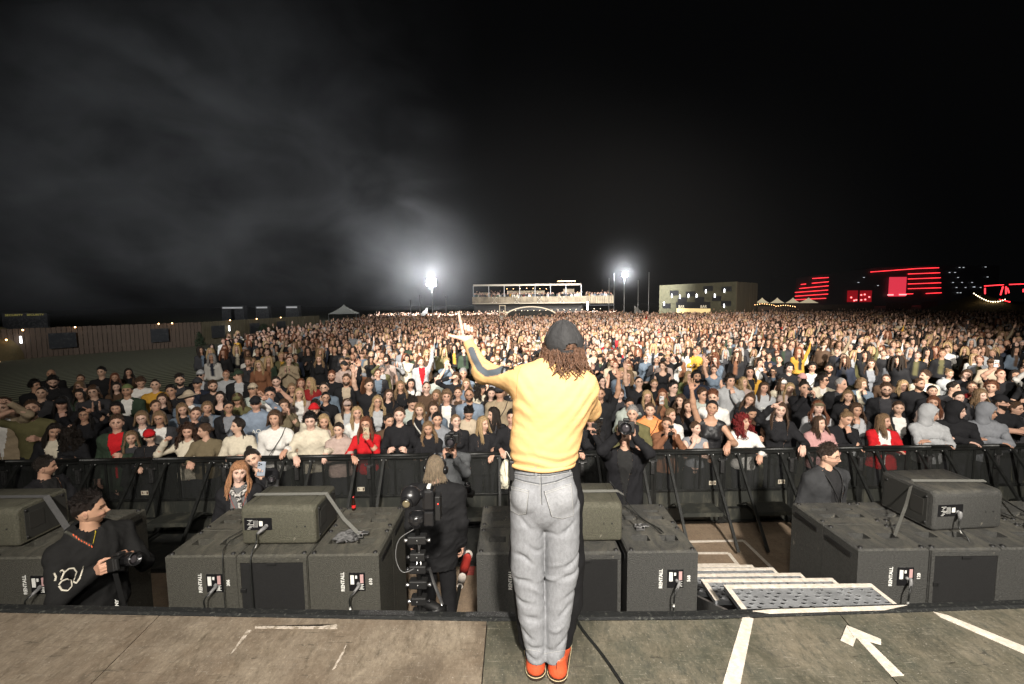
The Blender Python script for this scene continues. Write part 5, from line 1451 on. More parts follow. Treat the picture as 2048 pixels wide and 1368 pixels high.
 (911, 756, 'm', 'mullet_0', BR, 'sweat', 'black', 'long-haired man shading his eyes with a hand', dict(pose=('brow', 'down'))),
 (927, 748, 'm', 'short_2', GY, 'shirt', 'blue', 'grey-haired man in a blue shirt right of the man shading his eyes', dict(incol='white')),
 (873, 755, 'f', 'tied_0', BK, 'tee', 'mint', 'dark woman in mint looking right', dict(look=(60, 0, 0))),
 (1200, 788, 'm', 'buzz_2', BR, 'tee', 'black', 'burly fair-bearded man in a printed black t-shirt, thick arm lifted', dict(beard=1, pose=('down', 'raise_'), h=1.86, slim=1.12)),
 (1181, 841, 'f', 'bigcurl_1', DK, 'jacket', 'black', 'woman in black with a phone before her face, right of the singer', dict(F=1, pose=('rail', 'phone'), phone='black', glass='clear', incol='black')),
 (1265, 829, 'm', 'short_1', GY, 'jacket', 'olive', 'older grey-haired man smiling in an olive and grey jacket at the barrier', dict(F=1, expr='smile', incol='black', pose=('down', 'chestlow'), h=1.80, look=(-8, 4, 0))),
 (1300, 821, 'f', 'tied_2', BR, 'hoodie', 'orange', 'woman in an orange hoodie with a black strap', dict(bag=1, F=.6, look=(-2, 3, 0))),
 (1333, 849, 'f', 'tied_0', BR, 'jacket', 'rust', 'woman in a rust corduroy jacket filming with both hands', dict(F=1, pose=('phone2', 'phone2'), phone='black', incol='black')),
 (1391, 857, 'f', 'tied_1', BR, 'tank', 'grey', 'woman in a grey tank top touching her ear at the barrier', dict(F=1, look=(40, 4, 0), pose=('chin', 'railx'))),
 (1422, 818, 'f', 'tied_2', BK, 'tank', 'black', 'woman in a shiny black camisole raising a bare arm straight up', dict(F=.9, pose=('raise_', 'leanf'), look=(-6, 14, 8), h=1.76, shiny=1)),
 (1341, 831, 'f', 'tied_0', FA_, 'tee', 'white', 'woman in a white and red t-shirt looking right', dict(look=(40, 3, 0), F=.5)),
 (1376, 814, 'f', 'long_0', BR, 'tee', 'black', 'woman with long braids-like brown hair in a black t-shirt', dict(F=.4)),
 (1427, 796, 'm', 'quiff_0', AU, 'tee', 'white', 'ginger man in white behind the raised bare arm', {}),
 (1405, 791, 'm', 'short_0', BR, 'hoodie', 'mint', 'young man in a mint hoodie left of the ginger man', dict(look=(30, 4, 0))),
 (1346, 776, 'm', 'quiff_1', BK, 'jacket', 'olive', 'man with tall dark quiff, thick glasses and olive jacket', dict(glass='clear', incol='black', look=(40, 3, 0))),
 (1326, 791, 'f', 'wavy_1', AU, 'jacket', 'brown', 'auburn smiling woman holding a pale phone beside her face', dict(expr='smile', pose=('phone', 'down'), phone='white', incol='rust')),
 (1295, 794, 'f', 'long_2', BL, 'jacket', 'char', 'very blonde woman in glasses and dark jacket', dict(glass='clear', incol='black')),
 (1308, 769, 'f', 'tied_1', FA_, 'sweat', 'black', 'fair woman in black above the auburn phone holder', {}),
 (1278, 766, 'm', 'buzz_0', BK, 'tee', 'black', 'man in glasses and black t-shirt with a long arm reaching up', dict(glass='clear', pose=('raise_', 'cup'), look=(10, 14, 0), h=1.84)),
 (1258, 807, 'f', 'tied_0', BK, 'hoodie', 'mint', 'dark-haired woman in a mint hoodie behind the older man', dict(look=(10, -10, 0))),
 (1205, 764, 'f', 'tied_2', BK, 'sweat', 'black', 'dark woman in glasses behind the burly man', dict(glass='clear', look=(20, 14, 0))),
 (1394, 755, 'm', 'messy_0', BK, 'sweat', 'navy', 'dark-bearded man in a navy sweatshirt, eyes up', dict(beard=2, look=(10, 14, 0), h=1.86)),
 (1377, 753, 'f', 'wavy_0', BL, 'coat', 'green', 'blonde woman in pale green left of the dark-bearded man', dict(look=(30, 6, 0), incol='beige')),
 (1460, 763, 'm', 'messy_1', DK, 'hoodie', 'lgrey', 'man in a pale grey zip hoodie pressing a hand on his mouth', dict(pose=('down', 'chin'), look=(25, 4, 0), h=1.88)),
 (1361, 803, 'f', 'wavy_2', BR, 'sweat', 'brown', 'brown-haired woman half covered by her lifted hand', dict(pose=('chin', 'down'), look=(-30, 8, 0))),
 (1488, 846, 'f', 'bigcurl_0', RD, 'sweat', 'white', 'woman with long crimson curls and a white sweatshirt on the barrier', dict(F=1, look=(50, 14, 0), pose=('railx', 'leanf'))),
 (1559, 822, 'f', 'long_1', BR, 'jacket', 'black', 'woman in a black jacket bending an arm beside the crimson curls', dict(F=1, expr='smile', pose=('point', 'leanf'), incol='black', look=(-5, 8, 5))),
 (1501, 824, 'f', 'tied_1', BK, 'tank', 'black', 'woman in black looking down, holding a plastic cup', dict(look=(12, -20, 0), pose=('down', 'cup'), F=.5)),
 (1527, 777, 'f', 'long_0', BR, 'hoodie', 'lgrey', 'woman in a light grey hoodie with white chest print', dict(h=1.72)),
 (1496, 800, 'f', 'long_2', BR, 'sweat', 'black', 'brown-haired woman between the grey hoodie and the crimson curls', dict(look=(-10, 4, 16), expr='smile')),
 (1640, 848, 'f', 'long_2', BR, 'hoodie', 'pink', 'woman in a pink fleece hoodie with folded arms, looking right', dict(F=1, look=(35, 10, 0), pose=('railx', 'railx'))),
 (1686, 836, 'f', 'bun_0', FA_, 'sweat', 'black', 'woman in black with fair knot, cheek resting, looking down', dict(F=1, look=(30, -16, 16), pose=('railx', 'chin'))),
 (1637, 817, 'f', 'wavy_1', AU, 'hoodie', 'lgrey', 'woman in a leopard beanie and pale grey jacket', dict(hat='beanie', hatcol='leop', look=(0, 10, 0), F=.5)),
 (1712, 821, 'f', 'wavy_0', BR, 'sweat', 'lgrey', 'woman in a striped top with her hand at her chin', dict(pose=('chin', 'down'), look=(10, 2, 0), F=.5)),
 (1767, 843, 'f', 'long_0', FA_, 'jacket', 'red', 'woman in a bright red jacket at the barrier, looking right', dict(F=1, look=(48, 4, 0), incol='white', pose=('railx', 'railx'))),
 (1609, 777, 'm', 'short_3', DK, 'sweat', 'black', 'man in black holding a phone before his face with both hands', dict(pose=('phone2', 'phone2'), phone='black', h=1.82)),
 (1579, 778, 'f', 'long_1', BL, 'sweat', 'rose', 'fair woman left of the man filming in black', {}),
 (1646, 761, 'm', 'messy_1', DK, 'shirt', 'cream', 'man with sunglasses and cream jacket in profile', dict(glass='sun', look=(60, 6, 0), incol='white')),
 (1604, 759, 'm', 'short_1', BR, 'sweat', 'black', 'person in a dusty pink cap and sunglasses', dict(hat='cap', hatcol='pink', glass='sun')),
 (1564, 768, 'f', 'long_2', BR, 'sweat', 'cream', 'woman in a white cap and cream stripes', dict(hat='cap', hatcol='white', look=(30, 0, 0))),
 (1681, 769, 'm', 'thin_2', GY, 'jacket', 'black', 'older balding man in black jacket looking right', dict(look=(55, 0, 0), incol='char', h=1.84)),
 (1696, 794, 'f', 'bob_1', FA_, 'jacket', 'black', 'older woman with short fair hair in black', dict(incol='black', expr='smile', look=(4, 6, 0))),
 (1772, 780, 'm', 'short_0', BR, 'jacket', 'black', 'bearded man with glasses in black jacket over a printed t-shirt', dict(beard=2, glass='clear', incol='char', h=1.84, look=(8, 0, 0))),
 (1624, 736, 'm', 'messy_0', DK, 'tee', 'white', 'moustached man in a white t-shirt with a strap', dict(beard=1, bag=1)),
 (1578, 737, 'm', 'curly_1', BK, 'tee', 'black', 'man with black curls and a circle printed on his black t-shirt', dict(beard=1, look=(15, 2, 0))),
 (1657, 738, 'm', 'short_2', DK, 'tee', 'black', 'dark-bearded man in a plain black t-shirt on the right', dict(beard=2)),
 (1500, 745, 'm', 'long_0', DK, 'jacket', 'mustard', 'long-haired man in a yellow jacket over black', dict(incol='black', h=1.86)),
 (1488, 766, 'f', 'wavy_2', BL, 'sweat', 'rose', 'fair-haired woman in pale pink looking up right', dict(look=(35, 14, 0))),
 (1722, 768, 'f', 'bob_2', FA_, 'jacket', 'denim', 'fair woman sipping, denim jacket', dict(look=(45, 0, 0), pose=('down', 'chin'), incol='cream')),
 (1859, 829, 'm', None, BR, 'hoodie', 'lgrey', 'person in a pale hoodie, hood up over a black cap, arms folded', dict(hat='hoodup', hatcol='lgrey', look=(58, 0, 0), F=1, pose=('railx', 'railx'), peak=1)),
 (1914, 823, 'm', None, BR, 'hoodie', 'black', 'person in a black hood and cap with arms folded on the barrier', dict(hat='hoodup', hatcol='black', look=(55, 2, 0), F=1, pose=('railx', 'railx'), peak=1)),
 (1975, 826, 'm', None, BR, 'hoodie', 'grey', 'person in a grey hooded top with drawstrings, hood up over a cap', dict(hat='hoodup', hatcol='grey', look=(58, 2, 0), F=1, pose=('railx', 'railx'), peak=1)),
 (2002, 806, 'm', 'short_2', DK, 'tee', 'black', 'bearded man in black cap and glasses at the right border', dict(hat='cap', hatcol='black', glass='clear', beard=2, look=(48, 6, 0), F=.6, pose=('railx', 'railx'), h=1.84)),
 (2030, 817, 'f', 'tied_1', BR, 'jacket', 'char', 'woman in glasses at the right border behind the man in the cap', dict(glass='clear', look=(50, 0, 0), incol='black', F=.6)),
 (1797, 817, 'f', 'tied_0', BR, 'jacket', 'black', 'woman in a black jacket over white with a thin necklace', dict(incol='white', look=(-8, 2, 0), expr='open', F=.5)),
 (1866, 806, 'f', 'wavy_1', AU, 'sweat', 'rose', 'laughing auburn woman behind the pale hood', dict(expr='laugh')),
 (1917, 796, 'f', 'tied_2', DK, 'sweat', 'char', 'smiling woman with pulled-back dark hair behind the black hood', dict(expr='smile', look=(15, 2, 0))),
 (1838, 768, 'm', 'buzz_1', BR, 'tee', 'black', 'thick-necked bearded man in black looking right', dict(beard=2, look=(35, 0, 0), slim=1.1)),
 (1805, 772, 'f', 'long_0', BL, 'sweat', 'black', 'bright blonde woman in black among the right-hand crowd', dict(look=(20, 0, 0))),
 (1865, 784, 'f', 'tied_0', BK, 'sweat', 'black', 'dark-haired woman looking up between the bearded neck and the laughing woman', dict(look=(10, 12, 0))),
 (1905, 776, 'm', 'buzz_2', DK, 'tee', 'char', 'short-haired man in profile right of the dark-haired woman', dict(look=(70, 0, 0))),
 (1898, 748, 'f', 'bun_1', FA_, 'hoodie', 'lgrey', 'smiling woman with a fair bun and pale hood', dict(expr='smile', look=(20, 0, 0))),
 (1930, 749, 'f', 'bob_0', BR, 'sweat', 'black', 'grinning woman in a black sweatshirt with head tilted', dict(expr='laugh', look=(0, -4, 14))),
 (2030, 751, 'f', 'bob_2', DK, 'sweat', 'black', 'smiling dark-haired woman in black near the right border', dict(expr='smile', look=(10, 6, 0))),
 (2002, 750, 'm', 'buzz_0', AU, 'tee', 'black', 'ginger shaven man with a phone raised beside his head', dict(look=(20, 14, 0), pose=('high', 'down'), phone='white')),
 (1772, 759, 'f', 'tied_1', BR, 'sweat', 'brown', 'tanned woman with hair tied back above the bearded man with glasses', {}),
 (1850, 753, 'm', 'short_1', BR, 'shirt', 'cream', 'man in profile looking left above the thick-necked man', dict(look=(-60, 6, 0), incol='white')),
 (1945, 775, 'f', 'tied_2', BR, 'tee', 'dred', 'woman in a dark red t-shirt lifting both hands', dict(pose=('phone2', 'phone'), look=(-20, 8, 0))),
 (1960, 792, 'f', 'wavy_0', FA_, 'sweat', 'char', 'fair woman behind the grey hood', dict(look=(40, 2, 0))),
]
PHN = {(732, 850): 'gold phone in front of the face of the woman in the red dress', (1181, 841): 'black phone of the woman in black just right of the singer', (1333, 849): 'black phone held with both hands by the woman in rust corduroy',
       (1326, 791): 'pale phone held beside an auburn woman\'s face', (1609, 777): 'black phone held in both hands by the man filming in black', (2002, 750): 'white phone raised near the right picture border'}
strap_m = mat('bag_strap', (.015, .015, .016), .6)
strap_w = mat('bag_strap_white', (.6, .58, .52), .7)
occ = []          # occupied spots (x, y)
COUNT = 0
def face_rz(x, y, tx=.2, ty=2.4): return math.atan2(tx - x, y - ty)
def bag_strap(t, side, m):
    P = [(side * -.13, .06, 1.45), (side * -.12, -.02, 1.485), (side * -.08, -.115, 1.40), (0, -.155, 1.28), (side * .09, -.160, 1.15), (side * .15, -.12, 1.03), (side * .17, -.04, .97)]
    obj('bag_strap', tube(smooth_path(P, 5), .016, 6, .35, up=(.6, 0, -.4)), m, t)
for i, (px, py, sex, hr, hc, top, tc_, label, e) in enumerate(P_):
    e = dict(e)
    F_ = e.pop('F', 0)
    r_ = random.Random(i * 7 + 3)
    h = e.pop('h', (1.80 if sex == 'm' else 1.68) + r_.uniform(-.03, .03))
    pitch0 = 0
    for it in range(3):
        p = at_z(px, py, h - .115 * h / 1.75 + FIELD)
        if F_:
            y_t = bar_line(p.x) + {1: .30, .9: .36, .7: .62, .6: .66, .5: .74, .4: .95}[F_]
            q = at_y(px, py, y_t); h = min(1.93, max(1.50, (q.z - FIELD) / (1 - .115 / 1.75))); p = q
    x, y = p.x, p.y
    hd = e.pop('turn', 0)
    rz = face_rz(x, y) * (.45 if F_ else .6) + R(hd) + (0 if hd else R(r_.uniform(-6, 6)))
    pose = e.pop('pose', None)
    if pose is None: pose = ('down', 'down') if F_ < .8 else ('rail', 'rail')
    pose = tuple({'fistlow': 'fist', 'chestlow': 'chest'}.get(q_, q_) for q_ in pose)
    look = e.pop('look', (r_.uniform(-12, 12), r_.uniform(0, 8), r_.uniform(-5, 5)))
    ph = e.pop('phone', None); bagk = e.pop('bag', 0); foil = e.pop('foil', 0); peak = e.pop('peak', 0); shiny = e.pop('shiny', 0); e.pop('open', 0)
    if hr == 'fringe_x': hr = 'messy_0'
    inc = e.pop('incol', 'black'); hcol = e.pop('hatcol', 'black')
    t = person((x, y, FIELD), rz, label, sex, hr, hc, top, CB[tc_], CB[inc], pose, look, h, hatcol=CB[hcol], seed=i, res=1.0 if py > 800 else .8, fine=py > 800, mat_top=leath if shiny else None, legs=True, **e)
    occ.append((x, y)); COUNT += 1
    if bagk: bag_strap(t, -1 if bagk == 1 else 1, strap_m if bagk == 1 else strap_w)
    if peak:
        c_ = link('cap_peak', hat_mesh('cap'), t); c_.matrix_local = [o for o in t.children if o.name.startswith('hood')][0].matrix_local @ Matrix.Translation((0, -.012, -.012)) @ Matrix.Diagonal((.93, .97, .93, 1)); c_.color = (.015, .015, .015, 1)
    pr_ = {(1527, 777): ('NIKE', .05, 1.27), (512, 808): ('AQ', .09, 1.22), (1200, 788): ('.........', .03, 1.28), (1975, 826): ('SPORTY RICH', .022, 1.27), (426, 773): ('-', .05, 1.3), (360, 761): ('', 0, 0)}.get((px, py))
    if pr_ and pr_[0]: obj('chest_print', text(pr_[0], pr_[1], depth=.001, bold=.001).at(0, -.158 if sex == 'm' else -.165, pr_[2], R(82)), white_print, t)
    if foil:
        rs = np.random.RandomState(3); gs = []
        g_ = ell((0, -.27, 1.14), (.16, .07, .08), 40, 26); g_.v = g_.v + rs.normal(size=g_.v.shape) * .011; g_.sm[:] = False
        f_ = obj('foil_sheet', g_, mat('foil', (.75, .75, .74), .18, 1.0)); f_.matrix_world = t.matrix_basis; f_.scale = t.scale; f_.location = t.location; f_.rotation_euler = t.rotation_euler
        tag(f_, 'crumpled silver foil sheet held by the woman in the fluffy cream jumper', 'foil')
    if ph:
        both = pose == ('phone2', 'phone2')
        s_ = 0 if both else (-1 if pose[0] in ('phone', 'high') else 1)
        w = Vector({0: (0, -.33, 1.635), -1: (-.065, -.375, 1.62), 1: (.065, -.375, 1.62)}[s_]) if 'high' not in pose else Vector((-.16, -.31, 1.90))
        M = Matrix.Translation((x, y, FIELD)) @ Matrix.Rotation(rz, 4, 'Z') @ Matrix.Scale(h / 1.75, 4)
        wp = M @ w
        phone_thing(wp, (R(8), 0 if not both else R(0), rz), (PHN.get((px, py)) or 'phone'), {'gold': (.55, .45, .30), 'black': (.02, .02, .02), 'white': (.6, .6, .6)}[ph])

# ------------------------------------------------------------------ the rest of the crowd as seen: where they stand
def left_edge(y): return np.interp(y, [6, 9.5, 12, 17, 25, 37, 80], [-8.5, -10.4, -9.6, -11.4, -15.6, -16.8, -23])
rs = np.random.RandomState(5)
spots = []
yy = 6.95; row = 0
while yy < 74:
    sp = .49 + .0012 * yy; x0 = left_edge(yy); x1 = min(84, 1.19 * yy + 2)
    xs_ = np.arange(x0, x1, sp * (1.0 if yy > 12 else 1.04)) + (row % 2) * sp * .5
    for x in xs_:
        d_ = x - x0
        if d_ < 5 and rs.rand() > .45 + .11 * d_: continue
        if rs.rand() < .11: continue
        if yy > 61 and x > 16: continue
        spots.append((x + rs.normal() * .14, yy + rs.normal() * .17))
    yy += .43 + .0045 * yy; row += 1
spots = np.array(spots)
occ_a = np.array(occ)
keep = []
for p in spots:
    dd = occ_a - p; 
    near = np.hypot(dd[:, 0], dd[:, 1] * .9).min() if p[1] < 16 else 9
    # nobody is put where they would hide a placed head
    keep.append(near > .44)
spots = spots[np.array(keep)]
def hides(x, y, h):
    u, v_ = proj((x, y, h - .115 + FIELD)); 
    for (qx, qy, *_r) in P_:
        if abs(u - qx) < 17 and -46 < v_ - qy < 12: return True
    return False
# view: distance ranking
cand = [tuple(p) for p in spots if p[1] < 16]
cand.sort(key=lambda p: math.hypot(p[0], p[1]))
near_people = []; rest = []
NHAND = COUNT + 8
for p in cand:
    u, v_ = proj((p[0], p[1], 1.5))
    ok = -30 < u < 2078
    hgt = rs.uniform(1.60, 1.86)
    if hides(p[0], p[1], hgt):
        if p[1] < 9.8: continue
        hgt = 1.58
        if hides(p[0], p[1], hgt): continue
    if ok and len(near_people) < 300 - NHAND: near_people.append((p[0], p[1], hgt))
    elif not ok and p[1] < 9: continue
    else: rest.append((p[0], p[1], hgt))
FE = ['long', 'wavy', 'tied', 'bob', 'bun', 'pony', 'long', 'wavy', 'tied']
ME = ['short', 'quiff', 'messy', 'buzz', 'thin', 'short', 'curly', 'mullet']
HCN = [(DK, 'dark'), (BK, 'black'), (BR, 'brown'), (FA_, 'fair'), (BL, 'blond'), (AU, 'auburn'), (DK, 'dark'), (BR, 'brown'), (GY, 'grey')]
HW = dict(long='long {} hair', wavy='wavy {} hair', tied='tied-back {} hair', bob='a {} bob', bun='a {} bun', pony='a {} ponytail', short='short {} hair', quiff='swept-up {} hair', messy='tousled {} hair', buzz='cropped {} hair', thin='thinning {} hair', curly='{} curls', mullet='collar-length {} hair')
TCN = [('black', 43, 'black'), ('char', 14, 'dark grey'), ('navy', 5, 'navy'), ('white', 9, 'white'), ('cream', 7, 'cream'), ('beige', 4, 'beige'), ('grey', 6, 'grey'), ('lgrey', 4, 'pale grey'), ('denim', 6, 'denim blue'), ('olive', 4, 'olive'), ('dgreen', 4, 'dark green'), ('brown', 5, 'brown'), ('rust', 2, 'rust'), ('red', 1, 'red'), ('rose', 2, 'dusty pink'), ('tan', 3, 'tan'), ('mustard', 1, 'mustard')]
TCW = np.array([c[1] for c in TCN], float); TCW /= TCW.sum()
TW = dict(tee='t-shirt', sweat='sweatshirt', hoodie='hoodie', jacket='jacket', shirt='shirt', knit='jumper', coat='coat', tank='tank top')
used = set()
pose_c = [('down', 'down')] * 9 + [('cross', 'cross'), ('chest', 'chest'), ('down', 'point'), ('raise_', 'down'), ('down', 'raise_'), ('phone2', 'phone2'), ('cup', 'down'), ('down', 'fist'), ('high', 'down'), ('down', 'chin'), ('clap', 'clap')]
AN = ['shaded eyes', 'lone man', 'red cap', 'mustard jumper', 'beige hat', 'brown curls', 'white sweatshirt', 'cream hoodie', 'red dress', 'raised arm', 'curly man',
      'tan jacket', 'bald beard', 'burly man', 'orange hoodie', 'shiny camisole', 'tall quiff', 'zip hoodie', 'yellow jacket', 'crimson curls', 'leopard beanie', 'filming man', 'circle print', 'balding man', 'red jacket', 'pale hood', 'black hood', 'grey hood', 'bearded cap', 'bright blonde']
AX = [(63, 819), (203, 745), (301, 874), (311, 771), (378, 795), (375, 864), (550, 838), (621, 842), (732, 850), (738, 772), (893, 795), (1000, 786), (939, 791), (1200, 788), (1300, 821), (1422, 818), (1346, 776), (1460, 763), (1500, 745), (1488, 846), (1637, 817), (1609, 777), (1578, 737), (1681, 769), (1767, 843), (1859, 829), (1914, 823), (1975, 826), (2002, 806), (1805, 772)]
for i, (x, y, hgt) in enumerate(near_people):
    r_ = random.Random(1000 + i)
    sex = r_.choice('mf'); hs = r_.choice(ME if sex == 'm' else FE); hc, hn = r_.choice(HCN)
    if hs == 'thin': hc, hn = r_.choice([(GY, 'grey'), (BR, 'brown')])
    if sex == 'f' and hn == 'grey': hc, hn = FA_, 'fair'
    tci, _w, tn = TCN[rs.choice(len(TCN), p=TCW)]
    top = r_.choice(['tee', 'sweat', 'hoodie', 'jacket', 'shirt', 'knit', 'jacket', 'tee'] if sex == 'm' else ['sweat', 'hoodie', 'jacket', 'tank', 'knit', 'tee', 'jacket', 'shirt'])
    inc, _w, inn = r_.choice(TCN)
    gl = r_.random() < .14; bd = (2 if r_.random() < .3 else r_.choice((0, 1))) if sex == 'm' else 0
    hat = 'cap' if r_.random() < .08 else None
    pose = r_.choice(pose_c)
    u, v_ = proj((x, y, hgt - .115 + FIELD))
    parts = [('bearded man' if bd == 2 and not gl else 'man') if sex == 'm' else 'woman']
    parts.append('in a %s cap' % 'dark' if hat else 'with ' + HW[hs].format(hn))
    parts.append('and glasses' if gl else '')
    parts.append(tn + ' ' + TW[top])
    k = min(range(len(AX)), key=lambda j: math.hypot((AX[j][0] - u), (AX[j][1] - v_) * 1.6))
    du, dv = u - AX[k][0], v_ - AX[k][1]
    rel = 'behind the' if abs(du) < 22 else ('right of the' if du > 0 and abs(dv) < 22 else 'left of the' if abs(dv) < 22 else 'above right of the' if du > 0 else 'above left of the')
    lab = ('%s %s %s, %s, %s %s' % (parts[0], parts[1], parts[2], parts[3], rel, AN[k])).replace(' ,', ',').replace('  ', ' ')
    lab = ' '.join(lab.split())
    if lab in used: lab = ('shorter ' if hgt < 1.7 else 'taller ') + lab
    used.add(lab)
    person((x, y, FIELD), face_rz(x, y) * .8 + R(r_.gauss(0, 9)), lab, sex, '%s_%d' % (hs, r_.randrange(3)), hc, top, CB[tci], CB[inc], pose, (r_.gauss(0, 14), r_.uniform(0, 10), r_.gauss(0, 5)), hgt,
           r_.choice(['calm', 'calm', 'smile', 'open', 'laugh']), glass='clear' if gl else None, hat=hat, beard=bd, seed=i, res=.62, legs=y < 9.5)
    COUNT += 1

# ------------------------------------------------------------------ everyone farther back: one mesh of many small figures
def crowd_template(sex, style, hairk, pose, res, hh, hairres=True):
    """returns G with role ids in c[:,0]: 0 skin 1 hair 2 top 3 inner 4 trousers ; c[:,1:] unused, paint kept apart"""
    parts = []; role = []; paint = []
    def add(g, r_):
        parts.append(g); role.append(np.full(len(g.v), r_)); paint.append(g.c.copy())
    hd = head(sex == 'm', 'calm' if pose[0] == 'down' else 'open', 0, res, 3)
    HM = Matrix.Translation((0, .01, 1.545)) @ Matrix.Rotation(R(-5), 4, 'X') @ Matrix.Translation((0, -.01, .09))
    if res < .5:   # few vertices: make the features carry
        c = hd.c; v = hd.v; ax = np.abs(v[:, 0])
        fr = v[:, 1] < -.05
        k = fr & (ax > .010) & (ax < .052) & (np.abs(v[:, 2] - .010) < .013); c[k] = (.17, .09, .06, .45)
        k = fr & (ax < .024) & (np.abs(v[:, 2] + .066) < .008); c[k] = (.30, .11, .09, .7)
    add(hd.x(HM), 0)
    pr, sh = torso_prims(sex, .018, 1.0, hh < .04)
    for s, S_, e, w, hk, palm, fd in limbs(sex, pose, sh):
        pr += [Cone(S_, e, .062, .050), Cone(e, w, .048, .036)]
    g = surf(pr, hh, .03, [((0, 0, .95), (0, 0, -1))]); c = fcent(g)
    g = sub_faces(g, ~((np.hypot(c[:, 0], c[:, 1] - .02) < .075) & (c[:, 2] > 1.47)))
    add(g, 2)
    if style == 'open':
        k = (np.abs(parts[-1].v[:, 0]) < .055) & (parts[-1].v[:, 1] < -.04) & (parts[-1].v[:, 2] > 1.1); role[-1][k] = 3
    add(tube([(0, .02, 1.42), (0, .006, 1.56)], [.058, .050], 8, caps=False), 0)
    for s, S_, e, w, hk, palm, fd in limbs(sex, pose, sh):
        d = nrm(np.array(fd, float))
        if w[2] > 1.0: add(tube([w - d * .02, w + d * .03, w + d * .09, w + d * .17], [.028, .036, .040, .018], 6, .6, up=tuple(palm)), 0)
    if hairk == 'm':
        add(sub_res(cap_hair(.014, .064, .0, -.055, .004, .012, 1), res).x(HM), 1)
    elif hairk == 'f':
        add(sub_res(cap_hair(.018, .064, -.01, -.07, .003, .004, 1), res).x(HM), 1)
        n_ = 12 if res > .4 else 8
        add(locks(n_, .24, .004, 16, .034, .85, PI, 1, .7, n_side=4, m=5).x(HM), 1)
    elif hairk == 't':
        add(sub_res(cap_hair(.008, .066, .0, -.06, .002, .004, 1), res).x(HM), 1)
    elif hairk == 'c':
        add(sub_res(cap_hair(.014, .045, .03, .01, .0, .006, 1), res).x(HM), 1)
        add(grid(np.array([[(.08 * math.sin(a), -.09 * math.cos(a) - .07 * r_ * math.cos(a), .052 - .02 * r_) for a in np.linspace(-1, 1, 6)] for r_ in (0, 1)])).x(HM), 1)
    return join(parts), np.concatenate(role), np.vstack(paint)
def sub_res(g, res):
    """thin out a regular hair shell by clustering its vertices"""
    if res > .8: return g
    s = .013 if res > .4 else .024
    key = np.round(g.v / s).astype(int); u, inv = np.unique(key, axis=0, return_inverse=True); inv = inv.ravel()
    v = np.zeros((len(u), 3)); np.add.at(v, inv, g.v); v /= np.bincount(inv)[:, None]
    q = np.where(g.q >= 0, inv[np.clip(g.q, 0, None)], -1)
    a = np.sort(q, 1); q = q[(a[:, 1:] != a[:, :-1]).all(1)]
    return G(v, q)
def build_crowd(name, pts, res, hh, seed, zoff=FIELD, label_kind='stuff', poses=None):
    rs = np.random.RandomState(seed)
    poses = poses or [('down', 'down')] * 8 + [('chest', 'chest'), ('down', 'raise_')]
    temps = []
    for k, ps in enumerate(poses):
        for sex, hk in (('m', 'm'), ('f', 'f'), ('f', 't'), ('m', 'c') if k % 4 == 0 else ('f', 'f')):
            temps.append(crowd_template(sex, 'open' if k % 2 else 'plain', hk, ps, res, hh))
    which = rs.randint(0, len(temps), len(pts))
    tcs = np.array([CB[c[0]] for c in TCN]); hcs = np.array([c[0] for c in HCN]); sks = np.array(SKINS) * .97
    V, Q, C, off = [], [], [], 0
    for ti, (g, role, pc) in enumerate(temps):
        sel = np.where(which == ti)[0]
        if not len(sel): continue
        n, m = len(sel), len(g.v)
        P = pts[sel]
        rz = np.array([face_rz(a, b) for a, b in P[:, :2]]) * .9 + rs.normal(size=n) * .22
        sc = P[:, 2] / 1.75
        c_, s_ = np.cos(rz), np.sin(rz)
        v = g.v[None] * sc[:, None, None]
        lean = rs.normal(size=(n, 1)) * .05
        x = v[..., 0] * c_[:, None] - v[..., 1] * s_[:, None] + lean * v[..., 2] + P[:, 0:1]
        y = v[..., 0] * s_[:, None] + v[..., 1] * c_[:, None] + P[:, 1:2]
        V.append(np.stack([x, y, v[..., 2] + zoff], -1).reshape(-1, 3))
        roles = np.zeros((n, 5, 3))
        roles[:, 0] = sks[rs.randint(0, len(sks), n)] * rs.uniform(.85, 1.05, (n, 1)); roles[:, 1] = hcs[rs.randint(0, len(hcs), n)]
        roles[:, 2] = tcs[rs.choice(len(TCN), n, p=TCW)] * rs.uniform(.8, 1.15, (n, 1)); roles[:, 3] = tcs[rs.randint(0, len(TCN), n)]; roles[:, 4] = .02
        hk = (role == 1)
        col = roles[:, role]                                   # n, m, 3
        a = pc[None, :, 3:4]
        col = col * (1 - a) + pc[None, :, :3] * a
        C.append(np.concatenate([col, np.ones((n, m, 1))], -1).reshape(-1, 4))
        q = np.where(g.q[None] >= 0, g.q[None] + (off + np.arange(n) * m)[:, None, None], -1)
        Q.append(q.reshape(-1, 4)); off += n * m
    g = G(np.vstack(V), np.vstack(Q), np.vstack(C), True)
    return g
crowd_m = mat('crowd_surface', mode='p', rough=.75, noise=.0, spec=.25)
far = np.array([(p[0], p[1], rs.normal() * .085 + 1.74) for p in spots if p[1] >= 16])
mid = np.array(rest + [tuple(p) for p in far if p[1] < 25]); far = far[far[:, 1] >= 25]
# room for the mixing tower in the crowd
def free(P): return P[~((np.abs(P[:, 0] - 2.6) < 4.6) & (np.abs(P[:, 1] - 56) < 3.2))]
far = free(far)
g1 = build_crowd('crowd', mid, .45, .05, 11)
g2 = build_crowd('crowd', far, .26, .085, 12)
cr = obj('crowd', g1 + g2, crowd_m)
tag(cr, 'dense festival crowd filling the field behind the front rows, too many to count', 'crowd', kind='stuff')
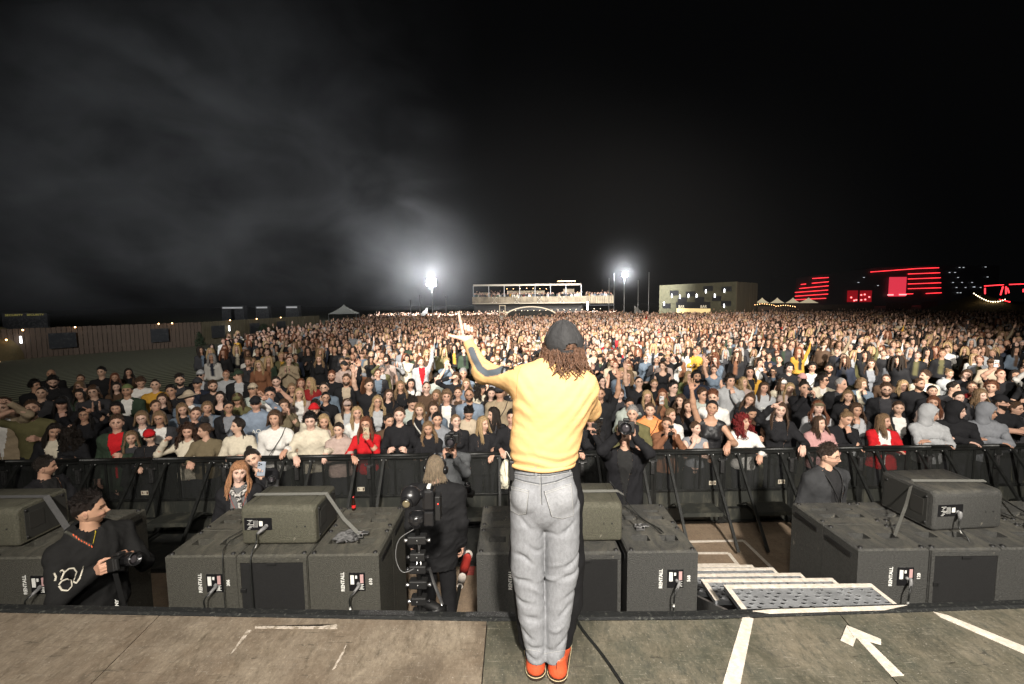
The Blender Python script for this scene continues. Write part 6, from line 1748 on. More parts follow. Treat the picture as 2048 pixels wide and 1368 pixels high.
# ================================================================== decals: lines and patches laid on a real surface
from mathutils.bvhtree import BVHTree
def bvh_of(o):
    bpy.context.view_layer.update()
    M = o.matrix_world
    me = o.data
    return BVHTree.FromPolygons([M @ v.co for v in me.vertices], [tuple(p.vertices) for p in me.polygons])
def hit(b, px, py):
    d = ray(px, py).normalized(); r = b.ray_cast(Vector((0, 0, CAMZ)), d)
    return (None, None) if r[0] is None else (r[0], r[1] if r[1].dot(d) < 0 else -r[1])
def line_on(b, pts, w, off=.0015, step=3.0, flat=.3, n=5):
    """a thin raised line through photo points, laid on the surface behind them"""
    P = []
    for (x0, y0), (x1, y1) in zip(pts, pts[1:]):
        k = max(1, int(math.hypot(x1 - x0, y1 - y0) / step))
        for i in range(k): P.append((x0 + (x1 - x0) * i / k, y0 + (y1 - y0) * i / k))
    P.append(pts[-1]); out = []; N = None
    for p in P:
        h_, n_ = hit(b, *p)
        if h_ is not None: out.append(np.array(h_ + n_ * off)); N = N or n_
    if len(out) < 2: return G()
    return tube(out, w, n, flat, up=tuple(N))
def patch_on(b, poly, off=.003, n=14):
    """four-sided patch (photo corners: tl, tr, br, bl, bottom edge may bulge) laid on the surface"""
    tl, tr, br, bl = poly; rows = []
    for i in range(n):
        u = i / (n - 1); row = []
        for j in range(n):
            v_ = j / (n - 1)
            x = (tl[0] * (1 - u) + tr[0] * u) * (1 - v_) + (bl[0] * (1 - u) + br[0] * u) * v_
            y = (tl[1] * (1 - u) + tr[1] * u) * (1 - v_) + (bl[1] * (1 - u) + br[1] * u) * v_ + 5 * v_ * (1 - (2 * u - 1) ** 2)
            h_, n_ = hit(b, x, y)
            k = 0
            while h_ is None and k < 12: k += 1; x += (sum(p[0] for p in poly) / 4 - x) * .15; h_, n_ = hit(b, x, y)
            row.append(tuple(h_ + n_ * off))
        rows.append(row)
    return grid(np.array(rows))

# ================================================================== the singer, seen from behind (local frame: x right, y away from us, z up)
O = (.16, 2.22, STAGE)
sg = thing('person', 'singer in yellow sweatshirt, grey jeans and black cap, one arm raised to the crowd', 'person', O)
def lerp(a, b, t): return np.array(a) * (1 - t) + np.array(b) * t
SL, EL_, WL = V3(-.10, .0, 1.535), V3(-.312, .19, 1.555), V3(-.408, .36, 1.700)
SR_, ER, WR = V3(.182, .0, 1.50), V3(.250, .20, 1.35), V3(.08, .30, 1.62)
yel = mat('yellow_jersey', (.66, .405, .175), .9, noise=.06, nscale=9, bump=.25, bscale=350, mode='p', spec=.2)
def flatc(a, b, ra, rb, f=.68, w=(0, 1, 0)): return Cone(a, b, ra, rb, w, f)
sp_ = [flatc((-.012, .0, 1.10), (.0, .0, 1.24), .152, .157), flatc((.0, .0, 1.24), (.035, .0, 1.44), .158, .178), flatc((.035, .0, 1.44), (.045, .0, 1.50), .174, .160, .62),
       Cone(SL, SR_ + V3(0, 0, .01), .064, .066), Cone((.085, .0, 1.60), lerp(SL, (.085, 0, 1.6), .25), .050, .058), Cone((.085, .0, 1.60), lerp(SR_, (.085, 0, 1.6), .25), .050, .058),
       Cone(SL, EL_, .068, .051), Cone(EL_, lerp(EL_, WL, .95), .049, .033), Cone(SR_, ER, .072, .060), Cone(ER, lerp(ER, WR, .92), .058, .040), Ell((.05, -.045, 1.42), (.135, .06, .12))]
shirt = surf(sp_, .0072, .05, [((0, 0, 1.122), (0, 0, -1))])
n_ = normals(shirt); v = shirt.v
amp = .0014 + .006 * np.exp(-((v[:, 2] - 1.16) / .05) ** 2) + .006 * np.exp(-(((v[:, 0] + .12) / .09) ** 2 + ((v[:, 2] - 1.47) / .09) ** 2)) + .006 * np.exp(-(((v[:, 0] - .21) / .08) ** 2 + ((v[:, 2] - 1.40) / .12) ** 2)) + .007 * np.exp(-(np.linalg.norm(v - EL_, axis=1) / .09) ** 2) * 1.0 + .001 * np.exp(-((v[:, 0] + .0) / .25) ** 2) * np.exp(-((v[:, 2] - 1.27) / .1) ** 2)
f1 = np.sin(v[:, 2] * 120 + 2.2 * np.sin(v[:, 0] * 9 + 1) + 1.2 * np.sin(v[:, 0] * 23)) * .5                      # horizontal bunching above the hem
f2 = np.sin((v[:, 0] * .9 + v[:, 2] * .55 + v[:, 1] * .6) * 130 + 2 * np.sin(v[:, 2] * 14)) * .5                   # drag lines at the armpits
f3 = np.sin((-v[:, 0] * .7 + v[:, 2] * .7) * 120 + 1.6 * np.sin(v[:, 0] * 17)) * .5
wgt = np.exp(-((v[:, 2] - 1.16) / .07) ** 2); sidew = sstep(.0, .12, -v[:, 0])
shirt.v = v + n_ * (amp * (wgt * f1 * 1.1 + (1 - wgt) * (sidew * f2 + (1 - sidew) * f3)) + .0035 * wr(v, 8, 1.6))[:, None]
top = obj('sweatshirt', shirt, yel, sg)
# the sleeve stripe is woven into the sleeve: dark band with a pale edge along the outer arm
pj = np.array([proj((p[0] + O[0], p[1] + O[1], p[2] + O[2])) for p in shirt.v]); nn = normals(shirt)
def dist_poly(P, pts):
    d = np.full(len(P), 1e9)
    for a, b in zip(pts, pts[1:]):
        a, b = np.array(a, float), np.array(b, float); t = np.clip(((P - a) @ (b - a)) / ((b - a) @ (b - a)), 0, 1)
        d = np.minimum(d, np.linalg.norm(P - a - t[:, None] * (b - a), axis=1))
    return d
ST = [(943, 700), (949, 716), (960, 737), (973, 747), (993, 744), (1012, 735)]
d1 = dist_poly(pj, ST); face = nn[:, 1] < .25
c = shirt.c
k = face & (pj[:, 0] < 1016) & (d1 < 11); c[k, :3] = (.075, .09, .105); c[k, 3] = sstep(8.2, 5.8, d1[k])
k = face & (np.abs(pj[:, 0] - 1009) < 3) & (d1 < 8); c[k] = (.25, .27, .28, 1)
GL = [[(1004, 745), (1009, 727), (1013, 741), (1017, 727)], [(1019, 738), (1017, 730), (1024, 727), (1029, 729)], [(1019, 738), (1026, 737)], [(1024, 733), (1030, 731)]]
for L in GL: k = face & (dist_poly(pj, L) < 2.3); c[k] = (.012, .012, .014, 1)
top.data.color_attributes['paint'].data.foreach_set('color', c.astype(np.float32).ravel())
# rib cuff and hem
an = np.linspace(0, 2 * PI, 40)
obj('hem', tube([(-.012 + .154 * math.cos(a) + .0 , .108 * math.sin(a), 1.128 + .002 * math.sin(5 * a)) for a in an], .012, 8, caps=False), yel, top)
b_top = bvh_of(top)
def loc_g(g): g.v = g.v - np.array(O); return g
obj('shoulder_seam', loc_g(line_on(b_top, [(1044, 728), (1036, 750), (1034, 775), (1033, 800)], .0018)), mat('yellow_seam', (.45, .26, .10), .9), top)
# jeans
jm = mat('grey_denim', (.215, .222, .235), .9, noise=.16, nscale=75, bump=.35, bscale=260, mode='p', spec=.15, stretch=(1, 1, .5))
jp = [flatc((-.012, .0, 1.12), (-.008, .01, .95), .143, .170, .72), Ell((-.085, -.035, .975), (.085, .085, .10)), Ell((.07, -.035, .975), (.088, .085, .10)),
      Cone((-.090, .0, .90), (-.092, .02, .56), .088, .086), Cone((-.092, .02, .56), (-.070, .0, .30), .084, .069), Cone((-.070, .0, .30), (-.050, -.01, .105), .068, .053),
      Cone((.083, .0, .90), (.086, .02, .56), .092, .088), Cone((.086, .02, .56), (.062, .0, .30), .086, .067), Cone((.062, .0, .30), (.042, -.01, .105), .066, .053)]
jeans = surf(jp, .0075, .010, [((0, 0, .085), (0, 0, -1))])
v = jeans.v; n_ = normals(jeans)
sx = np.where(v[:, 0] < -.003, -1, 1)
z = v[:, 2]
def fold(zc, slope, w, x0, xw, a): return a * np.exp(-((z - zc - slope * (v[:, 0] - x0) - .012 * np.sin(v[:, 0] * 40 + zc * 9)) / w) ** 2) * np.exp(-((v[:, 0] - x0) / xw) ** 2)
dsp = 0
rs = np.random.RandomState(4)
for zc, sl, x0, a in ((.84, -.75, -.09, -.008), (.82, .6, .10, -.010), (.775, .2, .02, -.006), (.71, -.5, -.05, -.008), (.655, -.55, -.11, -.012), (.64, .5, .13, -.012), (.615, .3, .05, .006), (.565, .5, .12, -.014), (.54, -.35, -.12, -.011), (.545, .1, .02, .008),
                      (.48, -.5, -.05, .007), (.455, .6, .13, -.009), (.43, -.4, -.12, -.010), (.37, .7, .09, -.009), (.34, -.6, -.07, -.010), (.29, .45, .05, .007), (.255, -.7, -.10, -.009), (.21, .6, .08, -.011), (.18, -.5, -.05, -.011), (.155, .5, .03, -.010), (.135, -.3, -.08, -.008)):
    dsp = dsp + fold(zc, sl, .009 + .009 * abs(sl), x0, .038, a * 1.25)
dsp = dsp + .0045 * wr(v, 21, .9)
jeans.v = v + n_ * dsp[:, None]
jo = obj('jeans', jeans, jm, sg)
blkd = mat('black_denim', (.010, .010, .011), .85, bump=.3, bscale=200, spec=.15)
fp = surf([flatc((.06, .035, 1.10), (.085, .05, .92), .115, .115, .7), Cone((.105, .055, .90), (.125, .075, .58), .088, .086), Cone((.125, .075, .58), (.128, .09, .34), .084, .076), Cone((.128, .09, .34), (.098, .085, .12), .074, .056),
           flatc((-.07, .035, 1.10), (-.09, .05, .92), .10, .10, .7), Cone((-.10, .055, .90), (-.11, .075, .58), .075, .075), Cone((-.11, .075, .58), (-.085, .08, .12), .075, .055)], .011, .03, [((0, 0, .07), (0, 0, -1))])
fp.v = fp.v + normals(fp) * (wr(fp.v, 5, .8) * .008)[:, None]
obj('black_front_panel', fp, blkd, jo)
bj = bvh_of(jo)
stm = mat('denim_stitch', (.36, .36, .35), .9); dkm = mat('denim_seam', (.085, .09, .095), .9)
lt = mat('denim_patch', (.24, .247, .26), .9, noise=.15, nscale=75, bump=.35, bscale=260)
for poly in ([(1021, 973), (1057, 982), (1052, 1026), (1023, 1020)], [(1089, 983), (1141, 968), (1146, 1030), (1104, 1032)]):
    pk = obj('back_pocket', loc_g(patch_on(bj, poly)), lt, jo)
    tl, tr, br, bl = poly; mid = ((bl[0] + br[0]) / 2, (bl[1] + br[1]) / 2 + 5)
    obj('stitching', loc_g(join([line_on(bj, L, .0014, .0045) for L in ([tl, tr], [(tl[0], tl[1] + 4), (tr[0], tr[1] + 4)], [tl, bl, mid, br, tr])])), stm, pk)
    obj('pocket_edge', loc_g(line_on(bj, [(tl[0] - 1, tl[1] - 1), (bl[0] - 1, bl[1] + 1), (mid[0], mid[1] + 1.5), (br[0] + 1, br[1] + 1), (tr[0] + 1, tr[1] - 1)], .0018, .001)), dkm, pk)
obj('seam', loc_g(join([line_on(bj, L, .0022, .001) for L in ([(1019, 952), (1050, 962), (1083, 968)], [(1083, 968), (1112, 962), (1146, 949)], [(1082, 945), (1083, 990), (1084, 1010)], [(1017, 944), (1060, 951), (1100, 950), (1147, 941)])])), dkm, jo)
obj('stitching', loc_g(join([line_on(bj, L, .0012, .0015) for L in ([(1019, 955), (1050, 965), (1081, 971)], [(1085, 971), (1112, 965), (1146, 952)], [(1079.5, 945), (1080.5, 990), (1082, 1008)], [(1017, 947), (1060, 954), (1100, 953), (1147, 944)], [(1043, 1296), (1080, 1303)], [(1086, 1308), (1130, 1300)])])), stm, jo)
for x, y0, y1 in ((1071, 927, 951), (1138, 924, 948)): obj('belt_loop', loc_g(line_on(bj, [(x, y0), (x + 1, y1)], .006, .004, flat=.35)), lt, jo)
# shoes
shm = mat('orange_leather', (.56, .085, .03), .42, noise=.12, nscale=18, bump=.3, bscale=60); sole = mat('dark_sole', (.03, .02, .014), .5); wlt = mat('yellow_welt', (.5, .42, .25), .7)
for cx, cy, rz_, in ((-.052, -.035, R(2)), (.052, -.055, R(-14))):
    M = Matrix.Translation((cx, cy, 0)) @ Matrix.Rotation(rz_, 4, 'Z')
    s_ = surf([Cone((0, .035, .045), (0, .035, .105), .046, .043), Cone((0, .03, .04), (0, .19, .035), .045, .042), Ell((0, .19, .04), (.047, .06, .035))], .006, .02, [((0, 0, .018), (0, 0, -1)), ((0, 0, .118), (0, 0, 1))])
    so = obj('shoe', s_.x(M), shm, sg)
    prof = [(.048 * math.sin(a), .03 - .05 * math.cos(a) if math.cos(a) > 0 else .20 - .058 * math.cos(a)) for a in np.linspace(0, 2 * PI, 30)]
    obj('sole', grid(np.array([[(x * s2, (y - .1) * s2 + .1, z2) for x, y in prof] for s2, z2 in ((.0, .0015), (1.03, .0015), (1.05, .006), (1.05, .02), (0, .021))]), sm=False).x(M), sole, so)
    obj('welt_stitch', tube([(x * 1.06, (y - .1) * 1.05 + .1, .021) for x, y in prof], .0022, 5, caps=False).x(M), wlt, so)
    obj('heel_seam', tube([(0, -.0125, .03), (0, -.011, .07), (0, -.009, .105)], .0018, 5).x(M), sole, so)
# body: neck, forearm and hands in one mesh with the head
HMs = Matrix.Translation((.094, .01, 1.622)) @ Euler((R(-10), R(3), R(180 + 16)), 'XYZ').to_matrix().to_4x4() @ Matrix.Translation((0, -.01, .085)) @ Matrix.Scale(.97, 4)
core = surf([Cone((.085, .0, 1.52), (.092, .01, 1.68), .060, .054), flatc((.03, 0, 1.2), (.04, 0, 1.5), .13, .14), Cone(SL, EL_, .046, .038), Cone(EL_, WL, .038, .027), Cone(SR_, ER, .046, .038), Cone(ER, WR, .038, .027)], .012, .02)
hl = place_hand(hand_g('singer', .0038), WL, (-.10, .04, 1), (.15, -1, -.1), -1)
hr_ = place_hand(hand_g('fist', .005), WR, (-.3, .1, 1), (-.3, 1, 0), 1)
bd = obj('body', join([core, head(True, 'calm', 1, 1.2, 2).x(HMs), hl, hr_]), skin, sg); bd.color = (.66, .44, .34, 1)
obj('wristband', tube([WL + V3(-.01, -.02, -.035) * 0 + V3(.03 * math.cos(a), .028 * math.sin(a), -.024 - .012 * math.cos(a)) for a in an], .006, 7, caps=False), rub, sg)
# cap with a cut-out over the strap
ph, el = head_base(84, 70); x, y, z, dx, dy, dz = head_pos(ph, el, True, .017)
cg = grid(np.stack([x * 1.0, y, z * 1.04], -1), True, False); c = fcent(cg)
line = .040 - .052 * sstep(-.03, .09, c[:, 1])
holec = (c[:, 1] > .05) & ((np.abs(c[:, 0]) / .036) ** 2 + ((c[:, 2] - .020) / .030) ** 2 < 1) & (c[:, 2] > .016)
cg = sub_faces(cg, (c[:, 2] > line) & ~holec)
cg.v = cg.v + normals(cg) * (wr(cg.v, 31, 1.3) * .0035 + .0022 * np.sin(np.arctan2(cg.v[:, 0], cg.v[:, 1]) * 6))[:, None]
capm = mat('cap_cotton', (.021, .021, .022), .8, noise=.15, nscale=30, bump=.5, bscale=50)
cp_ = obj('cap', cg, capm, sg); cp_.matrix_local = HMs
rows = []
for r_ in np.linspace(0, 1, 5): rows.append([(.084 * math.sin(a) * (1 - .05 * r_), -(.096 * math.cos(a) + .075 * r_ * math.cos(a * .9)), .046 - .020 * r_ - .022 * (1 - math.cos(a))) for a in np.linspace(-1.1, 1.1, 15)])
b_ = grid(np.array(rows)); obj('cap_peak', b_ + G(b_.v - (0, 0, .005), b_.q[:, ::-1], None, True), capm, cp_)
obj('cap_button', ell((0, 0, .139), (.010, .010, .006), 12, 6), capm, cp_)
seams = []
for a in np.arange(6) / 6 * 2 * PI + .5:
    P = []
    for e in np.linspace(.35, 1.5, 10):
        rr = 1.0; P.append((.0945 * math.sin(a) * math.cos(e) * 1.02, -.112 * math.cos(a) * math.cos(e) * 1.02, .1355 * 1.03 * math.sin(e)))
    seams.append(tube(P, .0013, 5))
obj('cap_seams', join(seams), mat('cap_seam', (.04, .04, .042), .8), cp_)
P = []
for t_ in np.linspace(-1.1, 1.1, 16): P.append((.088 * math.sin(t_) , .112 * math.cos(t_) - .006, .004 - .004 * math.cos(t_ * 2)))
obj('cap_strap', tube(P, .009, 6, .25, up=(0, 1, 0)), mat('strap_black', (.016, .016, .017), .5), cp_)
hg = cap_hair(.010, .05, -.02, -.08, .004, 0, 3) + locks(170, .105, .017, 68, .0062, .75, PI, 9, 1.1, out=.012, start_el=.12, jitter=.6, m=16, n_side=5)
ho = obj('hair', hg, hairm, sg); ho.color = (.15, .080, .050, 1)
ho.matrix_local = Matrix.Translation((.094, .01, 1.62)) @ Euler((R(-4), R(2), R(196)), 'XYZ').to_matrix().to_4x4() @ Matrix.Translation((0, -.01, .085)) @ Matrix.Scale(1.04, 4)
# radio pack and the fluffy cream pouch at the hip
rp = thing('radio_pack', 'black radio pack clipped to the singer\'s waistband on the left', 'radio pack', (O[0] - .166, O[1] - .01, O[2] + 1.10))
obj('case', box(-.014, .012, -.03, .03, -.05, .05, .005), blk, rp); obj('ear_wire', tube(smooth_path([(-.005, 0, .05), (-.03, .0, .09), (-.035, .0, .03), (-.03, .01, -.03)]), .002, 5), mat('wire_cream', (.45, .42, .36), .5), rp)
rs = np.random.RandomState(2); pg = ell((0, 0, 0), (.034, .04, .075), 34, 26); pg.v = pg.v + normals(pg) * (rs.uniform(-.004, .006, len(pg.v)))[:, None]
tag(obj('fluffy_pouch', pg, mat('cream_fur', (.62, .60, .48), .95, bump=.8, bscale=200), loc=(O[0] - .195, O[1] + .06, O[2] + 1.045)), 'fluffy cream pouch hanging at the singer\'s left hip', 'pouch')

# ================================================================== cameras
def camera_thing(loc, rz, label, rx=0, ry=0, sc=1.0, lens=.10, lr=.042):
    t = thing('camera', label, 'camera', loc); t.rotation_euler = (rx, ry, rz); t.scale = (sc,) * 3
    obj('camera_body', join([box(-.068, .068, -.02, .045, -.048, .042, .008), box(-.028, .028, -.02, .045, .043, .066, .008), box(-.068, -.04, -.042, -.0205, -.046, .036, .008)]), blk, t)
    L = obj('lens', lathe([(0, .0), (lr * .82, .0), (lr * .82, .02), (lr * .9, .022), (lr * .9, lens * .5), (lr * .97, lens * .52), (lr, lens), (lr * .9, lens), (lr * .86, lens - .012), (lr * .55, lens - .02)], 26).at(0, -.02, 0, rx=PI / 2), gblk, t)
    obj('lens_glass', ell((0, -.02 - lens + .018, 0), (lr * .6, .008, lr * .6), 16, 8), mat('lens_glass', (.05, .045, .05), .05, coat=1), L)
    obj('lens_ring', lathe([(lr * 1.0, lens - .006), (lr * 1.02, lens - .003), (lr * 1.0, lens)], 26).at(0, -.02, 0, rx=PI / 2), steel, L)
    return t
def pit_person(px, py, Y, rz, label, **k):
    q = at_y(px, py, Y); h = min(2.0, q.z / (1 - .115 / 1.75)); k.setdefault('h', h)
    return person((q.x, q.y, 0), rz, label, group='people working in the pit', fine=True, res=1.35, **k), q
def lanyard(t, col, z=1.0, pas=True, words=None, wc=None):
    m = mat('lanyard_' + col, dict(red=(.55, .05, .03), black=(.015, .015, .015), dark=(.05, .05, .04))[col], .6)
    for s in (-1, 1): obj('lanyard', tube(smooth_path([(s * .07, .06, 1.50), (s * .088, -.04, 1.485), (s * .07, -.115, 1.40), (s * .02, -.155, 1.26), (0, -.165, 1.18)], 5), .008, 6, .2, up=(0, 1, .3)), m, t)
    if pas: obj('pass_card', box(-.035, .035, -.172, -.169, 1.07, 1.17, .001), mat('pass_card', (.55, .55, .52), .5), t)
# photographer in the black hoodie, left, close
q1, _ = pit_person(178, 1022, 3.26, R(64), 'photographer in a black hoodie with a white snake print on the sleeve, looking right', sex='m', hairs='quiff_0', haircol=(.014, .009, .007), top='hoodie', topcol=(.012, .012, .012), pose=('camhold', 'camhold'), look=(58, 2, 0), beard=1, trcol=(.30, .31, .32), seed=4, slim=1.04, expr='smile')
bpy.context.view_layer.update()
hd_ = [o for o in q1.children if o.name.startswith('hoodie')][0]; bh = bvh_of(hd_)
IQ = q1.matrix_world.inverted()
def to_local(g, t):
    A = np.array(t.matrix_world.inverted()); g.v = g.v @ A[:3, :3].T + A[:3, 3]; return g
wp_ = mat('print_cream', (.62, .58, .48), .8)
sn = [[(78, 1178), (84, 1186), (96, 1187), (104, 1178), (103, 1168), (94, 1164), (84, 1168), (78, 1176)], [(82, 1166), (88, 1152), (98, 1143), (108, 1142), (114, 1150), (110, 1160), (107, 1170), (113, 1172), (120, 1162), (124, 1150), (127, 1138)], [(90, 1150), (84, 1146), (80, 1150)], [(68, 1152), (72, 1160), (70, 1168)]]
obj('sleeve_print', to_local(join([line_on(bh, [(x_ + 40, y_ - 6) for x_, y_ in L], .0065, .001, 2.5, .25) for L in sn]), q1), wp_, hd_)
lw = mat('lanyard_print', (.75, .13, .05), .6)
obj('lanyard', to_local(line_on(bh, [(122, 1060), (140, 1068), (160, 1080), (182, 1092)], .012, .003, 4, .2), q1), mat('lanyard_dark', (.05, .05, .04), .6), q1)
obj('lanyard', to_local(line_on(bh, [(192, 1058), (190, 1072), (186, 1088)], .009, .003, 4, .2), q1), mat('lanyard_yellow', (.55, .42, .03), .6), q1)
obj('lanyard_text', to_local(join([line_on(bh, [(147 + 5 * i, 1070 + 3.1 * i), (149 + 5 * i, 1074 + 3.1 * i)], .004, .008, 2, .3) for i in range(8)] ), q1), lw, q1)
c1 = camera_thing(q1.matrix_world @ Vector((.0, -.39, 1.36)), R(78), 'black camera with a fat lens in the hands of the photographer in the hoodie', rx=R(-14), ry=R(8), sc=1.0, lens=.11, lr=.046)
cs = thing('camera_strap', 'wide black camera strap with white lettering hanging in front of grey trousers', 'strap', q1.matrix_world @ Vector((-.03, -.36, 1.32)))
g_ = box(-.019, .019, -.0015, .0015, -.36, .0, .0).at(0, 0, 0, R(4), R(-5), 0); obj('webbing', g_, blk, cs)
obj('strap_lettering', text('SONY', .034, depth=.0005, bold=.0012).at(.020, -.0195 - .004, -.265, PI / 2, -PI / 2 + .05, 0), white_print, cs)
# man in the black jacket, far left
q2, _ = pit_person(88, 935, 4.72, R(88), 'bearded man with dark hair and black jacket, far left in the pit', sex='m', hairs='short_1', haircol=DK, top='jacket', topcol=(.014, .014, .016), incol=(.02, .02, .02), pose=('cross', 'cross'), look=(42, -4, 0), beard=1, seed=2)
# two smiling women
q3, _ = pit_person(476, 946, 4.5, R(26), 'smiling woman with long wavy ginger-blond hair, fringe and a patterned scarf', sex='f', hairs='fringe_0', haircol=(.40, .20, .10), top='jacket', topcol=(.014, .014, .016), incol=(.12, .12, .12), pose=('down', 'down'), look=(4, 4, 8), expr='smile', seed=3)
obj('scarf', tube(smooth_path([(-.075, .03, 1.50), (-.07, -.06, 1.47), (0, -.115, 1.42), (.07, -.06, 1.47), (.075, .03, 1.50)], 5), .026, 8, .7) + tube(smooth_path([(.0, -.12, 1.43), (.02, -.15, 1.33), (.03, -.165, 1.20)], 5), .026, 7, .4), mat('scarf_pattern', (.02, .02, .02), .8, col2=(.5, .48, .45), nscale=45, lo=.48, hi=.52), q3)
lanyard(q3, 'red', pas=False)
q4, _ = pit_person(514, 915, 4.86, R(24), 'laughing woman with a hair knot in a black shirt leaning in with a phone', sex='f', hairs='bun_0', haircol=DK, top='shirt', topcol=(.016, .016, .018), incol=(.016, .016, .018), pose=('down', 'phone'), look=(-4, -2, -24), expr='laugh', seed=1)
bpy.context.view_layer.update(); phone_thing(q4.matrix_world @ Vector((.075, -.385, 1.62)), (R(4), R(8), R(24)), 'pale blue-grey phone in the hand of the laughing woman with the hair knot', (.32, .36, .42))
camera_thing(at_y(545, 968, 4.55), R(20), 'black camera hanging at the hip of the laughing woman', rx=R(-50), sc=.9)
# camera operator from behind with headphones
q5, _ = pit_person(871, 938, 4.28, R(180), 'camera operator seen from behind, grey-blond hair, headphones, long black coat', sex='m', hairs='mullet_0', haircol=(.22, .17, .115), top='coat', topcol=(.013, .013, .014), incol=(.013,) * 3, pose=('down', 'down'), look=(-14, -6, 0), seed=5, slim=1.28, trcol=(.012, .012, .013))
HMq = [o for o in q5.children if o.name.startswith('hair')][0].matrix_local
hp = thing('headphones', 'black headphones with microphone boom on the camera operator\'s grey-blond head', 'headphones', q5.location); bpy.context.view_layer.update(); hp.matrix_world = q5.matrix_world @ HMq
obj('headband', tube([(.105 * math.sin(a), .02, .015 + .135 * math.cos(a)) for a in np.linspace(-1.6, 1.6, 22)], .008, 7, 1.6, up=(0, 1, 0)), gblk, hp)
for s in (-1, 1): obj('ear_cup', lathe([(0, .018), (.036, .016), (.042, .004), (.040, -.012), (0, -.014)], 20).at(s * .104, .012, -.006, 0, s * PI / 2, 0), gblk, hp)
# photographer in the grey sweater, facing us
q6, _ = pit_person(904, 884, 5.45, R(2), 'photographer in a grey sweatshirt and black beanie aiming a camera at us', sex='m', hairs='short_0', haircol=DK, top='sweat', topcol=(.10, .105, .11), pose=('phone2', 'phone2'), look=(0, 4, 0), hat='beanie', hatcol=(.015, .015, .016), trcol=(.16, .165, .17), seed=6)
camera_thing(at_y(904, 877, 5.10), 0, 'black camera held to the eye by the photographer in the black beanie', sc=1.15, lens=.13, lr=.05)
obj('press_card', box(-.03, .03, -.19, -.187, .86, .97, .001), mat('pass_card', (.55, .55, .52), .5), q6)
camera_thing(at_y(938, 985, 5.3), R(-20), 'second camera hanging at the hip of the photographer in grey', rx=R(-70), sc=.9, lens=.12)
# photographer in the long black coat, right of the singer
q7, _ = pit_person(1250, 876, 5.15, R(-12), 'photographer in a long black coat holding a camera above his face, right of the singer', sex='m', hairs='quiff_1', haircol=BK, top='coat', topcol=(.013, .013, .015), incol=(.02,) * 3, pose=('camup', 'camup'), look=(-16, 12, -10), seed=0, slim=1.06)
bpy.context.view_layer.update()
camera_thing(q7.matrix_world @ Vector((0, -.33, 1.86)), R(-16), 'black camera with a pale lens ring held high by the photographer in the long coat', rx=R(-8), sc=1.3, lens=.12, lr=.05)
# bespectacled man behind the right stack
q8, _ = pit_person(1655, 911, 4.48, R(12), 'man in glasses and a dark zipped cardigan standing behind the right cabinets, looking right', sex='m', hairs='short_2', haircol=(.035, .022, .016), top='jacket', topcol=(.035, .036, .038), incol=(.02, .02, .021), pose=('down', 'down'), look=(34, -4, 0), glass='clear', beard=1, seed=0, slim=1.06)
lanyard(q8, 'black')

# ================================================================== remote camera on its support
rg = thing('remote_camera', 'black ball-shaped remote camera on a clamp-covered post between the cabinets', 'camera rig', (-.66, 3.0, 0))
def on(dx, z): return (dx, 0, z)
obj('camera_ball', ell((-.035, -.03, 1.93), .070, 26, 18), mat('ball_black', (.013, .013, .014), .3), rg)
l_ = obj('lens', lathe([(0, 0), (.040, 0), (.042, .018), (.036, .022), (.034, .012), (.0, .010)], 24).at(-.045, -.092, 1.915, R(100), 0, R(-12)), gblk, rg)
obj('lens_glass', ell((-.048, -.108, 1.912), (.026, .008, .026), 16, 8), mat('lens_glass2', (.12, .10, .06), .05, coat=1), l_)
obj('motor_housing', box(.045, .125, -.05, .05, 1.83, 1.98, .02) + box(.05, .12, -.045, .045, 1.72, 1.828, .012), gblk, rg)
obj('battery_clip', box(.075, .10, -.035, .02, 1.982, 2.0, .004), white_print, rg)
obj('side_arm', tube([(.0, 0, 1.93), (.06, 0, 1.93)], .03, 14), gblk, rg)
obj('tilt_head', box(-.055, .05, -.05, .05, 1.735, 1.80, .02) + lathe([(.0, 1.80), (.05, 1.795), (.055, 1.74), (.03, 1.70)], 20).at(-.005, 0, 0), gblk, rg)
obj('control_box', box(.128, .165, -.04, .04, 1.76, 1.93, .006), blk, rg)
obj('record_light', ell((.150, -.041, 1.88), .005, 8, 6), mat('record_red', (.9, .05, .03), .4, emit=2.0), rg)
obj('post', tube([(0, 0, 1.70), (0, 0, .03)], .017, 12), mat('post_black', (.02, .02, .02), .35, .4), rg)
rs = np.random.RandomState(8)
for k, zz in enumerate((1.62, 1.50, 1.41, 1.30, 1.18, 1.08, .95, .80)):
    w = .05 + .02 * rs.rand()
    cl = obj('clamp', box(-w, w * .9, -.035, .03, zz - .032, zz + .026, .008), blk, rg)
    for s in (-1, 1):
        P = (s * (w + .012), -.02, zz - .005); obj('clamp_knob', lathe([(0, .012), (.012, .011), (.014, 0), (.008, -.014)], 10).at(*P, 0, s * PI / 2, 0), gblk if rs.rand() < .6 else steel, cl)
    obj('bolt', ell((rs.uniform(-.02, .02), -.037, zz), .006, 8, 6), steel, cl)
obj('side_bracket', tube([(.02, 0, 1.16), (.12, -.01, 1.12), (.17, -.02, 1.02)], .03, 10) + tube([(.10, -.02, 1.10), (.19, -.03, 1.13)], .022, 10), blk, rg)
obj('silver_lever', tube([(.08, -.03, 1.42), (.11, -.05, 1.33), (.155, -.055, 1.21), (.165, -.05, 1.17)], [.011, .013, .014, .012], 8, .5), steel, rg)
obj('cable_loop', tube(smooth_path([(-.02, -.03, 1.70), (-.12, -.04, 1.63), (-.145, -.04, 1.50), (-.10, -.04, 1.40), (.0, -.03, 1.43)]), .003, 5), grey_plastic, rg)
for k in range(2): obj('link_rod', tube([(.0 + .03 * k, -.02, 1.64), (.02 - .03 * k, -.02, 1.44)], .005, 6), steel, rg)
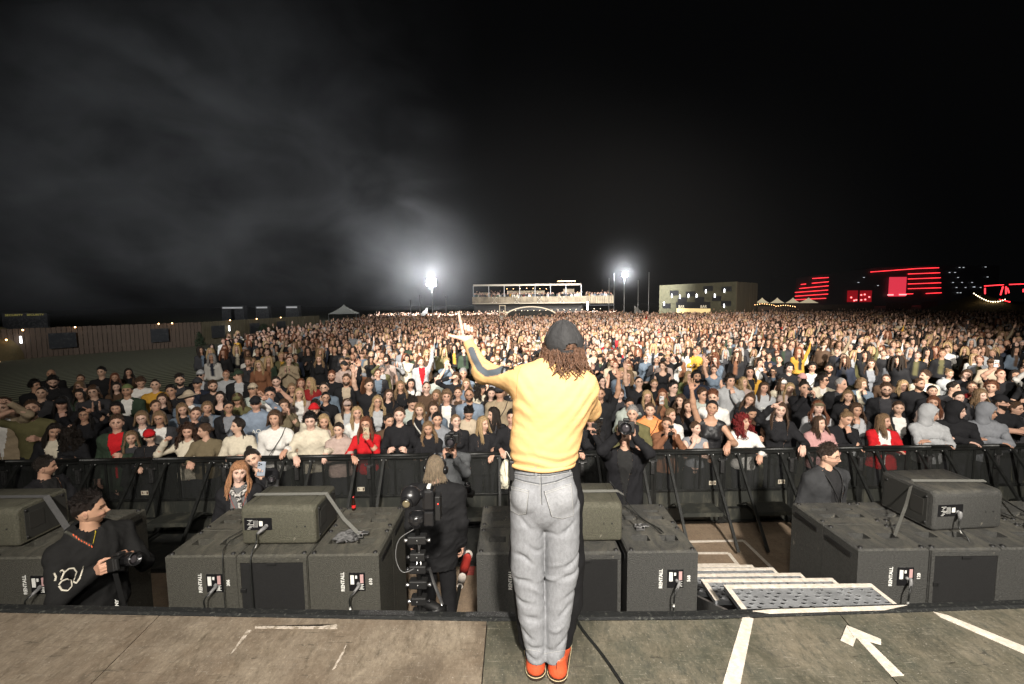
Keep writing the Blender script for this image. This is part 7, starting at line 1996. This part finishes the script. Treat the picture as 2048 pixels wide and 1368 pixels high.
obj('red_clip', tube([(.055, -.045, .93), (.07, -.05, .83), (.095, -.05, .78)], [.014, .017, .011], 8, .5), mat('clip_red', (.6, .015, .02), .35), rg)
obj('cloth_flap', box(-.11, -.055, -.04, -.035, .92, 1.07, .002).at(0, 0, 0, 0, R(6), 0), grey_plastic, rg)
obj('foot_plate', box(-.14, .14, -.14, .14, .0, .028, .006), blk, rg)
# power connector on the floor and its cable
a, b, c_, d_ = at_z(938, 1102, .05), at_z(928, 1140, .05), at_z(920, 1172, .05), at_z(905, 1240, .03)
pc = thing('power_connector', 'red and white industrial power connector lying on the pit floor', 'connector', tuple(b.xy) + (0,))
def rel(p): return tuple(Vector(p) - Vector((b.x, b.y, 0)))
obj('red_housing', tube([rel(a.lerp(b, .35)), rel(a.lerp(b, .7)), rel(b), rel(b.lerp(c_, .4))], [.052, .057, .052, .042], 14), mat('connector_red', (.42, .04, .03), .5), pc)
obj('white_collar', tube([rel(b.lerp(c_, .42)), rel(c_)], [.045, .036], 14), mat('connector_white', (.55, .50, .45), .5), pc)
obj('white_cap', lathe([(.03, 0), (.055, .0), (.058, .02), (.03, .022)], 18).at(*rel(a.lerp(b, .2)), R(70), R(15), 0), MATS['connector_white'], pc)
obj('power_cable', tube(smooth_path([rel(c_), rel(c_.lerp(d_, .5)), rel(d_), rel(d_ + Vector((-.05, -1.1, 0)))]), .022, 8), rub, pc)
# ================================================================== background
wood = mat('plank_wood', (.095, .065, .045), .85, noise=.3, nscale=3, stretch=(9, 9, .6), bump=.3)
wood2 = mat('plank_wood_olive', (.11, .09, .05), .85, noise=.3, nscale=3, stretch=(9, 9, .6))
dark = mat('night_dark', (.012, .012, .013), .8)
bulb = mat('bulb_warm', (1, .55, .22), emit=14)
tubew = mat('tube_white', (.95, .97, 1), emit=9)
neon = mat('neon_red', (1, .035, .045), emit=3.4)
steelg = mat('scaffold_steel', (.30, .30, .30), .5, .5)
def plank_wall(a, b, h, z0, w=.22, gap=.03, seed=0, th=.03, drop=0):
    """vertical boards between two ground points, each board its own thickness and height"""
    r = random.Random(seed); a = Vector(a).to_2d().to_3d(); b = Vector(b).to_2d().to_3d(); L = (b - a).length; d = (b - a) / L; n = Vector((-d.y, d.x, 0)); gs = []
    k = 0.0
    A = math.atan2(d.y, d.x)
    while k < L:
        o = r.uniform(0, .03); c = a + d * k
        gs.append(box(0, w, -th / 2 + o, th / 2 + o, 0, h * r.uniform(.985, 1.0)).at(c.x, c.y, z0, 0, 0, A)); k += w + gap
    gs.append(box(0, L, th, th + .05, h * .25, h * .32).at(a.x, a.y, z0, 0, 0, A) + box(0, L, th, th + .05, h * .75, h * .82).at(a.x, a.y, z0, 0, 0, A))
    return join(gs)
f0, f1, f2, f3 = at_z(-40, 728, FIELD), at_z(150, 712, FIELD), at_z(400, 694, FIELD), at_z(640, 664, FIELD)
fence = thing('plank_fence', 'long brown vertical-board fence along the dark left edge of the field', 'fence', (0, 0, 0))
FZ = 2.0
for k, (a, b) in enumerate(((f0, f1), (f1, f2), (f2, f3))): obj('board_run', plank_wall(a, b, FZ, FIELD, seed=k), (wood, wood, wood2)[k], fence)
def on_fence(px, pad=.12):
    for a, b in ((f0, f1), (f1, f2), (f2, f3)):
        pa, pb = proj((a.x, a.y, .8))[0], proj((b.x, b.y, .8))[0]
        if pa <= px <= pb + 1:
            # intersect the sight line with the fence line
            d = ray(px, 684); t = (a.x * (b.y - a.y) - a.y * (b.x - a.x)) / (d.x * (b.y - a.y) - d.y * (b.x - a.x)); return Vector((d.x * t, d.y * t, 0)) * .992, math.atan2(b.y - a.y, b.x - a.x)
    return Vector((-20, 40, 0)), 0
for i, (x0, x1, lb) in enumerate(((97, 153, 'large dark poster on the unlit part of the fence, farthest left'), (302, 338, 'dark poster on the fence with chalky lettering, between two bulbs'), (424, 450, 'dark poster on the fence right of the white tube lamp'), (501, 520, 'dark square poster on the olive part of the fence'), (555, 572, 'smallest dark poster on the fence, next to its right end'))):
    (pa, an_), (pb, _) = on_fence(x0), on_fence(x1); w = (pb - pa).length
    t = thing('poster_board', lb, 'poster', (pa.x, pa.y, FIELD + .62), an_, 'dark poster boards on the plank fence')
    obj('panel', box(0, w, -.06, -.02, 0, 1.0), mat('poster_dark', (.013, .014, .016), .7, col2=(.045, .045, .042), nscale=6, lo=.5, hi=.7), t)
for px, pz, nm in ((13, 1.35, 0), (48, 1.9, 1), (153, 1.95, 2), (320, 1.98, 3), (347, 1.98, 4), (463, 2.0, 5), (516, 2.0, 6), (564, 2.0, 7)):
    p, _ = on_fence(px); tag(obj('fence_bulb', ell((0, 0, 0), .045, 10, 6), bulb, loc=(p.x, p.y, FIELD + pz)), ('warm bulb on the %s' % ('dome tent at the left border', 'fence beside the security tower', 'fence just right of the large poster', 'fence at the left side of the chalky poster', 'fence right above the chalky poster', 'fence beside the white tube lamp', 'olive boards, between the two small posters', 'olive boards, last toward the right')[nm]), 'bulb', 'warm bulbs along the fence top')
for px in (44, 461): p, _ = on_fence(px); tag(obj('tube_lamp', box(-.04, .04, -.08, -.03, 0, .42), tubew, loc=(p.x, p.y, 1.0)), 'short white tube lamp on the fence ' + ('at the far left' if px < 99 else 'near the fence middle'), 'lamp')
def bush(px, y0, h, w, lb, cone=True):
    g = at_z(px, y0, FIELD); rs_ = np.random.RandomState(int(px)); n = 900
    u = rs_.rand(n); a = rs_.rand(n) * 2 * PI; r = w * (np.sqrt(1 - u) if cone else np.sin(PI * np.clip(u, .05, 1)) ** .6) * rs_.uniform(.6, 1.05, n)
    c = np.stack([r * np.cos(a), r * np.sin(a), u * h + .1], -1); o = rs_.normal(size=(n, 3, 3)) * .05
    v = (c[:, None] + o).reshape(-1, 3); q = np.concatenate([np.arange(3 * n).reshape(n, 3), -np.ones((n, 1), int)], 1)
    t = thing('shrub', lb, 'shrub', (g.x, g.y, FIELD), group='dark shrubs before the fence'); obj('foliage', G(v, q, None, False), mat('dark_leaf', (.03, .045, .02), .8), t); obj('stem', tube([(0, 0, 0), (0, 0, h * .7)], .03, 6), mat('bark', (.05, .04, .03)), t)
bush(213, 706, 1.25, .42, 'cone-shaped dark shrub before the middle of the fence')
bush(165, 700, 1.0, .5, 'round dark shrub beside the large poster', False)
bush(381, 694, 1.2, .35, 'narrow dark shrub left of the yellow-lit boards')
bush(399, 694, 1.1, .35, 'narrow dark shrub just right of its twin', True)
bush(530, 680, 1.4, .6, 'wide dark shrub near the right end of the fence', False)
# security tower and the dome at the far left
tp_ = at_y(58, 684, 44); tw = thing('security_tower', 'dark container tower at the far left with dim yellow security lettering', 'tower', (tp_.x, tp_.y, FIELD), R(40))
obj('tower_body', box(-1.5, 1.5, -.8, .8, 0, 2.75, .03), mat('tower_grey', (.04, .04, .042), .8, col2=(.10, .10, .10), nscale=7, lo=.5, hi=.62), tw)
obj('sign_lettering', text('SECURITY', .26, depth=.01).at(-.7, -.83, 2.56, PI / 2) + text('SECURITY', .26, depth=.01).at(.7, -.83, 2.56, PI / 2), mat('sign_yellow', (.75, .65, .15), emit=.22), tw)
for i, px in enumerate((464, 482, 531, 590)):
    q = at_y(px, 684, 60); t = thing('roof_unit', 'pale-topped light box behind the fence, %s of four' % ('leftmost', 'second from left', 'third from left', 'rightmost')[i], 'light box', (q.x, q.y, 0), group='light boxes behind the fence')
    obj('box_body', box(-.85, .85, -.4, .4, 0, 3.1, .02), mat('tower_grey', (.04,) * 3), t); obj('light_strip', box(-.7, .7, -.43, -.405, 2.75, 2.95), mat('strip_grey', (.6, .6, .6), emit=.35), t)
dp = at_y(-6, 684, 28); dm = thing('dome_tent', 'ochre dome tent with small lights at the far left border', 'tent', (dp.x, dp.y, FIELD))
obj('canopy', lathe([(1.3 * math.cos(a), 2.15 * math.sin(a)) for a in np.linspace(PI / 2, .0, 12)], 28), mat('ochre_canvas', (.13, .095, .04), .9, noise=.25, nscale=3), dm)
obj('entrance_lights', join([box(-.5 + .45 * k, -.25 + .45 * k, -1.34, -1.30, .10, .13) for k in range(5)]), mat('warm_strip', (1, .75, .4), emit=1.6), dm)
# small white marquee
mq = at_y(691, 684, 50); mt = thing('marquee', 'small white peaked marquee behind the crowd, left of the big lamp', 'marquee', (mq.x, mq.y, 0), R(12))
can = mat('white_canvas', (.55, .56, .5), .8)
def peak(w, z0, z1, d=None, n=4):
    d = d or w; prof = []
    rows = []
    for k in np.linspace(0, 1, 6):
        f = (1 - k); f = f * (.55 + .45 * f) if 0 < k < 1 else f; rows.append([(sx * w / 2 * f, sy * d / 2 * f, z0 + (z1 - z0) * k) for sx, sy in ((-1, -1), (1, -1), (1, 1), (-1, 1))])
    return grid(np.array(rows), False, True, False)
obj('canopy', peak(2.9, 2.15, 3.15), can, mt)
for i, (x, y) in enumerate(((-1, -1), (1, -1), (1, 1), (-1, 1))): obj('pole', tube([(x * 1.4, y * 1.4, 0), (x * 1.4, y * 1.4, 2.2)], .03, 6), steelg, mt)
# the viewing deck
DY = 78.0
def X(px, Y=DY): return at_y(px, 684, Y).x
dk = thing('viewing_deck', 'long raised viewing deck with flat roof and board railing behind the crowd', 'viewing deck', (0, DY, 0))
xa, xb, xr, xc = X(946), X(1171), X(1163), X(1229)
obj('deck_floor', box(xa, xb, 0, 5, 2.95, 3.12), mat('deck_edge', (.34, .28, .20), .7), dk)
obj('deck_floor', box(xb + .01, xc, .8, 5, 2.5, 2.65), dark, dk)
obj('railing_boards', plank_wall((xa, -.05), (xb, -.05), 1.05, 3.13, .30, .02, 3), mat('rail_boards', (.30, .235, .15), .8, col2=(.13, .10, .065), nscale=.8), dk)
obj('railing_boards', plank_wall((xb + .2, .75), (xc, .75), 1.35, 2.9, .35, .05, 4), MATS['rail_boards'], dk)
obj('roof', box(X(948), xr, .3, 4.5, 6.15, 6.24).at(0, 0, 0, 0, 0, 0) + box(X(948), xr, .28, .31, 6.0, 6.30), mat('roof_edge', (.38, .32, .25), .6), dk)
for i in range(8):
    x = X(948) + (xr - X(948)) * i / 7; obj('roof_post', box(x - .05, x + .05, .33, .43, 3.13, 6.14), steelg, dk)
for px in (990, 1034, 1079, 1124):
    x = X(px); obj('cross_emblem', join([bar((x - .34, -.16, 3.18), (x + .34, -.16, 4.08), .10, .02), bar((x + .34, -.19, 3.18), (x - .34, -.19, 4.08), .10, .02), box(x - .42, x - .22, -.2, -.17, 3.16, 3.24), box(x + .22, x + .42, -.2, -.17, 3.16, 3.24), box(x - .42, x - .22, -.2, -.17, 4.02, 4.10), box(x + .22, x + .42, -.2, -.17, 4.02, 4.10)]), mat('emblem_cream', (.62, .56, .46), .7), dk)
for a, b, z1 in ((956, 979, 5.0), (1015, 1093, 5.25), (1132, 1155, 5.5)): obj('back_panel', plank_wall((X(a), 4.2), (X(b), 4.2), z1 - 3.1, 3.13, .22, .03, 6), MATS['rail_boards'], dk)
obj('under_cladding', box(xa, xb, 3.0, 3.1, 0, 2.9), mat('under_dark', (.05, .045, .04), .9), dk)
obj('roof_light', box(X(1117), X(1152), 1, 1.1, 6.7, 6.8), bulb, dk)
def string_bulbs(name, P, lb, n, m=bulb, r=.05):
    t = thing(name, lb, 'string lights', tuple(P[0])); o = np.array(P[0]); Q = smooth_path(P, 6) - o
    d = np.concatenate([[0], np.cumsum(np.linalg.norm(np.diff(Q, axis=0), axis=1))]); s = np.linspace(0, d[-1], n)
    pts = np.stack([np.interp(s, d, Q[:, k]) for k in range(3)], -1)
    obj('wire', tube(Q, .012, 4), dark, t)
    for p in pts: obj('bulb', ell(tuple(p - (0, 0, r)), r, 6, 4), m, t)
string_bulbs('string_lights', [(X(a, 74), 74, z) for a, z in ((900, 1.75), (1000, 1.85), (1100, 1.95), (1200, 2.1))], 'row of tiny bulbs hanging beneath the viewing deck', 26, mat('bulb_small', (1, .78, .5), emit=5))
string_bulbs('string_lights', [(X(a, DY - .1), DY - .1, z) for a, z in ((1015, 5.55), (1060, 5.6), (1093, 5.5))], 'bulbs above the bar at the back of the viewing deck', 7)
dp_ = np.array([(rs.uniform(xa + .3, xb - .3), DY + rs.uniform(.2, 3.6), rs.uniform(1.6, 1.85)) for _ in range(150)] + [(rs.uniform(xb + .4, xc - .2), DY + rs.uniform(1.0, 3.6), rs.uniform(1.6, 1.85)) for _ in range(40)])
tag(obj('deck_crowd', build_crowd('dc', dp_, .26, .085, 5, 3.1), crowd_m), 'guests packed behind the board railing of the viewing deck', 'crowd', kind='stuff')
# rising bank of people under the deck
# mixing tower in the crowd
FY = 56.0; ft = thing('mixing_tower', 'dark mixing position with a pale arched front in the middle of the crowd', 'mixing tower', (X(1062, FY), FY, FIELD))
obj('tower_body', box(-2.8, 2.8, 0, 3.0, 0, 2.2, .03), mat('foh_dark', (.03, .028, .024), .8), ft)
obj('arch', tube([(3.0 * math.sin(a) / math.sin(1), -.1, 2.75 + .8 * (math.cos(a) - 1) / (1 - math.cos(1)) ) for a in np.linspace(-1, 1, 20)], .07, 8), mat('arch_pale', (.7, .6, .45), emit=.9), ft)
obj('arch_canopy', grid(np.array([[(3.0 * math.sin(a) / math.sin(1) * .97, y, 2.70 + .8 * (math.cos(a) - 1) / (1 - math.cos(1))) for a in np.linspace(-1, 1, 16)] for y in (0, 3)])), mat('foh_canopy', (.10, .085, .055), .8), ft)
obj('desk_lights', join([box(-2.0 + .9 * k, -1.6 + .9 * k, -.06, -.03, 1.3 + .1 * (k % 2), 1.37 + .1 * (k % 2)) for k in range(5)]), mat('desk_light', (1, .85, .65), emit=2.2), ft)
for i, px in enumerate((1000, 1011)): x = X(px, FY - 1) - X(1062, FY); obj('side_tower', box(x - .04, x + .04, -1, -.92, 0, 3.0), mat('lit_frame', (.6, .5, .35), emit=.35), ft)
for z in (.9, 1.5, 2.1, 2.9): obj('side_tower_rung', box(X(1000, FY - 1) - X(1062, FY) + .05, X(1011, FY - 1) - X(1062, FY) - .05, -1, -.94, z, z + .07), MATS['lit_frame'], ft)
# light masts
def mast(px, py, Y, r, lb, P, poles, glow):
    h = at_y(px, py, Y); t = thing('light_mast', lb, 'light mast', (h.x, Y, FIELD)); z = h.z - FIELD
    for k, pp in enumerate(poles):
        x = X(pp[0], Y) - h.x; zt = at_y(pp[0], pp[1], Y).z - FIELD; obj('scaffold_pole', tube([(x, .3, 0), (x, .3, zt)], .055, 6), steelg, t)
    obj('pole', tube([(0, .3, 0), (0, .3, z + .4)], .07, 8), steelg, t)
    fr_ = obj('lamp_frame', box(-r * 1.1, r * 1.1, .06, .12, z - r, z + r), blk, t)
    m = mat('flood_lamp', (1, 1, 1), emit=400)
    for i in range(3):
        for j in range(2): obj('lamp', lathe([(0, 0), (r * .34, 0)], 14, False).at((i - 1) * r * .7, .03, z + (j - .5) * r * .85, R(90)), m, fr_)
    L = bpy.data.lights.new('flood_light', 'SPOT'); L.energy = P; L.spot_size = R(150); L.spot_blend = .8; L.shadow_soft_size = .5; L.color = (.95, .97, 1)
    o = link('flood_light', L, t, (0, -.25, z)); o.rotation_euler = (R(90 + 12), 0, 0)
    return t
mast(863, 565, 58, .5, 'tall mast with a dazzling white floodlight, left of the viewing deck', 230000, [(841, 590), (822, 600), (893, 592)], 1)
mast(1250, 550, 64, .30, 'scaffold mast with a smaller white floodlight, right of the viewing deck', 75000, [(1218, 556), (1228, 547), (1276, 560), (1297, 544)], 1)
tag(obj('tube_lamp', box(-.1, .1, -.02, .02, 0, 1.3), tubew, loc=(X(1175, 72), 72, 1.9)), 'upright white tube lamp under the right end of the deck', 'lamp')
for i, (xx, yy_, lb) in enumerate(((832, 60, 'pale sloping ramp wall left of the mixing position'), (1290, 66, 'pale sloping ramp wall right of the viewing deck'))):
    t = thing('ramp', lb, 'ramp', (X(xx, yy_), yy_, FIELD)); s = -1 if i == 0 else 1
    obj('side_wall', G([(-1.6, 0, 0), (1.6, 0, 0), (1.6 * -s, 0, 2.7), (-1.6, .2, 0), (1.6, .2, 0), (1.6 * -s, .2, 2.7)], [[0, 1, 2, -1], [3, 5, 4, -1], [0, 2, 5, 3], [1, 4, 5, 2]], None, False), mat('ramp_pale', (.25, .24, .22), .8), t)
# bar building
ba, bb, bc = Vector((X(1317, 74), 74, 0)), Vector((X(1470, 62), 62, 0)), Vector((X(1510, 68), 68, 0))
br = thing('bar_building', 'two-storey ochre container bar with white tubes and BAR signs', 'building', (0, 0, 0))
ht = 5.72
ochre = mat('ochre_cladding', (.10, .092, .052), .8, noise=.2, nscale=2)
def wall(a, b, z0, z1, th=.12): 
    d = b - a; L = d.length; A = math.atan2(d.y, d.x); return box(0, L, 0, th, z0, z1).at(a.x, a.y, 0, 0, 0, A), A, L
g_, A1, L1 = wall(ba, bb, FIELD, ht); obj('front_wall', g_, ochre, br)
obj('side_wall', plank_wall(bb, bc, ht - FIELD, FIELD, .28, .03, 8, .1), mat('ochre_boards', (.12, .095, .055), .85), br)
obj('roof', G([(ba.x, ba.y, ht - .05), (bb.x, bb.y, ht - .05), (bc.x, bc.y, ht - .05), (ba.x + 6, ba.y + 6, ht - .05)], [(0, 1, 2, 3)], None, False), dark, br)
def bp_(px, z, o=.04):
    d = ray(px, 684); t = (ba.x * (bb.y - ba.y) - ba.y * (bb.x - ba.x)) / (d.x * (bb.y - ba.y) - d.y * (bb.x - ba.x)); p = Vector((d.x * t, d.y * t, 0)); n = Vector((math.sin(A1), -math.cos(A1), 0)); p += n * o; return (p.x, p.y, z)
def bz(px, py): d = bp_(px, 0); return at_y(px, py, d[1]).z
def panel(x0, y0, x1, y1, m, nm, o=.05):
    a, b = Vector(bp_(x0, 0, o)), Vector(bp_(x1, 0, o)); za, zb = bz((x0 + x1) / 2, y1), bz((x0 + x1) / 2, y0)
    return obj(nm, box(0, (b - a).length, 0, .03, za, zb).at(a.x, a.y, 0, 0, 0, A1), m, br)
wm = mat('dark_window', (.015, .015, .016), .4)
for x, y, w in ((338, 581, 17), (370, 583, 18), (404, 572, 19), (440, 573, 20), (354, 595, 18), (388, 594, 18), (422, 592, 18), (440, 602, 20), (324, 607, 16)): panel(1000 + x, y, 1000 + x + w, y + 10, wm, 'window')
for x, y in ((342, 588), (358, 590), (375, 588), (391, 588), (409, 579), (427, 588), (446, 578), (327, 604), (446, 608)): panel(1000 + x, y, 1001.3 + x, y + 7, tubew, 'tube_lamp', .12)
panel(1351, 604, 1419, 616, wm, 'sign_board'); panel(1352, 617, 1419, 628, mat('bar_glow', (1, .75, .35), emit=.55), 'lit_counter', .03)
for px in (1362, 1406):
    p = bp_(px, bz(px, 613.5), .10); obj('bar_lettering', text('BAR', .62, depth=.01).at(*p, PI / 2, 0, A1), mat('letter_cream', (.8, .7, .5), emit=.5), br)
# wooden huts and peaked tents to the right of the bar
hx = [(1510, 612, 67), (1553, 606, 66), (1578, 609, 64), (1640, 607, 66), (1690, 606, 70), (1732, 609, 70), (1790, 606, 66), (1866, 608, 66), (1896, 612, 68)]
for i, (a, b, ty, lb) in enumerate(((1513, 1553, 612, 'low brown board hut just right of the bar building'), (1555, 1612, 608, 'board hut with a dark doorway under the bright peaked tent'), (1613, 1688, 609, 'long board hut below the red light strips'), (1690, 1745, 608, 'board hut under the red-lit window'), (1768, 1818, 606, 'board gateway beneath the red screen'), (1838, 1868, 603, 'narrow board hut right of the red screen'))):
    Y = 66 + i; z1 = at_y((a + b) / 2, ty, Y).z; t = thing('board_hut', lb, 'hut', (X(a, Y), Y, FIELD), group='board huts along the far right side')
    obj('board_wall', plank_wall((0, 0), (X(b, Y) - X(a, Y), 0), z1 - FIELD, 0, .25, .03, 20 + i), wood, t); obj('doorway', box((X(b, Y) - X(a, Y)) * .35, (X(b, Y) - X(a, Y)) * .65, -.08, -.02, 0, 1.8), dark, t)
for px, lb in ((1521, 'bluish-white peaked tent roof nearest the bar building'), (1551, 'second peaked tent roof from the bar building'), (1582, 'third peaked tent roof, dimmer than its neighbours'), (1613, 'brightest cream peaked tent roof in the row')):
    Y = 75; t = thing('peaked_tent', lb, 'tent', (X(px, Y), Y, 0), R(10), 'peaked tents beyond the huts'); w = 2.0 if px > 1600 else 1.5
    obj('canopy', peak(w, at_y(px, 606, Y).z, at_y(px, 595, Y).z), mat('lit_canvas', (.8, .68, .45), emit=.5), t)
for k, (a, z0, lb) in enumerate(((1510, 607, 'warm string lights between the bar building and the huts'), (1552, 610, 'warm string lights on the hut with the dark doorway'))):
    string_bulbs('string_lights', [at_y(a + d, z0 + e, 64.5) for d, e in ((0, 2), (18, 0), (38, 3))], lb, 9, r=.04)
# the big dark building with red light lines
rb_ = thing('office_building', 'huge dark office building outlined with glowing red lines', 'building', (0, 200, 0)); RY = 200
def rl(x0, y0, x1, y1, Y=RY, th=.22): 
    a, b = at_y(x0, y0, Y), at_y(x1, y1, Y); return bar((a.x, 0, a.z), (b.x, 0, b.z), .2, th)
zr = at_y(1750, 533, RY).z
obj('facade', G([(X(1588, RY), .6, 0), (X(1990, RY), .6, 0), (X(1990, RY), .6, zr), (X(1880, RY), .6, zr + .3), (X(1740, RY), .6, zr - .5), (X(1588, RY), .6, at_y(1588, 556, RY).z), (X(1588, RY), 20, 0), (X(1990, RY), 20, 0), (X(1990, RY), 20, zr), (X(1588, RY), 20, zr - 2)], [[0, 1, 2, 5], [5, 2, 3, 4], [1, 7, 8, 2], [0, 5, 9, 6]], None, False), mat('facade_black', (.035, .033, .036), .6), rb_)
for L in ((1625, 557, 1657, 555), (1602, 569, 1612, 568), (1624, 566.5, 1657, 563.5), (1599, 577, 1657, 571.5), (1590, 585, 1656, 580), (1590, 592.5, 1656, 588), (1590, 599.5, 1652, 596.5), (1741, 544, 1836, 537), (1836, 537, 1878, 535.5), (1816, 548, 1880, 545.5), (1816, 558, 1881, 555.5), (1816, 568, 1882, 565.5), (1816, 577.5, 1882, 575.5), (1813, 588, 1826, 587.5), (1852, 587, 1883, 585.5)): obj('light_line', rl(*L), neon, rb_)
def quad(x0, y0, x1, y1, m, nm, yo): a, b = at_y(x0, y1, RY), at_y(x1, y0, RY); return obj(nm, box(a.x, b.x, yo, yo + .1, a.z, b.z), m, rb_)
quad(1775, 554, 1812, 593, mat('screen_red', (.95, .05, .09), emit=.75, noise=.15, nscale=2), 'screen', -.4)
quad(1773, 588.5, 1785, 591, mat('screen_line', (1, .35, .35), emit=2), 'screen_line', -.6); quad(1796, 588, 1811, 590.5, MATS['screen_line'], 'screen_line', -.6)
for a, b in ((1693, 1715), (1718, 1743)): quad(a, 581, b, 604, mat('window_red', (.6, .01, .02), emit=.35), 'lit_window', -.3)
for x, y in ((1701, 595), (1711, 600), (1707, 601), (1721, 590), (1728, 589), (1737, 594), (1729, 599), (1721, 600)): quad(x - 1.5, y - 1.3, x + 1.5, y + 1.3, mat('spot_pink', (1, .25, .25), emit=3), 'lamp', -.5)
for x, y in ((1755, 571), (1727, 555), (1716, 565), (1918, 535), (1926, 535), (1898, 545), (1909, 545), (1970, 534), (1915, 555), (1974, 554), (1905, 565), (1923, 565), (1943, 565), (1912, 575), (1930, 575), (1946, 574), (1960, 575), (1948, 574), (1914, 585.5), (1920, 585.5)): quad(x - 1.6, y - .5, x + 1.6, y + .5, mat('window_white', (.8, .85, .9), emit=.8), 'lit_window', -.3)
# red neon frames and the big tent at the right border
nf = thing('neon_frame', 'glowing red neon frames at the right border', 'neon frame', (0, 60, 0))
def nl(x0, y0, x1, y1, th=.10): a, b = at_y(x0, y0, 60), at_y(x1, y1, 60); return bar((a.x, 0, a.z), (b.x, 0, b.z), th)
for L in ((1969, 572, 2007, 569.5), (2019, 569, 2060, 567.5), (1970, 576, 1970, 588), (1969, 603, 1969, 608), (2047, 578, 2047, 584), (2006, 573, 2001, 590), (2012, 573, 2012, 588), (2015, 576, 2018, 586), (2010, 602, 2011, 620), (2015, 603, 2014, 615), (1998, 599, 2020, 604), (2000, 606, 2006, 604)): obj('neon_tube', nl(*L), neon, nf)
bt_ = thing('big_tent', 'dark stretch tent with a lit peak and bulb garland near the right border', 'tent', (X(1950, 55), 55, FIELD))
pk_ = at_y(1948, 583, 55).z - FIELD
obj('canopy', peak(8.5, 1.6, pk_), mat('tent_ochre', (.13, .095, .04), .9), bt_); obj('pole', tube([(0, 0, 0), (0, 0, pk_)], .05, 6), steelg, bt_)
string_bulbs('string_lights', [at_y(x, y, 53) for x, y in ((1948, 586), (1962, 595), (1980, 602), (1998, 602), (2010, 598))], 'bright bulb garland falling from the lit peak of the dark tent', 15, mat('bulb_bright', (1, .8, .5), emit=9), .055)

# ================================================================== smoke drifting in from the left
def smoke():
    m = bpy.data.materials.new('smoke'); m.use_nodes = True; nt = m.node_tree; nt.nodes.clear(); Lk = nt.links.new
    out = node(nt, 'ShaderNodeOutputMaterial'); pv = node(nt, 'ShaderNodeVolumePrincipled'); Lk(pv.outputs[0], out.inputs['Volume'])
    pv.inputs['Color'].default_value = (.85, .86, .88, 1); pv.inputs['Anisotropy'].default_value = .0
    tc = node(nt, 'ShaderNodeTexCoord'); mp = node(nt, 'ShaderNodeMapping'); mp.inputs['Scale'].default_value = (1, 1, 1.5); mp.inputs['Rotation'].default_value = (0, R(30), 0)
    nz = node(nt, 'ShaderNodeTexNoise'); nz.inputs['Scale'].default_value = .088; nz.inputs['Detail'].default_value = 8; nz.inputs['Roughness'].default_value = .64; nz.inputs['Distortion'].default_value = .8
    Lk(tc.outputs['Object'], mp.inputs[0]); Lk(mp.outputs[0], nz.inputs[0])
    r = node(nt, 'ShaderNodeMapRange'); r.inputs[1].default_value = .43; r.inputs[2].default_value = .70; r.inputs[4].default_value = 1.0; Lk(nz.outputs[0], r.inputs[0])
    sp = node(nt, 'ShaderNodeSeparateXYZ'); Lk(tc.outputs['Object'], sp.inputs[0])
    # thin toward the right side of its box and toward its top
    rx = node(nt, 'ShaderNodeMapRange', interpolation_type='SMOOTHSTEP'); rx.inputs[1].default_value = -3; rx.inputs[2].default_value = -26; Lk(sp.outputs[0], rx.inputs[0])
    rz_ = node(nt, 'ShaderNodeMapRange', interpolation_type='SMOOTHSTEP'); rz_.inputs[1].default_value = 1.0; rz_.inputs[2].default_value = 6; Lk(sp.outputs[2], rz_.inputs[0])
    a = node(nt, 'ShaderNodeMath', operation='MULTIPLY'); b = node(nt, 'ShaderNodeMath', operation='MULTIPLY'); c = node(nt, 'ShaderNodeMath', operation='MULTIPLY_ADD')
    Lk(r.outputs[0], a.inputs[0]); Lk(rx.outputs[0], a.inputs[1]); Lk(a.outputs[0], b.inputs[0]); Lk(rz_.outputs[0], b.inputs[1]); Lk(b.outputs[0], c.inputs[0]); c.inputs[1].default_value = .021; c.inputs[2].default_value = .0007
    # extra density added round the two lamps to shape their halos
    for P, R_, A_ in ((at_y(845, 560, 58), 13, .0045), (at_y(1250, 550, 63), 7, .006)):
        vd = node(nt, 'ShaderNodeVectorMath', operation='DISTANCE'); Lk(tc.outputs['Object'], vd.inputs[0]); vd.inputs[1].default_value = tuple(P)
        q = node(nt, 'ShaderNodeMapRange', interpolation_type='SMOOTHSTEP'); q.inputs[1].default_value = R_; q.inputs[2].default_value = 0; q.inputs[4].default_value = A_; Lk(vd.outputs['Value'], q.inputs[0])
        ad = node(nt, 'ShaderNodeMath', operation='ADD'); Lk(c.outputs[0], ad.inputs[0]); Lk(q.outputs[0], ad.inputs[1]); c = ad
    Lk(c.outputs[0], pv.inputs['Density'])
    return m
sm_ = obj('smoke', box(-70, 45, 24, 66, 2.35, 46), smoke())
tag(sm_, 'grey stage smoke drifting across the night sky from the left', 'smoke', kind='stuff')
